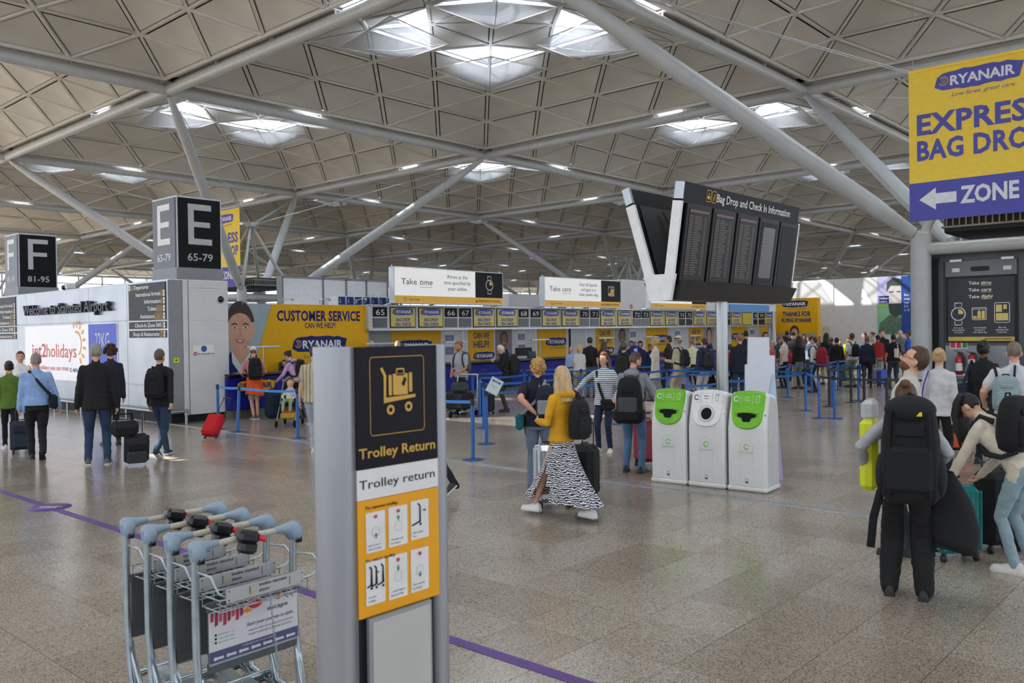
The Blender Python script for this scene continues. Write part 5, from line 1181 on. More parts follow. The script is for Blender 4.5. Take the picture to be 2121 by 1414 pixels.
def post(key, u, v, col, lab, lean=(0, 0), group='queue barrier posts'):
    t = thing('barrier_post', lab, 'barrier post', (u, v, 0), 0, group); t.rotation_euler = (lean[0], lean[1], 0); POSTS[key] = t
    p, c, b = PM[col]; link('pole', p, t); link('cap', c, t); link('foot', b, t); return t
def top_of(k, z):
    t = POSTS[k]; return Vector(t.location)+Matrix(t.rotation_euler.to_matrix()) @ Vector((0, 0, z))
def belt(a, b_, z=.925, m=None, sag=.02, txt=None, lab=None, z2=None):
    m = m or bbelt; p = top_of(a, z) if isinstance(a, str) else V3(a); q = top_of(b_, z if z2 is None else z2) if isinstance(b_, str) else V3(b_)
    o = MB(); n = 6; d = (q-p).normalized(); vs = []; side = Vector((-d.y, d.x, 0)).normalized()*.0012
    for s_ in (-1, 1):
        for i in range(n+1):
            c = p.lerp(q, i/n)+Vector((0, 0, -sag*math.sin(math.pi*i/n)))
            vs += [c+Vector((0, 0, -.025))+side*s_, c+Vector((0, 0, .025))+side*s_]
    N = 2*(n+1); fs = []
    for i in range(n): a0 = 2*i; fs += [(a0+N, a0+2+N, a0+3+N, a0+1+N), (a0, a0+1, a0+3, a0+2)]
    o.add(vs, fs, m); par = POSTS[a] if isinstance(a, str) else POSTS[b_]
    x = o.build('belt', par); x.matrix_parent_inverse = (Matrix.Translation(par.location) @ par.rotation_euler.to_matrix().to_4x4()).inverted()
    if txt:
        dd = d if d.dot(RT) > 0 else -d; nn = Pl((0, 0, 0), dd).n; q_ = Pl(p.lerp(q, .5)+Vector((0, 0, -.03-sag))+nn*.004, dd); o = MB(); q_.text(o, 'RYANAIR', 0, .018, .026, white, None, 'c', .03, d=0); y = o.build('lettering', x)
ordn = ['first', 'second', 'third', 'fourth', 'fifth', 'sixth', 'seventh', 'eighth', 'ninth', 'tenth', 'eleventh']
g = lambda x, y: F(x, y)
q = F(452, 888); post('a1', q.x, q.y, 'b', 'upright blue barrier post beside the white kiosk wall'); q = F(492, 894); post('a2', q.x, q.y, 'b', 'leaning blue barrier post between the kiosk and the stroller', (0.0, .06)); q = F(617, 907); post('a3', q.x, q.y, 'b', 'blue barrier post in front of the stroller')
post('a4', 9.84, 12.0, 'b', 'blue barrier post mostly hidden behind the Trolley Return totem')
q = F(980, 952); post('A', q.x, q.y, 'b', 'nearest blue barrier post, just right of the Trolley Return totem'); q = F(1008, 919); post('B', q.x, q.y, 'b', 'blue barrier post carrying a tilted notice')
belt('a1', 'a2', m=bbl); belt('a2', 'a3', m=bbl, sag=.03); belt('a3', 'a4', m=bbl); belt('a4', 'A', m=bbl, sag=.03)
lanes = [('L1', 8.72, [14.71, 16.5, 18.7, 20.5]), ('L2', 10.8, [13.4, 15.4, 18.5, 20.3, 22.1, 24.0, 25.9, 27.8, 30.4]), ('L3', 12.6, [13.17, 16.0, 18.2, 20.3, 22.3, 24.3, 27.7]), ('L4', 14.5, [14.97, 16.8, 19.03, 21.3, 23.5, 26.4]), ('L5', 16.1, [16.3, 18.5, 20.7])]
lname = ['nearest queue lane', 'second queue lane', 'third queue lane', 'fourth queue lane', 'queue lane by the desks']
for li, (k, v, us) in enumerate(lanes):
    for n_, u in enumerate(us):
        if k == 'L2' and n_ == 8: v = 10.95
        post(k+str(n_), u, v+.06*math.sin(n_*3.1+li), 'b', 'blue barrier post, %s from the left in the %s' % (ordn[n_], lname[li]))
        if n_: belt(k+str(n_-1), k+str(n_), txt=(k == 'L1' and n_ == 2), sag=.03)
belt('B', 'L20', sag=.03); belt('L30', 'B', sag=.02); belt('L40', 'L30'); belt('L50', 'L40'); belt('L23', 'L33'); belt('L43', 'L52'); belt('L13', 'L24', m=bbelt)
q = F(1697, 866); post('R1', q.x, q.y, 'b', 'dark blue barrier post standing alone beside a leaning light blue one'); q = F(1729, 867); post('R2', q.x, q.y, 'b', 'leaning light blue barrier post nearest the bearded man', (0.0, -.07))
POSTS['R1'].children[0].data = POSTS['R1'].children[0].data.copy(); POSTS['R1'].children[0].data.materials[0] = mat('barrier_navy', '#22336e', .35)
for n_, (x, y) in enumerate(((1718, 842), (1763, 833), (1790, 832))): q = F(x, y); post('K%d' % n_, q.x, q.y, 'k', 'black barrier post, %s of three left of the bearded man' % ('first', 'second', 'third')[n_], group='black barrier posts')
q = F(1837, 782, .97); post('K3', q.x, q.y, 'k', 'black barrier post right beside the bearded man', group='black barrier posts')
q = F(1724, 838); post('R3', q.x, q.y, 'b', 'blue barrier post half hidden by the first black post'); q = F(1778, 829); post('R4', q.x, q.y, 'b', 'blue barrier post between the second and third black posts')
belt('L13', 'R1', m=bbl); belt('R1', 'K3', m=blbelt, sag=.02); belt('K0', 'K1', m=blbelt); belt('K1', 'K2', m=blbelt); belt('R3', 'R4'); belt('L25', 'L26'); belt('L26', 'R4')
post('K4', 19.6, 4.6, 'k', 'black barrier post hidden behind the woman in the white jacket', group='black barrier posts'); belt('K3', 'K4', m=blbelt); belt('K3', 'K4', .55, blbelt)
post('K5', 19.9, 2.6, 'k', 'black barrier post in front of the fire extinguishers', group='black barrier posts'); belt('K4', 'K5', m=blbelt)
t = POSTS['B']; nf = (CAM-Vector(t.location)); nf.z = 0; nf.normalize(); ax2 = Vector((0, 0, 1)).cross(nf); 
R_ = Matrix.Rotation(-.5, 3, nf); ayv = (R_ @ Vector((0, 0, 1))+nf*-.25); axv = R_ @ ax2
o = MB(); q = Pl(Vector((0, 0, .97))+nf*.03, axv, (ayv-axv*ayv.dot(axv))); q.slab(o, -.02, 0, .22, .30, alu_m, 0, .012); q.rect(o, -.005, .015, .205, .285, mat('notice_sky', '#ccd8de', .5), .014); q.rect(o, .02, .215, .18, .25, navy, .016); q.text(o, 'RYANAIR', .1, .222, .018, white, .11, 'c', .02, d=.018)
q.text(o, 'Please wait', .1, .14, .016, blk, .12, 'c', d=.016); q.text(o, 'here', .1, .11, .016, blk, .05, 'c', d=.016); o.build('notice', t, 'tilted notice in a silver frame')
# ================================================================== PEOPLE
def ik(a, c, l1, l2, bend):
    a, c = V3(a), V3(c); d = c-a; L = d.length
    if L > (l1+l2)*.998: c = a+d*((l1+l2)*.998/L); d = c-a; L = d.length
    x = (l1*l1-l2*l2+L*L)/(2*L); hh = math.sqrt(max(0, l1*l1-x*x)); n = d.normalized(); b = V3(bend); b = (b-n*b.dot(n)).normalized()
    return a+n*x+b*hh, c
def skin(k): return mat('skin_%s' % k, {'fair': '#d9a68c', 'tan': '#bf8663', 'pink': '#dba08c', 'dark': '#6b4632', 'mid': '#a9745a'}[k], .5, var=.06, scale=20)
def cloth(hexc, bump=.5, sc=9, name=None): return mat(name or 'cloth_'+hexc.strip('#'), hexc, .85, var=.12, scale=sc, bump=bump, bscale=sc*1.3)
def hairm(hexc): return mat('hair_'+hexc.strip('#'), hexc, .55, var=.35, scale=26, bump=.6, bscale=60, stretch=(1, 1, .18))
_tmpc = bpy.data.collections.new('tmp')
def remesh(b, vox):
    me = bpy.data.meshes.new('r'); me.from_pydata(b.v, [], b.f); ob = bpy.data.objects.new('r', me); COL.objects.link(ob)
    m = ob.modifiers.new('r', 'REMESH'); m.mode = 'VOXEL'; m.voxel_size = vox; m.use_smooth_shade = True
    s = ob.modifiers.new('s', 'SMOOTH'); s.factor = .5; s.iterations = 2
    dg = bpy.context.evaluated_depsgraph_get(); out = bpy.data.meshes.new_from_object(ob.evaluated_get(dg), depsgraph=dg)
    bpy.data.objects.remove(ob); bpy.data.meshes.remove(me); return out
class Body:
    def __init__(s): s.b = MB(); s.seg = []
    def tube(s, pts, rs, tagn, n=10, flat=1., upv=None, w=1.):
        pts = [V3(p) for p in pts]; rs = rs if isinstance(rs, (list, tuple)) else [rs]*len(pts)
        s.b.tube(pts, list(rs), None, n, True, flat, upv)
        for i in (0, -1): s.b.ball(pts[i], rs[i]*min(1, flat) if flat < 1 else rs[i], None, 8, 6)
        for i in range(len(pts)-1): s.seg.append((pts[i], pts[i+1], rs[i], rs[i+1], tagn))
    def ball(s, c, r, tagn, R=None):
        s.b.ball(c, r, None, 12, 10, R); rr = min(r) if isinstance(r, (tuple, list)) else r
        s.seg.append((V3(c), V3(c)+Vector((0, 0, .001)), rr, rr, tagn))
    def loft(s, rings, tagn, n=16):
        """rings: (centre, rx, ry, rot matrix)"""
        vs = []
        for c, rx, ry, R in rings:
            for j in range(n):
                a = 2*math.pi*j/n; ca, sa = math.cos(a), math.sin(a); k = (abs(ca)**2.5+abs(sa)**2.5)**(-1/2.5)
                vs.append(V3(c)+R @ Vector((ca*rx*k, sa*ry*k, 0)))
        s.b.add(vs, [(i*n+j, i*n+(j+1) % n, (i+1)*n+(j+1) % n, (i+1)*n+j) for i in range(len(rings)-1) for j in range(n)]+[tuple(range(n))[::-1], tuple(range((len(rings)-1)*n, len(rings)*n))], None)
        for i in range(len(rings)-1):
            (c0, a0, b0, R), (c1, a1, b1, _) = rings[i], rings[i+1]
            for k in (-.55, 0, .55):
                s.seg.append((V3(c0)+R @ Vector((k*a0, 0, 0)), V3(c1)+R @ Vector((k*a1, 0, 0)), b0, b1, tagn))
_mi = {}
def person(label, px, top, D=None, feet=None, face=0., pose='stand', skn='fair', topc='#303236', botc='#2a2d33', shoe='#1d1d1f', hair='short', hc='#4a3526', sleeve='long', legs='long', lean=0., step=.0, armL=None, armR=None, head=(0, 0), fat=1., vox=None, hem=None, skirt=None, hood=None, female=False, h=None, glasses=False, beard=None, flat=False, name='person', short_c=None, topm=None, botm=None, hat=None, side=0., gp=None, grip=None, kneebend=0.):
    if feet: base = F(px if not isinstance(feet, tuple) else feet[0], feet if not isinstance(feet, tuple) else feet[1]); D = (base-CAM).dot(FW)
    P = PD(px, top, D)
    if h is None: h = min(1.95, max(1.35, P.z))
    base = P.copy() if not isinstance(feet, tuple) else base.copy(); base.z = 0
    s = h/1.75/(math.cos(lean)*.45+.55 if lean else 1); ry = math.atan2(base.y, base.x); rz = ry+math.radians(face)-math.pi/2
    t = thing(name, label, 'person', base, rz, gp); vox = vox or (.012 if D < 13 else .016 if D < 22 else .021)
    B = Body(); w = fat*(.93 if female else 1.); sh = .165*s*(.9 if female else 1.)*(.5+.5*fat)
    hipz = .92*s; RL = Matrix.Rotation(-lean, 3, 'X') @ Matrix.Rotation(side, 3, 'Y'); hip = Vector((0, 0, hipz))
    def up(x, y, z): return hip+RL @ (Vector((x, y, z))*s-hip)      # upper body point, leaned
    tg_b = 'bot' if not skirt else 'skin'
    # legs
    st = {'stand': ((-.10, .02), (.11, -.01)), 'stride': ((-.07, .5*step), (.07, -.5*step))}.get(pose, pose if isinstance(pose, tuple) else ((-.1, 0), (.1, 0)))
    feetp = []
    for k, (fx, fy) in zip((-1, 1), st):
        hj = Vector((k*.088*s*w, 0, hipz-.02)); lift = .0
        back = (fy < -.15) and not flat; an = Vector((fx*s, fy*s, (.085 if not back else .15)*s))
        kn, an = ik(hj, an, .44*s, .42*s, (0, 1, 0)); lr = .082*s*w
        if legs == 'long' and not skirt: ww = botm_w if (botm_w := (1.5 if hem == 'wide' else 1.)) else 1; B.tube([hj, hj.lerp(kn, .5), kn, kn.lerp(an, .5), an+Vector((0, 0, -.01))], [lr*1.08, lr*.98, lr*.74*ww, lr*.68*ww, lr*.58*ww], 'bot')
        elif legs == 'short':
            B.tube([hj, hj.lerp(kn, .6), kn+Vector((0, 0, .02))], [lr*1.1, lr*1.0, lr*.88], 'bot'); B.tube([kn, kn.lerp(an, .35), an], [lr*.6, lr*.62, lr*.38], 'skin')
        else: B.tube([hj, kn, kn.lerp(an, .35), an], [lr*.95, lr*.62, lr*.6, lr*.38], 'skin')
        feetp.append((an, back, k))
    B.loft([(Vector((0, 0, hipz-.10*s)), .13*s*w, .095*s*w, Matrix.Identity(3)), (Vector((0, -.005, hipz)), .168*s*w, .115*s*w, Matrix.Identity(3)), (up(0, 0, 1.02), .150*s*w, .10*s*w, RL)], tg_b)
    tz = .90 if hem in (None, 'wide') else hem
    rings = [(up(0, 0, 1.04), .155*s*w, .108*s*w, RL), (up(0, .005, 1.14), .158*s*w, .108*s*w, RL), (up(0, .01, 1.27), .178*s*(.5+.5*w), .118*s*w, RL), (up(0, 0, 1.375), .175*s*(.5+.5*w)*(.92 if female else 1), .10*s*w, RL), (up(0, -.01, 1.445), .125*s, .075*s, RL), (up(0, -.01, 1.475), .075*s, .06*s, RL)]
    jk = (tz < .9) or bool(skirt)
    low = [(up(0, 0, tz), (.178 if not jk else .188)*s*w, (.122 if not jk else .135)*s*w, RL), (up(0, 0, (tz+1.04)/2), .172*s*w, .12*s*w, RL)]
    B.loft(low+rings, 'top')
    if female: 
        for k in (-1, 1): B.ball(up(k*.07, .10, 1.27), (.06*s, .05*s, .06*s), 'top')
    # arms
    hands = []
    for k, tgt in ((-1, armL), (1, armR)):
        sj = up(k*sh/s, -.005, 1.388); tgt = up(*tgt) if tgt else up(k*(.235*w), .03, .80)
        el, wr = ik(sj, tgt, .29*s, .26*s, RL @ Vector((k*.5, -1, -.1))); ar = .050*s*(.4+.6*w)
        if sleeve == 'long': B.tube([sj, sj.lerp(el, .5), el, el.lerp(wr, .5), wr], [ar*1.22, ar*1.12, ar*1.0, ar*.95, ar*.82], 'top')
        elif sleeve == 'short': B.tube([sj, sj.lerp(el, .62)], [ar*1.22, ar*1.25], 'top'); B.tube([sj.lerp(el, .5), el, el.lerp(wr, .3), wr], [ar*.95, ar*.82, ar*.82, ar*.5], 'skin')
        elif sleeve == 'none': B.tube([sj, sj.lerp(el, .5), el, el.lerp(wr, .3), wr], [ar*1.05, ar*.95, ar*.8, ar*.8, ar*.5], 'skin')
        dr = (wr-el).normalized(); B.tube([wr-dr*.02, wr+dr*.07*s], [.027*s, .032*s], 'skin', 8, .6)
        hands.append((wr, dr, k, el))
    # head
    pv = up(0, -.005, 1.50); RH = RL @ Matrix.Rotation(math.radians(head[0]), 3, 'Z') @ Matrix.Rotation(math.radians(head[1]), 3, 'X')
    def hd(x, y, z): return pv+RH @ (Vector((x, y, z-1.50))*s)
    B.tube([up(0, -.02, 1.42), hd(0, -.0, 1.55)], [.058*s*(.5+.5*w), .052*s], 'skin')
    B.ball(hd(0, .0, 1.645), (.077*s, .094*s, .105*s), 'skin', RH); B.ball(hd(0, .028, 1.585), (.058*s, .066*s, .066*s), 'skin', RH); B.ball(hd(0, .055, 1.545), (.03*s, .03*s, .022*s), 'skin', RH)
    B.tube([hd(0, .088, 1.645), hd(0, .112, 1.605)], [.010*s, .015*s], 'skin', 8)
    for k in (-1, 1): B.ball(hd(k*.08, -.005, 1.61), (.011*s, .02*s, .031*s), 'skin', RH)
    if hood: B.ball(up(0, -.095, 1.44), (.12*s, .075*s, .06*s), 'top', RL); B.ball(up(0, -.03, 1.47), (.105*s, .095*s, .035*s), 'top', RL)
    me = remesh(B.b, vox*s)
    tags = {'skin': 0, 'top': 1, 'bot': 2}; mats = [skin(skn), topm or cloth(topc), botm or cloth(botc)]
    fc = np.empty(len(me.polygons)*3); me.polygons.foreach_get('center', fc); fc = fc.reshape(-1, 3); best = np.full(len(fc), 1e9); ti = np.zeros(len(fc), int)
    for a, b_, ra, rb, tg in B.seg:
        a_ = np.array(a); d_ = np.array(b_)-a_; L2_ = max(1e-9, float(d_ @ d_)); q = np.clip(((fc-a_) @ d_)/L2_, 0, 1)
        dist = np.linalg.norm(fc-(a_+q[:, None]*d_), axis=1)-(ra+(rb-ra)*q)-(.004 if tg == 'top' else 0)
        m_ = dist < best; best[m_] = dist[m_]; ti[m_] = tags[tg]
    # clean waist line: the top ends at its hem
    nrm = np.array(RL @ Vector((0, 0, 1))); hemz = float(np.array(up(0, 0, tz)) @ nrm); hgt = fc @ nrm
    tor = np.abs(fc[:, 0]) < .155*s*w
    ti[(ti == 1) & (hgt < hemz-(.06 if skirt else 0)) & tor] = 2 if not skirt else 0
    ti[(ti == 2) & (hgt > hemz+.01) & tor] = 1
    for m_ in mats: me.materials.append(m_)
    me.polygons.foreach_set('material_index', ti.astype(np.int32)); me.polygons.foreach_set('use_smooth', np.ones(len(fc), bool))
    if D < 17:   # cloth folds
        vc = np.empty(len(me.vertices)*3); me.vertices.foreach_get('co', vc); vc = vc.reshape(-1, 3); nn = np.empty(len(me.vertices)*3); me.vertices.foreach_get('normal', nn); nn = nn.reshape(-1, 3)
        vt = np.zeros(len(vc), bool)
        for p_, k_ in zip(me.polygons, ti):
            if k_: vt[list(p_.vertices)] = True
        for i in np.nonzero(vt)[0]:
            c = vc[i]; f_ = noise.noise(Vector((c[0]*9+px, c[1]*9, c[2]*16)))+.5*noise.noise(Vector((c[0]*22, c[1]*22+px, c[2]*26))); vc[i] += nn[i]*.007*f_
        me.vertices.foreach_set('co', vc.ravel())
    me.name = 'body'; body = link('body', me, t)
    # fingers are grown out of the palm as part of the same body
    if D < 24:
        fb = MB(); cur = .35
        for wr, dr, k, el in hands:
            sd = dr.cross(RL @ Vector((0, 1, 0))); sd = sd.normalized() if sd.length > .2 else dr.cross(Vector((1, 0, 0))).normalized(); pn = sd.cross(dr).normalized()
            ax = pn if abs(dr.z) > .6 else sd; cu_ = sd*(-k) if abs(dr.z) > .6 else -pn
            root = wr+dr*.075*s
            for f_, (off, ln) in enumerate(((-.024, .062), (-.008, .072), (.008, .068), (.024, .054))):
                p0 = root+ax*off*s-dr*.02; p1 = p0+(dr+cu_*.25).normalized()*ln*.55*s; p2 = p1+(dr*.6+cu_*.8).normalized()*ln*.5*s
                fb.tube([p0, p1, p2], [.0085*s, .008*s, .0065*s], mats[0], 6)
            p0 = wr+dr*.03*s+ax*.025*s*1; fb.tube([p0, p0+(dr*.6+ax*.7+cu_*.3)*.03*s, p0+(dr*.9+ax*.5+cu_*.5)*.055*s], [.010*s, .0095*s, .007*s], mats[0], 6)
        nb = MB(); nb.v = [tuple(v.co) for v in me.vertices]; nb.f = [tuple(p.vertices) for p in me.polygons]; nb.m = list(map(int, ti)); nb.sm = [True]*len(nb.f); nb.mats = list(mats)
        nb.add([Vector(v) for v in fb.v], fb.f, mats[0], True); m2 = mesh_of(nb, 'body'); body.data = m2; bpy.data.meshes.remove(me)
    # shoes
    shm = mat('shoe_'+shoe.strip('#'), shoe, .5, var=.08); sole = mat('shoe_sole', '#d9d6cf', .6) if shoe not in ('#1d1d1f', '#15161a') else mat('shoe_sole_dark', '#2a2725', .6)
    for an, back, k in feetp:
        o = MB(); Rf = Matrix.Rotation(-.75 if back else 0, 3, 'X') @ Matrix.Rotation(-k*.12, 3, 'Z'); c = Vector((an.x, an.y, 0)); z0 = an.z-.085*s; L = .27*s
        if back: c.z = 0
        def sp(x, y, z):
            v = Rf @ Vector((x, y-.14*s if back else y, z)); return c+v+(Vector((0, .14*s, .0)) if back else Vector((0, 0, max(0, z0))))
        prof = [(-.07, .030, .07), (-.05, .037, .085), (0, .038, .085), (.06, .040, .065), (.11, .046, .048), (.16, .044, .04), (.195, .028, .03)]
        n = 10; vs = []
        for (y, hw, hh) in prof:
            for j in range(n):
                a = math.pi*j/(n-1); vs.append(sp(-math.cos(a)*hw*s, y*s, .018*s+math.sin(a)*hh*s))
        o.add(vs, [(i*n+j, i*n+j+1, (i+1)*n+j+1, (i+1)*n+j) for i in range(len(prof)-1) for j in range(n-1)]+[tuple(range(n))[::-1], tuple(range((len(prof)-1)*n, len(prof)*n))], shm, True)
        vs = []
        for (y, hw, hh) in prof:
            for x_, z_ in ((-1, 0), (1, 0), (1, .022), (-1, .022)): vs.append(sp(x_*(hw+.004)*s, y*s*1.03, z_*s))
        o.add(vs, [(i*4+j, i*4+(j+1) % 4, (i+1)*4+(j+1) % 4, (i+1)*4+j) for i in range(len(prof)-1) for j in range(4)]+[(3, 2, 1, 0), tuple(len(vs)-4+j for j in range(4))], sole); o.build('shoe', t)
    # face
    if D < 45 and abs(((face+head[0]+180) % 360)-180) > 35:
        o = MB(); ek = mat('eye_dark', '#241a16', .3); wt = mat('eye_white', '#e8e4df', .3); lip = mat('lips', '#b06a60', .5)
        for k in (-1, 1):
            o.ball(hd(k*.031, .086, 1.638), (.014*s, .006*s, .008*s), wt, 8, 6, RH); o.ball(hd(k*.031, .0905, 1.638), (.007*s, .004*s, .0075*s), ek, 8, 6, RH)
            o.tube([hd(k*.016, .092, 1.657), hd(k*.034, .091, 1.661), hd(k*.05, .083, 1.655)], .0035*s, hairm(hc), 5)
        o.tube([hd(-.022, .087, 1.578), hd(0, .095, 1.576), hd(.022, .087, 1.578)], [.003*s, .006*s, .003*s], lip, 6); o.build('face', t)
    if glasses:
        o = MB(); gm = mat('spectacles', '#2a2a2c', .3)
        for k in (-1, 1):
            o.tube([hd(k*.032+.022*math.cos(a), .100, 1.637+.018*math.sin(a)) for a in [2*math.pi*i/10 for i in range(11)]], .0022*s, gm, 5); o.tube([hd(k*.054, .10, 1.64), hd(k*.082, .0, 1.635)], .0022*s, gm, 5)
        o.tube([hd(-.01, .1, 1.64), hd(.01, .1, 1.64)], .002, gm, 5); o.build('glasses', t)
    if beard:
        o = MB(); o.ball(hd(0, .040, 1.566), (.060*s, .063*s, .050*s), hairm(beard), 14, 10, RH); o.build('beard', t)
    # hair
    hm = hairm(hc); rs = random.Random(int(px*7+top))
    def cap(o, k=1.07, m=hm, front=.40, backz=-.72, sidez=-.05, bump_=.0, off=(0, -.006, 1.652), r=(.077, .094, .105), fr=.52, n=26, kk=18):
        vs = []; ok = []
        for i in range(kk+1):
            th = math.pi*i/kk
            for j in range(n):
                a = 2*math.pi*j/n; d = Vector((math.cos(a)*math.sin(th), math.sin(a)*math.sin(th), math.cos(th)))
                lim = (fr if d.y > front else (sidez if d.y > -.15 else backz))+.16*noise.noise(Vector((d.x*5, d.y*5, px))); keep = d.z > lim
                q = 1+bump_*noise.noise(d*6+Vector((px, 0, 0)))+.03*noise.noise(Vector((d.x*14, d.y*14, d.z*5+px)))
                rr = k if keep else .9
                vs.append(hd(off[0]+d.x*r[0]*rr*q, off[1]+d.y*r[1]*rr*q, off[2]+d.z*r[2]*rr*q)); ok.append(keep)
        fs = [(i*n+j, (i+1)*n+j, (i+1)*n+(j+1) % n, i*n+(j+1) % n) for i in range(kk) for j in range(n)]; fs = [f for f in fs if any(ok[q] for q in f)]
        o.add(vs, fs, m, True)
    def curtain(o, z1, r0=1.12, r1=1.35, ang=125, zt=1.68, wob=.05, m=hm):
        vs = []; n, kk = 40, 14
        for i in range(kk+1):
            u_ = i/kk; z = zt+(z1-zt)*u_; wd = (r0+(r1-r0)*u_)
            for j in range(n+1):
                a = math.radians(-90-ang+2*ang*j/n); q = 1+wob*noise.noise(Vector((a*5, u_*1.5, px)))+wob*.5*noise.noise(Vector((a*16, u_, px)))
                q *= 1-.10*max(0, u_-.75)*4; vs.append(hd(math.cos(a)*.080*wd*q, -.006+math.sin(a)*.096*wd*q*(1+.1*u_), z+.02*noise.noise(Vector((a*9, 0, px)))*u_))
        o.add(vs, [(i*(n+1)+j, i*(n+1)+j+1, (i+1)*(n+1)+j+1, (i+1)*(n+1)+j) for i in range(kk) for j in range(n)], m, True)
    o = MB()
    if hair == 'short': cap(o, 1.05, bump_=.05)
    elif hair == 'thin': cap(o, 1.03, front=.1, fr=.75)
    elif hair == 'receding': cap(o, 1.03, front=-.25, fr=.95, sidez=.9, backz=-.6)
    elif hair in ('bob', 'long', 'pony', 'bun', 'curly', 'fluffy'):
        cap(o, 1.14 if hair in ('bob', 'long') else 1.10, bump_=.10 if hair in ('curly', 'fluffy') else .02, sidez=-.35 if hair in ('bob', 'long', 'curly', 'fluffy') else -.05)
        if hair == 'bob': curtain(o, 1.50, ang=102)
        if hair == 'long': curtain(o, 1.36, r1=1.5, ang=105)
        if hair == 'pony': o.tube([hd(0, -.09, 1.66), hd(0, -.15, 1.63), hd(0, -.15, 1.52), hd(0, -.12, 1.42)], [.025, .035, .03, .01], hm, 10)
        if hair == 'bun': o.ball(hd(0, -.10, 1.70), (.045*s, .045*s, .042*s), hm, 12, 8)
        if hair == 'curly':
            for k in range(46):
                a, z_ = rs.uniform(-math.pi, math.pi), rs.uniform(-.6, 1)
                if math.sin(a) > .35 and z_ < .5: continue
                rr = math.sqrt(max(0, 1-z_*z_)); o.ball(hd(math.cos(a)*rr*.095, math.sin(a)*rr*.108, 1.65+z_*.115), rs.uniform(.024, .036)*s, hm, 7, 5)
        if hair == 'fluffy':
            for k in range(60):
                a, z_ = rs.uniform(-math.pi, math.pi), rs.uniform(-.75, 1)
                if math.sin(a) > .4 and z_ < .45: continue
                rr = math.sqrt(max(0, 1-z_*z_)); o.ball(hd(math.cos(a)*rr*.088, math.sin(a)*rr*.10, 1.645+z_*.11), rs.uniform(.018, .028)*s, hm, 7, 5)
    if o.v: o.build('hair', t)
    if hat:
        kd, hcx = hat; m = mat('hat_'+hcx.strip('#'), hcx, .8, bump=.2); o = MB()
        if kd == 'cap': cap(o, 1.13, m, front=2, backz=.0, sidez=.0); o.ball(hd(0, .12, 1.685), (.07*s, .075*s, .008*s), m, 14, 6, RH)
        elif kd == 'straw': cap(o, 1.15, m, front=2, backz=.12, sidez=.12, r=(.08, .095, .12)); o.lathe([(.09*s, 0), (.17*s, .0), (.175*s, .006), (.09*s, .012)], m, hd(0, 0, 1.675), 26, 1, 1.1, RH); o.lathe([(.092*s, .0), (.094*s, .035*s)], blk, hd(0, 0, 1.68), 26, 1, 1.15, RH)
        elif kd == 'hood': cap(o, 1.24, m, front=.45, backz=-.9, sidez=-.9, fr=.6)
        o.build('hat', t)
    if skirt:
        m, z1, slit = skirt; o = MB(); n, kk = 44, 16; vs = []; bad = set()
        z0 = .98
        for i in range(kk+1):
            u_ = i/kk; z = z0+(z1-z0)*u_; rx = (.145+.115*u_)*w; ry_ = (.102+.17*u_+abs(step)*.42*u_*u_)*w
            for j in range(n):
                a = 2*math.pi*j/n; f_ = 1+.05*u_*math.sin(a*9+u_*2)+.03*u_*math.sin(a*5)
                vs.append(Vector((math.cos(a)*rx*f_, math.sin(a)*ry_*f_+step*.0*u_, z+.015*math.sin(a*4)*u_))*s)
        fs = []
        for i in range(kk):
            for j in range(n):
                a = math.degrees(2*math.pi*(j+.5)/n)
                if slit and i > 6 and abs(a-slit) < 3+2.2*(i-6): continue
                fs.append((i*n+j, i*n+(j+1) % n, (i+1)*n+(j+1) % n, (i+1)*n+j))
        o.add(vs, fs, m, True); o.build('skirt', t)
    t['_s'] = s; del t['_s']
    _mi[label] = dict(t=t, s=s, up=up, hd=hd, hands=hands, base=base, rz=rz, M=Matrix.Translation(base) @ Matrix.Rotation(rz, 4, 'Z'), w=w)
    return _mi[label]

def wp(p, v): return p['M'] @ V3(v)
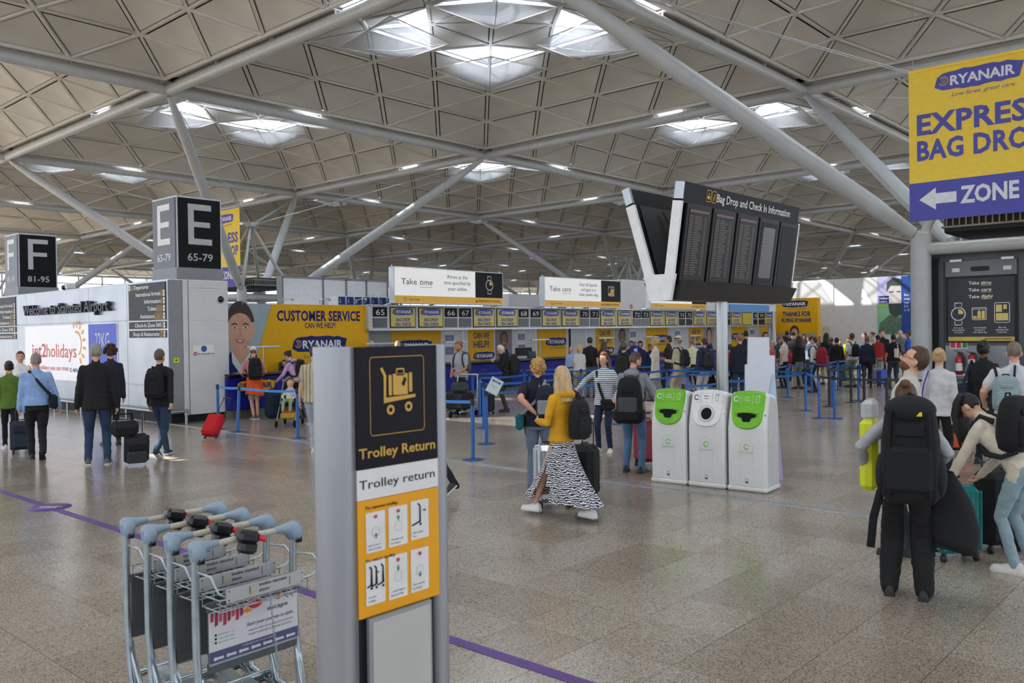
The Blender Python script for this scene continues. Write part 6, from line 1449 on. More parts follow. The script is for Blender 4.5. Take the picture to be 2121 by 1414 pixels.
# ------------------------------------------------------------------ bags
def rbox(b, c, d, m, bulge=.0, n=3):
    b.box(c, d, m, None, min(d)*.28)
def backpack(p, label, col, sz=(.30, .17, .46), col2=None, straps=True, z=1.20, stripe=None, name='backpack', cat='backpack', dy=0.):
    s = p['s']; c = p['up'](0, -.115*p['w']-sz[1]*.5/s-dy, z); zc = wp(p, c)
    t = thing(name, label, cat, zc, p['rz']); m = cloth(col, .4, 12); m2 = cloth(col2 or '#1b1c1f', .4, 12); w, d, h = sz
    o = MB(); vs = []; n = 16; rows = [(-.5, .80, .8), (-.44, .96, 1), (-.2, 1, 1.08), (.1, .98, 1.), (.35, .86, .8), (.46, .70, .58), (.5, .45, .35)]
    for z_, kx, ky in rows:
        for j in range(n):
            a = 2*math.pi*j/n; ca, sa = math.cos(a), math.sin(a); k = (abs(ca)**4+abs(sa)**4)**(-.25); vs.append((ca*w/2*kx*k, sa*d/2*ky*k, z_*h))
    o.add(vs, [(i*n+j, i*n+(j+1) % n, (i+1)*n+(j+1) % n, (i+1)*n+j) for i in range(len(rows)-1) for j in range(n)]+[tuple(range(n))[::-1], tuple(range((len(rows)-1)*n, len(rows)*n))], m, True); o.build('body', t)
    o = MB(); o.box((0, -d*.52, -h*.16), (w*.76, d*.28, h*.44), m2 if col2 else m, None, d*.09); o.box((0, -d*.50, h*.22), (w*.5, d*.12, h*.12), m, None, .01); o.build('front_pocket', t)
    o = MB(); zp = [(w*.43*math.cos(a), -d*.25-d*.0, h*.02+h*.40*math.sin(a)) for a in [math.pi*i/12 for i in range(13)]]; o.tube([(w*.46, -d*.2, -h*.3)]+zp+[(-w*.46, -d*.2, -h*.3)], .006, mat('zip', '#3a3b3f', .4, .4), 5); o.build('zip', t)
    o = MB(); o.tube([(-.04, d*.3, h*.47), (-.03, d*.3, h*.54), (.03, d*.3, h*.54), (.04, d*.3, h*.47)], .008, m2, 6); o.build('grab_handle', t)
    if straps:
        for k in (-1, 1):
            o = MB(); inv = t.matrix_basis.inverted() if False else (Matrix.Translation(zc) @ Matrix.Rotation(p['rz'], 4, 'Z')).inverted()
            pts = [p['up'](k*.09, -.12*p['w'], 1.36), p['up'](k*.105, -.05, 1.462), p['up'](k*.11, .06, 1.44), p['up'](k*.125, .125*p['w'], 1.32), p['up'](k*.15, .11*p['w'], 1.16), p['up'](k*.175, 0, 1.06), p['up'](k*.12, -.13*p['w'], 1.03)]
            o.tube([inv @ wp(p, q) for q in pts], .014, m2, 6, True, 1.9); o.build('strap', t)
    if stripe: o = MB(); o.box((w*.1, -d*.5, h*.38), (w*.22, .012, .03), mat('tag_'+stripe.strip('#'), stripe, .5)); o.build('tag', t)
    return t
def suitcase(label, loc, rz, sz, col, ribs=False, handle=.42, tilt=0., tdir=0, hard=True, col2=None, name='suitcase', h4=True, soft_pocket=False):
    """upright case: width x, depth y, height z, tilt about x toward +y"""
    t = thing(name, label, 'suitcase', loc, rz); t.rotation_euler = (tilt, 0, rz); w, d, h = sz
    m = mat('case_'+col.strip('#')+('h' if hard else 's'), col, .35 if hard else .85, metal=.7 if ribs == 'metal' else 0, var=.08, coat=.3 if hard and not ribs == 'metal' else 0, bump=0 if hard else .3)
    o = MB(); o.box((0, 0, .07+h/2), (w, d, h), m, None, min(d, w)*.22)
    if ribs:
        n = 9
        for k in range(n):
            x_ = -w*.42+w*.84*k/(n-1)
            for s_ in (-1, 1): o.box((x_, s_*d/2, .07+h/2), (w*.045, .014, h*.86), m, None, .004)
        for k in range(3):
            for s_ in (-1, 1): o.box((s_*w/2, -d*.3+d*.3*k, .07+h/2), (.014, d*.1, h*.86), m, None, .004)
    o.build('shell', t)
    o = MB(); dk = mat('case_trim', '#26272a', .5)
    o.box((0, 0, .07+h/2), (w*.985+.012, .02, h*.985+.01), dk if not ribs == 'metal' else alu_m, None, .008); o.build('zip', t)
    if soft_pocket:
        o = MB(); m3 = mat('case_pocket_'+(col2 or col).strip('#'), col2 or col, .85, bump=.3); o.box((0, -d*.52, .07+h*.32), (w*.8, d*.16, h*.46), m3, None, .02); o.box((0, -d*.52, .07+h*.75), (w*.8, d*.12, h*.26), m, None, .02); o.build('front_pocket', t)
    o = MB()
    for s_ in (-1, 1): o.tube([(s_*w*.24, d*.3, .07+h*.9), (s_*w*.24, d*.3, .07+h+handle)], .008, alu_m if hard else dk, 6)
    o.tube([(-w*.26, d*.3, .07+h+handle), (w*.26, d*.3, .07+h+handle)], .014, dk, 8); o.build('pull_handle', t)
    o = MB(); o.tube([(-w*.16, 0, .07+h-.005), (-w*.12, 0, .07+h+.025), (w*.12, 0, .07+h+.025), (w*.16, 0, .07+h-.005)], .01, dk, 6); o.build('grab_handle', t)
    for sx in (-1, 1):
        for sy in ((-1, 1) if h4 else (1,)):
            o = MB(); c = (sx*w*.38, sy*d*.32, .033); o.lathe([(0, -.016), (.03, -.016), (.033, 0), (.03, .016), (0, .016)], dk, c, 14, R=Matrix.Rotation(math.pi/2, 3, 'Y')); o.box((c[0], c[1], .058), (.035, .04, .04), dk, None, .008); o.build('wheel', t)
    return t
def shoulder_bag(p, label, col, c, sz, strap, name='shoulder_bag', sm=None, sr=.012):
    zc = wp(p, p['up'](*c)); t = thing(name, label, 'bag', zc, p['rz']); m = cloth(col, .3, 14); inv = (Matrix.Translation(zc) @ Matrix.Rotation(p['rz'], 4, 'Z')).inverted()
    o = MB(); o.box((0, 0, 0), sz, m, None, min(sz)*.3); o.build('body', t); o = MB(); o.box((0, sz[1]*.1, sz[2]*.22), (sz[0]*1.02, sz[1]*1.04, sz[2]*.5), m, None, min(sz)*.25); o.build('flap', t)
    o = MB(); o.tube([inv @ wp(p, p['up'](*q)) for q in strap], sr, sm or m, 6, True, 1.9); o.build('strap', t); return t
# ================================================================== THE CAST
J = '#24344d'
# --- left group walking away
p = person('person in a green quilted jacket and black trousers walking off at the left frame edge', 12, 748, feet=(22, 932), face=5, pose='stride', step=.5, topc='#5d7a2c', botc='#1c1c1e', hair='bun', hc='#1d1714', female=True, hem=.82, shoe='#d8d5d0')
p = person('person in a white vest top facing the camera beside the steel wall', 42, 728, D=18.2, face=178, topc='#e6e4e2', sleeve='none', skn='pink', hair='bun', hc='#3a2820', female=True, botc='#3b4a66')
p = person('grey-haired man in a light blue shirt and black trousers walking with a navy suitcase', 72, 732, feet=(78, 952), face=4, pose='stride', step=.36, topc='#8fb0de', botc='#1b1c20', hc='#8d8880', head=(15, 0), fat=1.12, armL=(-.25, .08, .80), armR=(.33, -.02, .86))
shoulder_bag(p, 'black messenger bag on the hip of the man in the light blue shirt', '#17181c', (.24, -.02, .95), (.12, .30, .24), [(.22, .05, 1.05), (.10, .13, 1.25), (-.10, .04, 1.47), (-.10, -.06, 1.46), (.05, -.14, 1.25), (.20, -.14, 1.05)])
suitcase('navy soft suitcase pulled by the man in the light blue shirt', F(47, 938), p['rz'], (.38, .24, .50), '#222c3c', handle=.28, hard=False, h4=True, soft_pocket=True, col2='#2b3648')
p4 = person('grey-haired man in a black jacket and blue jeans seen from behind, suitcase at his right', 203, 712, feet=(203, 962), face=-3, pose=((-.13, .03), (.13, -.02)), topc='#141416', botc='#28405c', hc='#8f8c84', hem=.80, fat=1.08, shoe='#5d5a54', armL=(-.27, .04, .80), armR=(.27, -.04, .80))
c = F(282, 962); suitcase('black and grey wheeled suitcase carrying a duffel bag, left group', c, p4['rz']+.1, (.36, .26, .46), '#1d1e21', handle=.38, tilt=.42, hard=False, h4=False, soft_pocket=True, col2='#3a3c40')
t = thing('duffel_bag', 'black duffel bag resting on top of the tilted suitcase in the left group', 'bag', PD(258, 886, 13.45), p4['rz']+.1); t.rotation_euler = (.35, 0, p4['rz']+.1)
o = MB(); o.box((0, 0, 0), (.40, .24, .26), cloth('#17181b'), None, .07); o.build('body', t); o = MB(); o.tube([(-.12, 0, .12), (-.10, 0, .24), (.10, 0, .24), (.12, 0, .12)], .012, blk, 6); o.build('handle', t); o = MB(); o.tube([(-.17, 0, .13), (.17, 0, .13)], .006, alu_m, 5); o.build('zip', t)
p = person('curly dark-haired woman in a navy top half hidden behind the man in the black jacket', 228, 715, D=16.2, face=10, topc='#1c2230', botc='#1d1e22', hair='curly', hc='#3a1d18', female=True)
p6 = person('man in a black jacket and jeans walking with a red suitcase', 336, 723, feet=(335, 948), face=-28, pose='stride', step=.62, topc='#131315', botc='#263c56', hc='#5d4f42', hem=.84, armR=(.33, -.30, .82), armL=(-.26, .12, .85), shoe='#2b3444')
backpack(p6, 'black backpack on the man pulling the red suitcase', '#0f0f11', (.32, .16, .46))
c = F(430, 908); ang = math.atan2(-1, 0); suitcase('red cabin suitcase tilted on two wheels behind the man with the black backpack', c, p6['rz']-.25, (.36, .22, .46), '#c3121f', handle=.44, tilt=-.62, hard=False, h4=False)
# --- customer service desk
p8 = person('person in a white cap, pink T-shirt and shorts leaning at the customer service desk', 517, 718, feet=(528, 868), face=8, pose=((-.03, .0), (.07, .03)), topc='#c98a90', sleeve='short', legs='short', botc='#b9a68c', hair='short', hc='#7a5a40', hat=('cap', '#e8e4de'), armL=(-.22, .32, 1.06), armR=(.22, .30, 1.06), head=(0, -12), shoe='#6b6d70', lean=.12)
backpack(p8, 'large black backpack worn by the person in the white cap', '#141517', (.32, .2, .52))
t = thing('tied_jacket', 'orange patterned jacket tied around the waist of the person in the white cap', 'jacket', (p8['base'].x, p8['base'].y, .62), p8['rz']); om = mat('jacket_orange', '#e2561c', .8, var=.25, scale=7)
o = MB(); n = 24; vs = []
for i in range(7):
    u_ = i/6
    for j in range(n): a = 2*math.pi*j/n; f_ = 1+.05*math.sin(a*5+u_*3); vs.append((math.cos(a)*(.175+.05*u_)*f_, math.sin(a)*(.13+.05*u_)*f_-.01, .40-.42*u_+.03*math.sin(a*2)))
o.add(vs, [(i*n+j, i*n+(j+1) % n, (i+1)*n+(j+1) % n, (i+1)*n+j) for i in range(6) for j in range(n)], om, True); o.build('cloth', t)
p9 = person('person in a lilac hoodie leaning on the customer service desk', 618, 732, feet=(622, 866), face=55, topc='#c3a3c4', botc='#191a1d', hc='#1f1613', hair='bun', hood=True, lean=.5, armL=(-.16, .45, 1.20), armR=(.16, .42, 1.2), female=True, h=1.62)
backpack(p9, 'black backpack on the person in the lilac hoodie', '#141417', (.28, .16, .40))
t_ = thing('travel_bag', 'large dark blue bag standing on the floor before the customer service desk', 'bag', F(567, 866), .1); o = MB(); o.box((0, 0, .34), (.46, .3, .66), cloth('#13283f'), None, .1); o.build('body', t_); o = MB(); o.box((0, -.15, .26), (.32, .06, .34), cloth('#10202f'), None, .02); o.build('front_pocket', t_); o = MB(); o.tube([(-.1, 0, .66), (-.08, 0, .74), (.08, 0, .74), (.1, 0, .66)], .012, blk, 6); o.build('handle', t_)
plaid = mat('plaid_shirt', '#b8b09a', .85, var=.1)
def stripe_mat(name, c1, c2, axis, sc, thr=.5, wave=False, dist=0.):
    m = bpy.data.materials.new(name); m.use_nodes = True; n = m.node_tree; b = n.nodes['Principled BSDF']; L = n.links; tc = n.nodes.new('ShaderNodeTexCoord')
    wv = n.nodes.new('ShaderNodeTexWave'); wv.wave_type = 'BANDS'; wv.bands_direction = axis; wv.inputs['Scale'].default_value = sc; wv.inputs['Distortion'].default_value = dist; wv.inputs['Detail'].default_value = 2 if dist else 0; wv.inputs['Detail Scale'].default_value = 1.6
    L.new(tc.outputs['Object'], wv.inputs['Vector']); r = n.nodes.new('ShaderNodeValToRGB'); L.new(wv.outputs['Fac'], r.inputs[0]); e = r.color_ramp.elements
    e[0].position = thr-.04; e[1].position = thr+.04; e[0].color = rgb(c1)+(1,); e[1].color = rgb(c2)+(1,); L.new(r.outputs[0], b.inputs['Base Color']); b.inputs['Roughness'].default_value = .85
    return m
pl1 = stripe_mat('plaid_cloth', '#8e8f86', '#c8b98a', 'X', 5, .5, dist=.6)
p10 = person('man in a plaid short-sleeved shirt half hidden by the Trolley Return totem', 660, 715, feet=(655, 940), face=-12, topm=pl1, sleeve='short', botc='#a9b4c4', hc='#2c221d', hair='short', pose='stride', step=.3, hem=.84, armL=(-.27, .06, .78), shoe='#dcdcda', fat=1.1)
# stroller with a child
q = F(600, 882); t = thing('stroller', 'folding stroller with a yellow basket beside the middle barrier post', 'stroller', q, p9['rz']-1.2)
fm = mat('stroller_frame', '#a8a9ab', .3, .8)
for s_ in (-1, 1):
    o = MB(); o.tube([(s_*.2, -.35, .12), (s_*.2, .0, .5), (s_*.2, .3, .98)], .013, fm, 6); o.tube([(s_*.2, .38, .12), (s_*.2, .05, .5)], .013, fm, 6); o.tube([(s_*.2, -.05, .45), (s_*.2, .32, .45)], .012, fm, 6); o.build('frame', t)
o = MB(); o.tube([(-.2, .3, .98), (.2, .3, .98)], .018, mat('grip_tan', '#9a6b3c', .6), 8); o.build('handle', t)
o = MB(); o.box((0, -.02, .48), (.36, .3, .06), blk, None, .02); o.box((0, .17, .72), (.36, .06, .5), blk, Matrix.Rotation(-.35, 3, 'X'), .02); o.build('seat', t)
o = MB(); o.box((0, .06, .24), (.34, .42, .14), mat('basket_yellow', '#caa53a', .7), None, .03); o.box((0, -.05, .34), (.22, .16, .08), red, None, .02); o.build('basket', t)
for x_, y_ in ((-.2, -.36), (.2, -.36), (-.2, .38), (.2, .38)): o = MB(); o.lathe([(0, -.018), (.07, -.018), (.085, 0), (.07, .018), (0, .018)], blk, (x_, y_, .085), 16, R=Matrix.Rotation(math.pi/2, 3, 'Y')); o.build('wheel', t)
ch = Body(); ch.tube([(0, .05, .56), (0, .13, .80)], [.10, .085], 't'); ch.ball((0, .12, .93), (.075, .08, .09), 's')
for s_ in (-1, 1): ch.tube([(s_*.06, .0, .55), (s_*.08, -.2, .56), (s_*.08, -.26, .36)], [.05, .045, .035], 'b'); ch.tube([(s_*.09, .1, .78), (s_*.15, 0, .66), (s_*.1, -.1, .62)], [.035, .03, .025], 't')
me = remesh(ch.b, .016); cc = np.empty(len(me.polygons)*3); me.polygons.foreach_get('center', cc); cc = cc.reshape(-1, 3)
for m_ in (skin('fair'), cloth('#cfcab8'), cloth('#8fa07a')): me.materials.append(m_)
me.polygons.foreach_set('material_index', np.where(cc[:, 2] > .86, 0, np.where(cc[:, 2] > .62, 1, 2)).astype(np.int32)); me.polygons.foreach_set('use_smooth', np.ones(len(cc), bool))
t2 = thing('person', 'small child in pale green trousers sitting in the stroller', 'person', q, p9['rz']-1.2); link('body', me, t2); o = MB(); o.ball((0, .135, .95), (.08, .085, .085), hairm('#c9a565')); o.build('hair', t2)
person('person in khaki trousers and white shoes behind the barrier post by the stroller', 668, 724, feet=(650, 880), face=10, topc='#6d6a62', botc='#b79f74', shoe='#e2e0da', hc='#5b4630', hem=.9)
person('dark-haired agent seated behind the customer service desk', 588, 742, D=23.2, face=175, topc='#1b2a57', hc='#1a1513', hair='bun', female=True, h=1.35)
person('white-haired person whose head shows just above the totem, left one', 769, 705, D=25.5, face=180, topc='#4a5568', hc='#bdb8b0')
person('grey-haired person whose head shows just above the totem, right one', 823, 706, D=25.5, face=160, topc='#55606b', hc='#a8a29a')
# --- middle
p13 = person('man with a top knot and grey T-shirt leaning on a luggage cart', 955, 707, D=21.5, face=150, topc='#a9adb3', sleeve='short', skn='tan', hair='bun', hc='#8a6238', lean=.15, head=(-20, -5), armL=(-.06, .30, 1.05), armR=(.10, .30, 1.02), botc='#22242a', beard='#8a6238')
backpack(p13, 'grey and black trekking backpack of the man with the top knot', '#5c6064', (.32, .2, .52))
q = F(955, 862); t = thing('luggage_cart', 'loaded luggage cart in front of the man with the top knot', 'luggage cart', q, p13['rz'])
o = MB(); 
for s_ in (-1, 1): o.tube([(s_*.28, -.35, 1.0), (s_*.28, -.3, .15), (s_*.25, .5, .15)], .02, zinc, 8)
o.tube([(-.28, -.35, 1.0), (.28, -.35, 1.0)], .02, creamh, 8); o.build('frame', t)
for x_, y_ in ((-.25, -.3), (.25, -.3), (0, .5)): o = MB(); o.lathe([(0, -.02), (.08, -.02), (.09, 0), (.08, .02), (0, .02)], blk, (x_, y_, .09), 16, R=Matrix.Rotation(math.pi/2, 3, 'Y')); o.build('wheel', t)
t = thing('suitcase', 'black suitcase lying on the luggage cart of the man with the top knot', 'suitcase', (q.x, q.y, .18), p13['rz']); o = MB(); o.box((0, .05, .2), (.5, .6, .38), cloth('#151619'), None, .05); o.build('shell', t); o = MB(); o.tube([(-.1, -.25, .3), (-.1, -.3, .3), (.1, -.3, .3), (.1, -.25, .3)], .01, alu_m, 6); o.build('handle', t)
t = thing('travel_bag', 'small grey bag on top of the suitcase on the luggage cart', 'bag', (q.x, q.y, .58), p13['rz']); o = MB(); o.box((0, .05, .13), (.4, .3, .24), cloth('#3d4046'), None, .06); o.build('body', t); o = MB(); o.tube([(-.1, 0, .24), (0, 0, .3), (.1, 0, .24)], .01, blk, 6); o.build('handle', t)
p14 = person('white-haired man in a long black coat checking something in his hands', 1045, 712, feet=(1050, 853), face=95, topc='#151517', botc='#3a382f', hc='#d8d6d2', hair='thin', lean=.10, head=(0, -30), hem=.66, armL=(-.05, .26, 1.32), armR=(.05, .24, 1.30), glasses=True, shoe='#15161a')
backpack(p14, 'black backpack on the white-haired man in the long coat', '#1c1d1f', (.34, .22, .52))
suitcase('black suitcase standing left of the white-haired man', F(1010, 858), .3, (.4, .26, .6), '#18191c', hard=False)
# --- the two women with the silver case
zebra = stripe_mat('zebra_print', '#1b1c24', '#dcdce2', 'Z', 14, .5, dist=8)
p16 = person('person with short blond hair, navy polo shirt, one hand on the lower back', 1140, 742, feet=(1118, 1018), face=-8, topc='#141a2c', sleeve='short', botc='#6f7f94', hair='fluffy', hc='#b78b50', skn='pink', hem=.87, fat=1.12, pose=((-.12, .0), (.1, .05)), armL=(-.02, -.21, 1.06), armR=(.2, .22, 1.1), shoe='#1d1d1f', head=(28, 0), glasses=True)
bp = backpack(p16, 'navy backpack with grey straps on the person with short blond hair', '#1b2236', (.26, .14, .40), col2='#8b8f98', z=1.20); bp.location = bp.location+RT*.12
shoulder_bag(p16, 'teal bag hanging at the hip of the person with short blond hair', '#0f5f68', (-.235, -.05, .93), (.10, .24, .20), [(-.22, -.1, 1.02), (-.1, -.145, 1.12), (.0, -.15, 1.22), (.09, -.12, 1.40), (.09, -.02, 1.47)], sm=cloth('#8b8f98'))
p15 = person('blond woman in a yellow jacket and long zebra-print skirt walking', 1178, 760, feet=(1166, 1072), face=48, topc='#d39b15', hair='long', hc='#c2a57c', female=True, hem=.90, hood=True, pose='stride', step=.78, flat=True, armL=(-.14, .24, 1.12), armR=(.16, .22, 1.10), skirt=(zebra, .20, 160), shoe='#e9e9e7', fat=1.04)
bp = backpack(p15, 'black rucksack slung on the right shoulder of the woman in the yellow jacket', '#17181b', (.26, .15, .42), z=1.16, straps=False); bp.location = bp.location+RT*.06
inv = (Matrix.Translation(bp.location) @ Matrix.Rotation(p15['rz'], 4, 'Z')).inverted(); o = MB(); o.tube([inv @ wp(p15, p15['up'](*q)) for q in ((.20, -.17, 1.30), (.15, -.10, 1.44), (.13, 0, 1.475), (.15, .1, 1.38), (.22, .12, 1.2), (.27, -.02, 1.0), (.27, -.12, .9))], .016, cloth('#1b1c1f'), 6, True, 1.9); o.build('strap', bp)
suitcase('ribbed silver aluminium suitcase between the two women', F(1148, 1050), YAW-1.57+.15, (.44, .26, .66), '#c9ccd0', ribs='metal', handle=.02)
suitcase('black suitcase standing behind the zebra-print skirt', F(1213, 1040), YAW-1.57-.5, (.30, .30, .62), '#17181a', handle=.25, hard=False)
# --- striped woman and the man with the huge backpack
stripes = stripe_mat('breton_stripes', '#5b6878', '#d9dde0', 'Z', 9.5, .3)
p17 = person('brown-haired woman in a striped long-sleeved top and navy trousers', 1249, 730, feet=(1253, 936), face=168, topm=stripes, botc='#1c2749', hair='bob', hc='#5a3524', female=True, fat=1.08, armR=(.46, .02, 1.12), armL=(-.24, .18, .98), shoe='#e6e2dc', head=(-22, 0), hem=.84)
shoulder_bag(p17, 'small black crossbody bag on the woman in the striped top', '#141518', (-.10, .17, .86), (.24, .07, .17), [(-.02, .15, .93), (.06, .14, 1.15), (.12, .07, 1.42), (.10, -.05, 1.46), (0, -.14, 1.2), (-.12, -.14, .95)])
p18 = person('bearded man in a grey hoodie and blue jeans looking down at his phone', 1325, 728, feet=(1313, 978), face=-12, topc='#8e9298', botc='#56779c', hair='short', hc='#5d4434', hood=True, head=(-38, -22), armL=(-.05, .28, 1.12), armR=(.20, .27, 1.10), beard='#7a4f35', shoe='#1d1d1f', pose=((-.12, .02), (.12, -.04)), fat=1.04)
t = backpack(p18, 'huge black and grey backpack on the man in the grey hoodie', '#131417', (.36, .26, .62), z=1.08, col2='#4a4b50')
o = MB(); o.box((0, -.02, -.22), (.42, .32, .22), cloth('#101113'), None, .06); o.build('lower_compartment', t)
suitcase('dark red suitcase half hidden behind the first recycling bin', F(1352, 975)+FW*.5, YAW-1.3, (.38, .26, .62), '#a0142e', handle=.1)
# --- at the desks
person('bald man in a light blue shirt standing at the desk', 1183, 717, D=27.0, face=150, topc='#9db6dc', hair='receding', hc='#8d8378', botc='#22242c', head=(20, 0))
p = person('blond woman in a white T-shirt with a shoulder strap at the desk', 1200, 720, D=25.5, face=30, topc='#d9d8d4', sleeve='short', hair='bob', hc='#c4a46c', female=True, botc='#b3a05a', h=1.62)
p = person('man in a navy shirt with a backpack standing at the desk', 1222, 698, D=26.0, face=-15, topc='#151a2b', hc='#2b1e18', botc='#4f5f6c', sleeve='short'); backpack(p, 'small black backpack on the man in the navy shirt at the desk', '#15161a', (.28, .15, .42))
person('woman in a black top with long brown hair at the desk', 1251, 706, D=27.5, face=-30, topc='#161618', sleeve='short', hair='long', hc='#5a3c28', female=True, botc='#1d1f24')
p = person('man in a dark flat cap and black jacket with a backpack', 1292, 710, D=21.0, face=-20, topc='#17181a', hat=('cap', '#5b5648'), hc='#3a2c22', botc='#1f2024'); backpack(p, 'black backpack on the man in the flat cap', '#1d1e21', (.32, .18, .46))
for k, (x, y, hc_, l) in enumerate(((1307, 706, '#241a16', 'dark-haired check-in agent behind the desk by the blue standing sign'), (1326, 707, '#0f0f12', 'check-in agent in a black headscarf'), (1346, 713, '#1a1412', 'check-in agent looking down behind the desk'), (1171, 770, '#c4a46c', ''))):
    if l: person(l, x, y, D=29.5, face=170, topc='#18224a', hc=hc_, hair='bun', female=True, hat=('hood', '#101014') if k == 1 else None, skn='mid' if k != 1 else 'tan')
t = thing('standing_sign', 'narrow blue vertical sign standing at the check-in desk', 'sign', PD(1316, 742, 24.5)*1); t.location.z = 0; t.rotation_euler = (0, 0, YAW-1.57)
o = MB(); o.box((0, 0, .02), (.4, .3, .03), alu_m); o.box((0, 0, .62), (.05, .05, 1.2), alu_m); o.build('stand', t); o = MB(); o.box((0, 0, 1.32), (.22, .05, .52), navyd); q = Pl((.05, -.027, 1.10), (0, 0, 1), (-1, 0, 0)); q.text(o, 'RYANAIR', 0, 0, .09, white, .42, 'l', .03); o.build('board', t)
person('curly blond woman in a white coat in the queue', 1357, 701, D=24.5, face=70, topc='#dcd6c8', hair='curly', hc='#c9a870', female=True, hem=.62, botc='#cfc9bb')
person('man in a dark olive T-shirt holding papers in the queue', 1384, 695, D=25, face=75, topc='#2b2a20', sleeve='short', hc='#2a1d16', armL=(-.05, .3, 1.15), armR=(.1, .3, 1.1), skn='tan')
p = person('man in a straw hat and beige jacket with a dark backpack', 1404, 697, D=23.5, face=65, topc='#c4b79e', hat=('straw', '#d9cdb0'), hc='#8a8078', botc='#b7aa92', armL=(-.05, .3, 1.12), hem=.74); backpack(p, 'dark green backpack on the man in the straw hat', '#23272a', (.30, .17, .46))
person('person in a pale yellow shirt bending at the desk behind the straw hat', 1437, 703, D=28, face=30, topc='#d9d5b0', hc='#8a6a48', botc='#23252a', lean=.2)
p = person('person in a navy and white raglan shirt with a backpack in the queue', 1458, 700, D=23, face=35, topc='#2a3450', hc='#4a2c22', botc='#c9c9c6'); backpack(p, 'grey daypack on the person in the raglan shirt', '#2c2e33', (.28, .16, .42))
q = F(1478, 835); t = thing('stroller', 'dark stroller standing in the queue left of the steel pole', 'stroller', q, YAW+.6)
for s_ in (-1, 1): o = MB(); o.tube([(s_*.22, -.35, .12), (s_*.22, .3, 1.0)], .014, fm, 6); o.tube([(s_*.22, .38, .12), (s_*.22, .0, .55)], .014, fm, 6); o.build('frame', t)
o = MB(); o.box((0, -.02, .5), (.4, .3, .08), blk, None, .03); o.box((0, .18, .75), (.4, .08, .5), blk, Matrix.Rotation(-.35, 3, 'X'), .03); o.build('seat', t); o = MB(); o.ball((0, .1, .95), (.23, .26, .2), cloth('#3a3d44')); o.build('hood', t); o = MB(); o.box((0, .05, .25), (.36, .4, .14), mat('basket_red', '#8f1a24', .7), None, .03); o.build('basket', t)
for x_, y_ in ((-.22, -.36), (.22, -.36), (-.22, .38), (.22, .38)): o = MB(); o.lathe([(0, -.018), (.08, -.018), (.095, 0), (.08, .018), (0, .018)], blk, (x_, y_, .095), 16, R=Matrix.Rotation(math.pi/2, 3, 'Y')); o.build('wheel', t)
person('fair-haired man in a navy jacket and jeans just right of the steel pole', 1532, 691, D=22.5, face=20, topc='#151b2b', botc='#28405c', hc='#8a6848', hem=.8, fat=1.12)
p = person('person in red half hidden behind the steel pole', 1512, 715, D=24, face=-20, topc='#c01c24', botc='#23252a', hc='#2b1d18', h=1.6)
person('dark-haired person behind the man in the navy jacket', 1545, 684, D=30, face=10, topc='#22242a', hc='#14100e')
person('person on the balcony high above the check-in header', 1307, 632, D=45, face=170, topc='#6b5a50', hc='#3a281f', h=1.7)
_mi['person on the balcony high above the check-in header']['t'].location.z = 1.64
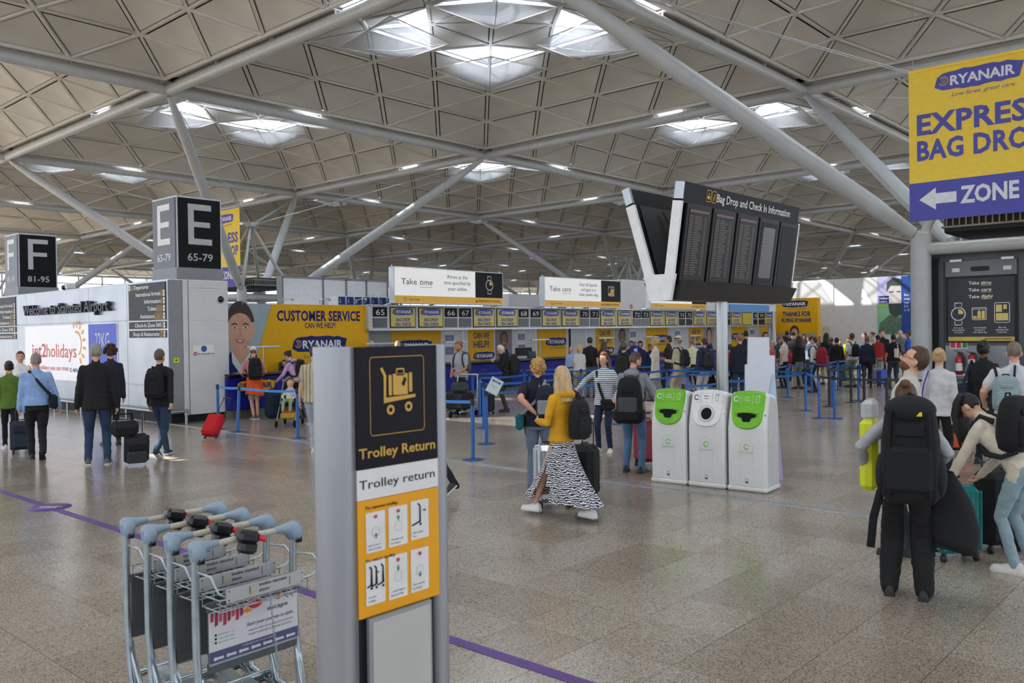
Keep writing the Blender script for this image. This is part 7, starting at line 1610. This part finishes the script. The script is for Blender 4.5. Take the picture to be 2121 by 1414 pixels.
# --- crowd at the right
crowd = [(1570, 697, 33, 'person with a dark fringe left of the red-shirted man', '#2c3038', '#2b1e18', 'short', 20), (1586, 693, 35, 'grey-capped person behind the card stand', '#c9c4bb', '#8b8680', 'short', 160), (1599, 705, 27.5, 'man in a faded red shirt at the front of the right crowd', '#b5545c', '#9a9088', 'short', 70),
 (1612, 700, 34, 'person with dark hair behind the man in the faded red shirt', '#3a3f4c', '#1b1512', 'short', 200), (1624, 696, 29.0, 'dark-haired woman in a cream top with a bright pink bag', '#d5cdc2', '#1d1614', 'bun', 60), (1630, 685, 37, 'tall person in black behind the woman with the pink bag', '#17181b', '#14110f', 'short', 10),
 (1643, 689, 33, 'man in a black cap facing the camera in the right crowd', '#1d1e22', '#1b1512', 'cap', 175), (1654, 696, 28.5, 'long dark-haired woman in a black coat in the right crowd', '#141416', '#1b1310', 'long', 30), (1665, 692, 35, 'brown-haired person between the black coat and the cream hoodie', '#6a5648', '#4a3020', 'long', 150),
 (1676, 695, 33, 'person with a light blue bag beside the cream hoodie', '#8fa5c4', '#3a281e', 'bun', 60), (1686, 698, 27.0, 'man in a cream hoodie carrying a dark red backpack', '#d6d0c6', '#3a2418', 'short', 70), (1711, 690, 30.5, 'long-haired woman in black next to the dark red backpack', '#15161a', '#1b1310', 'long', 20),
 (1722, 699, 33, 'short person in dark clothes in the middle of the right crowd', '#22242a', '#14100e', 'short', 0), (1733, 699, 29.5, 'person in a black hooded coat in the middle of the right crowd', '#0f1012', '#0f0d0c', 'short', 10), (1756, 699, 36, 'staff member in a yellow high-visibility vest in the right crowd', '#b9d42a', '#4a3424', 'short', 170),
 (1764, 690, 29.0, 'man in a white T-shirt with a small black backpack in the right crowd', '#d4d2ce', '#4a3222', 'short', 40), (1790, 688, 36, 'brown-haired man facing left behind the man in navy', '#5a6470', '#4a3424', 'short', 90), (1796, 696, 28.5, 'man in a navy sweatshirt and navy trousers standing still', '#1b2336', '#6a5848', 'short', 5),
 (1806, 688, 37, 'woman with tied hair behind the man in navy', '#a59a90', '#5a4030', 'bun', 100), (1818, 694, 32, 'child in a black cap and red top in the right crowd', '#9a1a20', '#14100e', 'cap', 20), (1828, 684, 33, 'man with glasses in a black shirt turned toward the camera', '#1a1b1f', '#5a4636', 'short', 165),
 (1850, 692, 28.0, 'person in a black T-shirt with a white sling bag', '#121315', '#17120f', 'short', 15), (1865, 684, 36, 'older man in a grey waistcoat facing the camera', '#6e6a62', '#a09890', 'thin', 180), (1881, 686, 33, 'person in a bright blue jacket beside the round column', '#1d4fae', '#4a3424', 'short', 80), (1740, 703, 37, 'person in dark blue far behind the black hooded coat', '#2a3350', '#2b1d16', 'short', 180), (1698, 697, 37, 'person in grey far behind the dark red backpack', '#6b6e74', '#5a4030', 'short', 190)]
for k, (x, y, D_, l, c_, hc_, hs, fc_) in enumerate(crowd):
    p = person(l, x, y, D=D_, face=fc_, topc=c_, hc=hc_, hair='short' if hs == 'cap' else hs, hat=('cap', '#17181b') if hs == 'cap' else None, botc=('#1e2026', '#3a3d46', '#2a3b55', '#8a8478')[k % 4] if x != 1796 else '#161b2a', female=hs in ('long', 'bun'), legs='short' if x in (1599, 1818) else 'long', sleeve='short' if x in (1764, 1850, 1624, 1828) else 'long', skn=('fair', 'tan', 'pink', 'mid')[k % 4], vox=.024)
    if x == 1624: shoulder_bag(p, 'bright pink bag of the woman in the cream top', '#d02a55', (.24, -.1, .98), (.2, .25, .35), [(.2, -.1, 1.15), (.1, -.05, 1.47), (.2, .05, 1.15)])
    if x == 1686: backpack(p, 'large dark red backpack of the man in the cream hoodie', '#8a1228', (.42, .26, .62), z=1.12)
    if x == 1764: backpack(p, 'small black backpack of the man in the white T-shirt', '#141518', (.28, .15, .42))
    if x == 1850: shoulder_bag(p, 'white sling bag across the back of the person in the black T-shirt', '#d9d6d0', (.05, -.18, 1.15), (.14, .08, .30), [(.1, -.16, 1.3), (.12, 0, 1.47), (.05, .13, 1.25)])
    if x == 1676: shoulder_bag(p, 'light blue tote bag beside the cream hoodie', '#9db7d8', (-.25, 0, .98), (.12, .3, .34), [(-.2, 0, 1.15), (-.12, 0, 1.47), (-.2, .05, 1.15)])
suitcase('large teal suitcase standing in the right crowd', F(1752, 793), YAW-1.6, (.5, .3, .72), '#0f5f64', handle=.2); suitcase('grey hard-shell suitcase leaning by the man in navy', F(1808, 797), YAW-1.3, (.42, .28, .55), '#6f7480', handle=.3, tilt=.2); suitcase('black spotted suitcase behind the second post in the right crowd', F(1664, 800), YAW-1.6, (.42, .28, .58), '#17181a', handle=.25)
suitcase('royal blue patterned suitcase beside the man in the black T-shirt', F(1828, 800), YAW-1.4, (.36, .24, .5), '#2348a8', handle=.3)
# --- right foreground
R2p = person('bearded man in a white T-shirt and glasses looking up at the board', 1878, 714, D=7.7, face=78, topc='#c9c6c0', sleeve='short', hc='#4a3022', hair='short', head=(10, 26), beard='#6a4630', glasses=True, botc='#3b3f48', skn='fair', fat=1.02)
p = person('blond woman in a white jacket with a violet bag strap, seen from behind', 1945, 722, D=11.6, face=-10, topc='#d2d2d3', botc='#17181b', hair='bun', hc='#c0a070', female=True, hem=.84, head=(0, 0)); 
shoulder_bag(p, 'small violet bag strap and pouch on the woman in the white jacket', '#5a3a9a', (-.22, -.06, 1.02), (.05, .1, .06), [(-.2, -.08, 1.05), (-.19, -.13, 1.15), (-.16, -.135, 1.3), (-.12, -.08, 1.45)], sr=.010)
p = person('woman in a black coat with a high bun standing before the fire extinguishers', 2038, 706, D=12.6, face=-25, topc='#15161a', botc='#141518', hair='bun', hc='#120e0c', female=True, hem=.66, skn='dark')
shoulder_bag(p, 'navy shoulder bag of the woman in the black coat', '#1c2436', (-.26, -.02, 1.02), (.16, .32, .26), [(-.24, -.1, 1.15), (-.15, -.04, 1.47), (-.24, .1, 1.15)])
p = person('man with short grey hair and a white T-shirt at the right frame edge', 2100, 708, D=10.6, face=5, topc='#cfd1d4', sleeve='short', botc='#33506f', hc='#7a6a5c', hair='thin', fat=1.18, armL=(-.3, .1, 1.0))
bp = backpack(p, 'light grey backpack hanging on one shoulder of the man at the right frame edge', '#8fa0a4', (.30, .16, .42), z=1.16); bp.location = bp.location-RT*.12
suitcase('black and orange soft suitcase between the two travellers at the right', F(1985, 940), YAW-1.62, (.40, .26, .52), '#1c1b1d', handle=.12, hard=False, soft_pocket=True, col2='#c85a30')
R1p = person('person seen from behind in wide black trousers with a very large black backpack', 1873, 790, feet=(1878, 1236), face=-3, topc='#a9aaae', botc='#101113', hair='bun', hc='#5a3c2a', female=True, hem='wide', pose=((-.13, .02), (.13, -.02)), armL=(-.32, .06, 1.06), armR=(.24, .1, 1.1), shoe='#1d1d1f', fat=1.12, head=(0, -28), lean=.08, h=1.63)
t = backpack(R1p, 'very large black trekking backpack in the right foreground', '#111317', (.40, .30, .74), z=1.20, stripe='#e8cf1a')
t.location = t.location+RT*.05
o = MB()
for s_ in (-1, 1): o.ball((s_*.19, .0, -.18), (.05, .10, .16), cloth('#15171b'))
o.build('side_pocket', t, kind='stuff')
o = MB()
for s_ in (-1, 1): o.tube([(s_*.12, -.158, .30), (s_*.13, -.175, .05), (s_*.13, -.17, -.32)], .008, blk, 5, True, 1.8)
o.build('compression_strap', t, kind='stuff')
o = MB(); o.tube([(-.20, -.02, -.3), (-.25, -.04, -.5), (-.27, -.06, -.72)], .013, blk, 6, True, 2.2); o.build('hanging_strap', t)
o = MB(); o.ball((0, -.03, .30), (.175, .14, .11), cloth('#15171b'), 18, 10); o.tube([(-.05, -.03, .38), (0, -.03, .42), (.05, -.03, .38)], .012, blk, 6); o.build('top_lid', t)
yb_ = mat('bag_yellow', '#d9e01a', .4, var=.1, scale=8, bump=.2); t = thing('carrier_bag', 'bright yellow wrapped parcel under the left arm of the person with the large backpack', 'bag', wp(R1p, R1p['up'](-.28, .14, 1.17)), R1p['rz'])
o = MB(); o.box((0, 0, -.02), (.13, .30, .56), yb_, None, .04); o.build('wrap', t); o = MB(); o.box((0, 0, .32), (.11, .26, .16), mat('bubble_wrap', '#c9cbcc', .3, alpha=.75, bump=.4, bscale=60), None, .03); o.build('bubble_wrap', t)
t = thing('jacket', 'black jacket hanging from the right arm of the person with the large backpack', 'jacket', wp(R1p, R1p['up'](.29, .12, .90)), R1p['rz']); o = MB(); n = 18; vs = []
for i in range(9):
    u_ = i/8
    for j in range(n): a = 2*math.pi*j/n; f_ = 1+.14*noise.noise(Vector((a*2, u_*3, 1))); vs.append((math.cos(a)*(.05+.13*math.sin(u_*2.2))*f_+.05*u_, math.sin(a)*(.05+.08*u_)*f_, .12-.56*u_+.04*math.sin(a*2)*u_))
o.add(vs, [(i*n+j, i*n+(j+1) % n, (i+1)*n+(j+1) % n, (i+1)*n+j) for i in range(8) for j in range(n)]+[tuple(range(8*n, 9*n))], cloth('#111214'), True); o.build('cloth', t)
R6p = person('long dark-haired woman in a cream jumper and pale jeans bending over her cases', 2075, 822, feet=(2120, 1185), face=62, topc='#d4cab8', botc='#8ba3ac', hair='short', hc='#17110e', female=True, lean=.72, armL=(-.20, .50, 1.18), armR=(.12, .42, 1.12), shoe='#dedad2', h=1.45, head=(0, -8))
o = MB(); hd_ = R6p['hd']; hm_ = hairm('#17110e')
for k_ in range(9):
    x_ = -.085+.021*k_; a_ = hd_(x_, .03, 1.70); z_ = .30+.05*math.sin(k_*2.1)
    o.tube([hd_(x_*.8, -.05, 1.73), a_, a_+Vector((0, .02, -.10)), a_+Vector((0, .0, -.22)), a_+Vector((0, -.02, -z_-.06))], [.03, .036, .034, .028, .006], hm_, 8)
o.build('hair', R6p['t'])
backpack(R6p, 'black backpack with a green logo strip on the bending woman', '#121316', (.32, .2, .46), stripe='#9ade2a', z=1.26)
suitcase('teal hard-shell suitcase beside the large backpack', F(1976, 1158), YAW-1.45, (.40, .26, .58), '#0f8486', handle=.06, ribs=True)
suitcase('tall black suitcase held by the bending woman', F(2066, 1140), YAW-1.35, (.38, .26, .66), '#131416', handle=.22, hard=False)
# the walker hidden behind the totem: only a trailing foot shows
person('walker almost hidden behind the totem, one black and white shoe showing', 845, 775, feet=(884, 1030), face=90, pose=((-.1, .30), (.08, -.42)), step=.7, topc='#2b2f38', botc='#1d1f24', hc='#2c211b', shoe='#2b2b2d', h=1.55)
bpy.data.collections.remove(_tmpc)
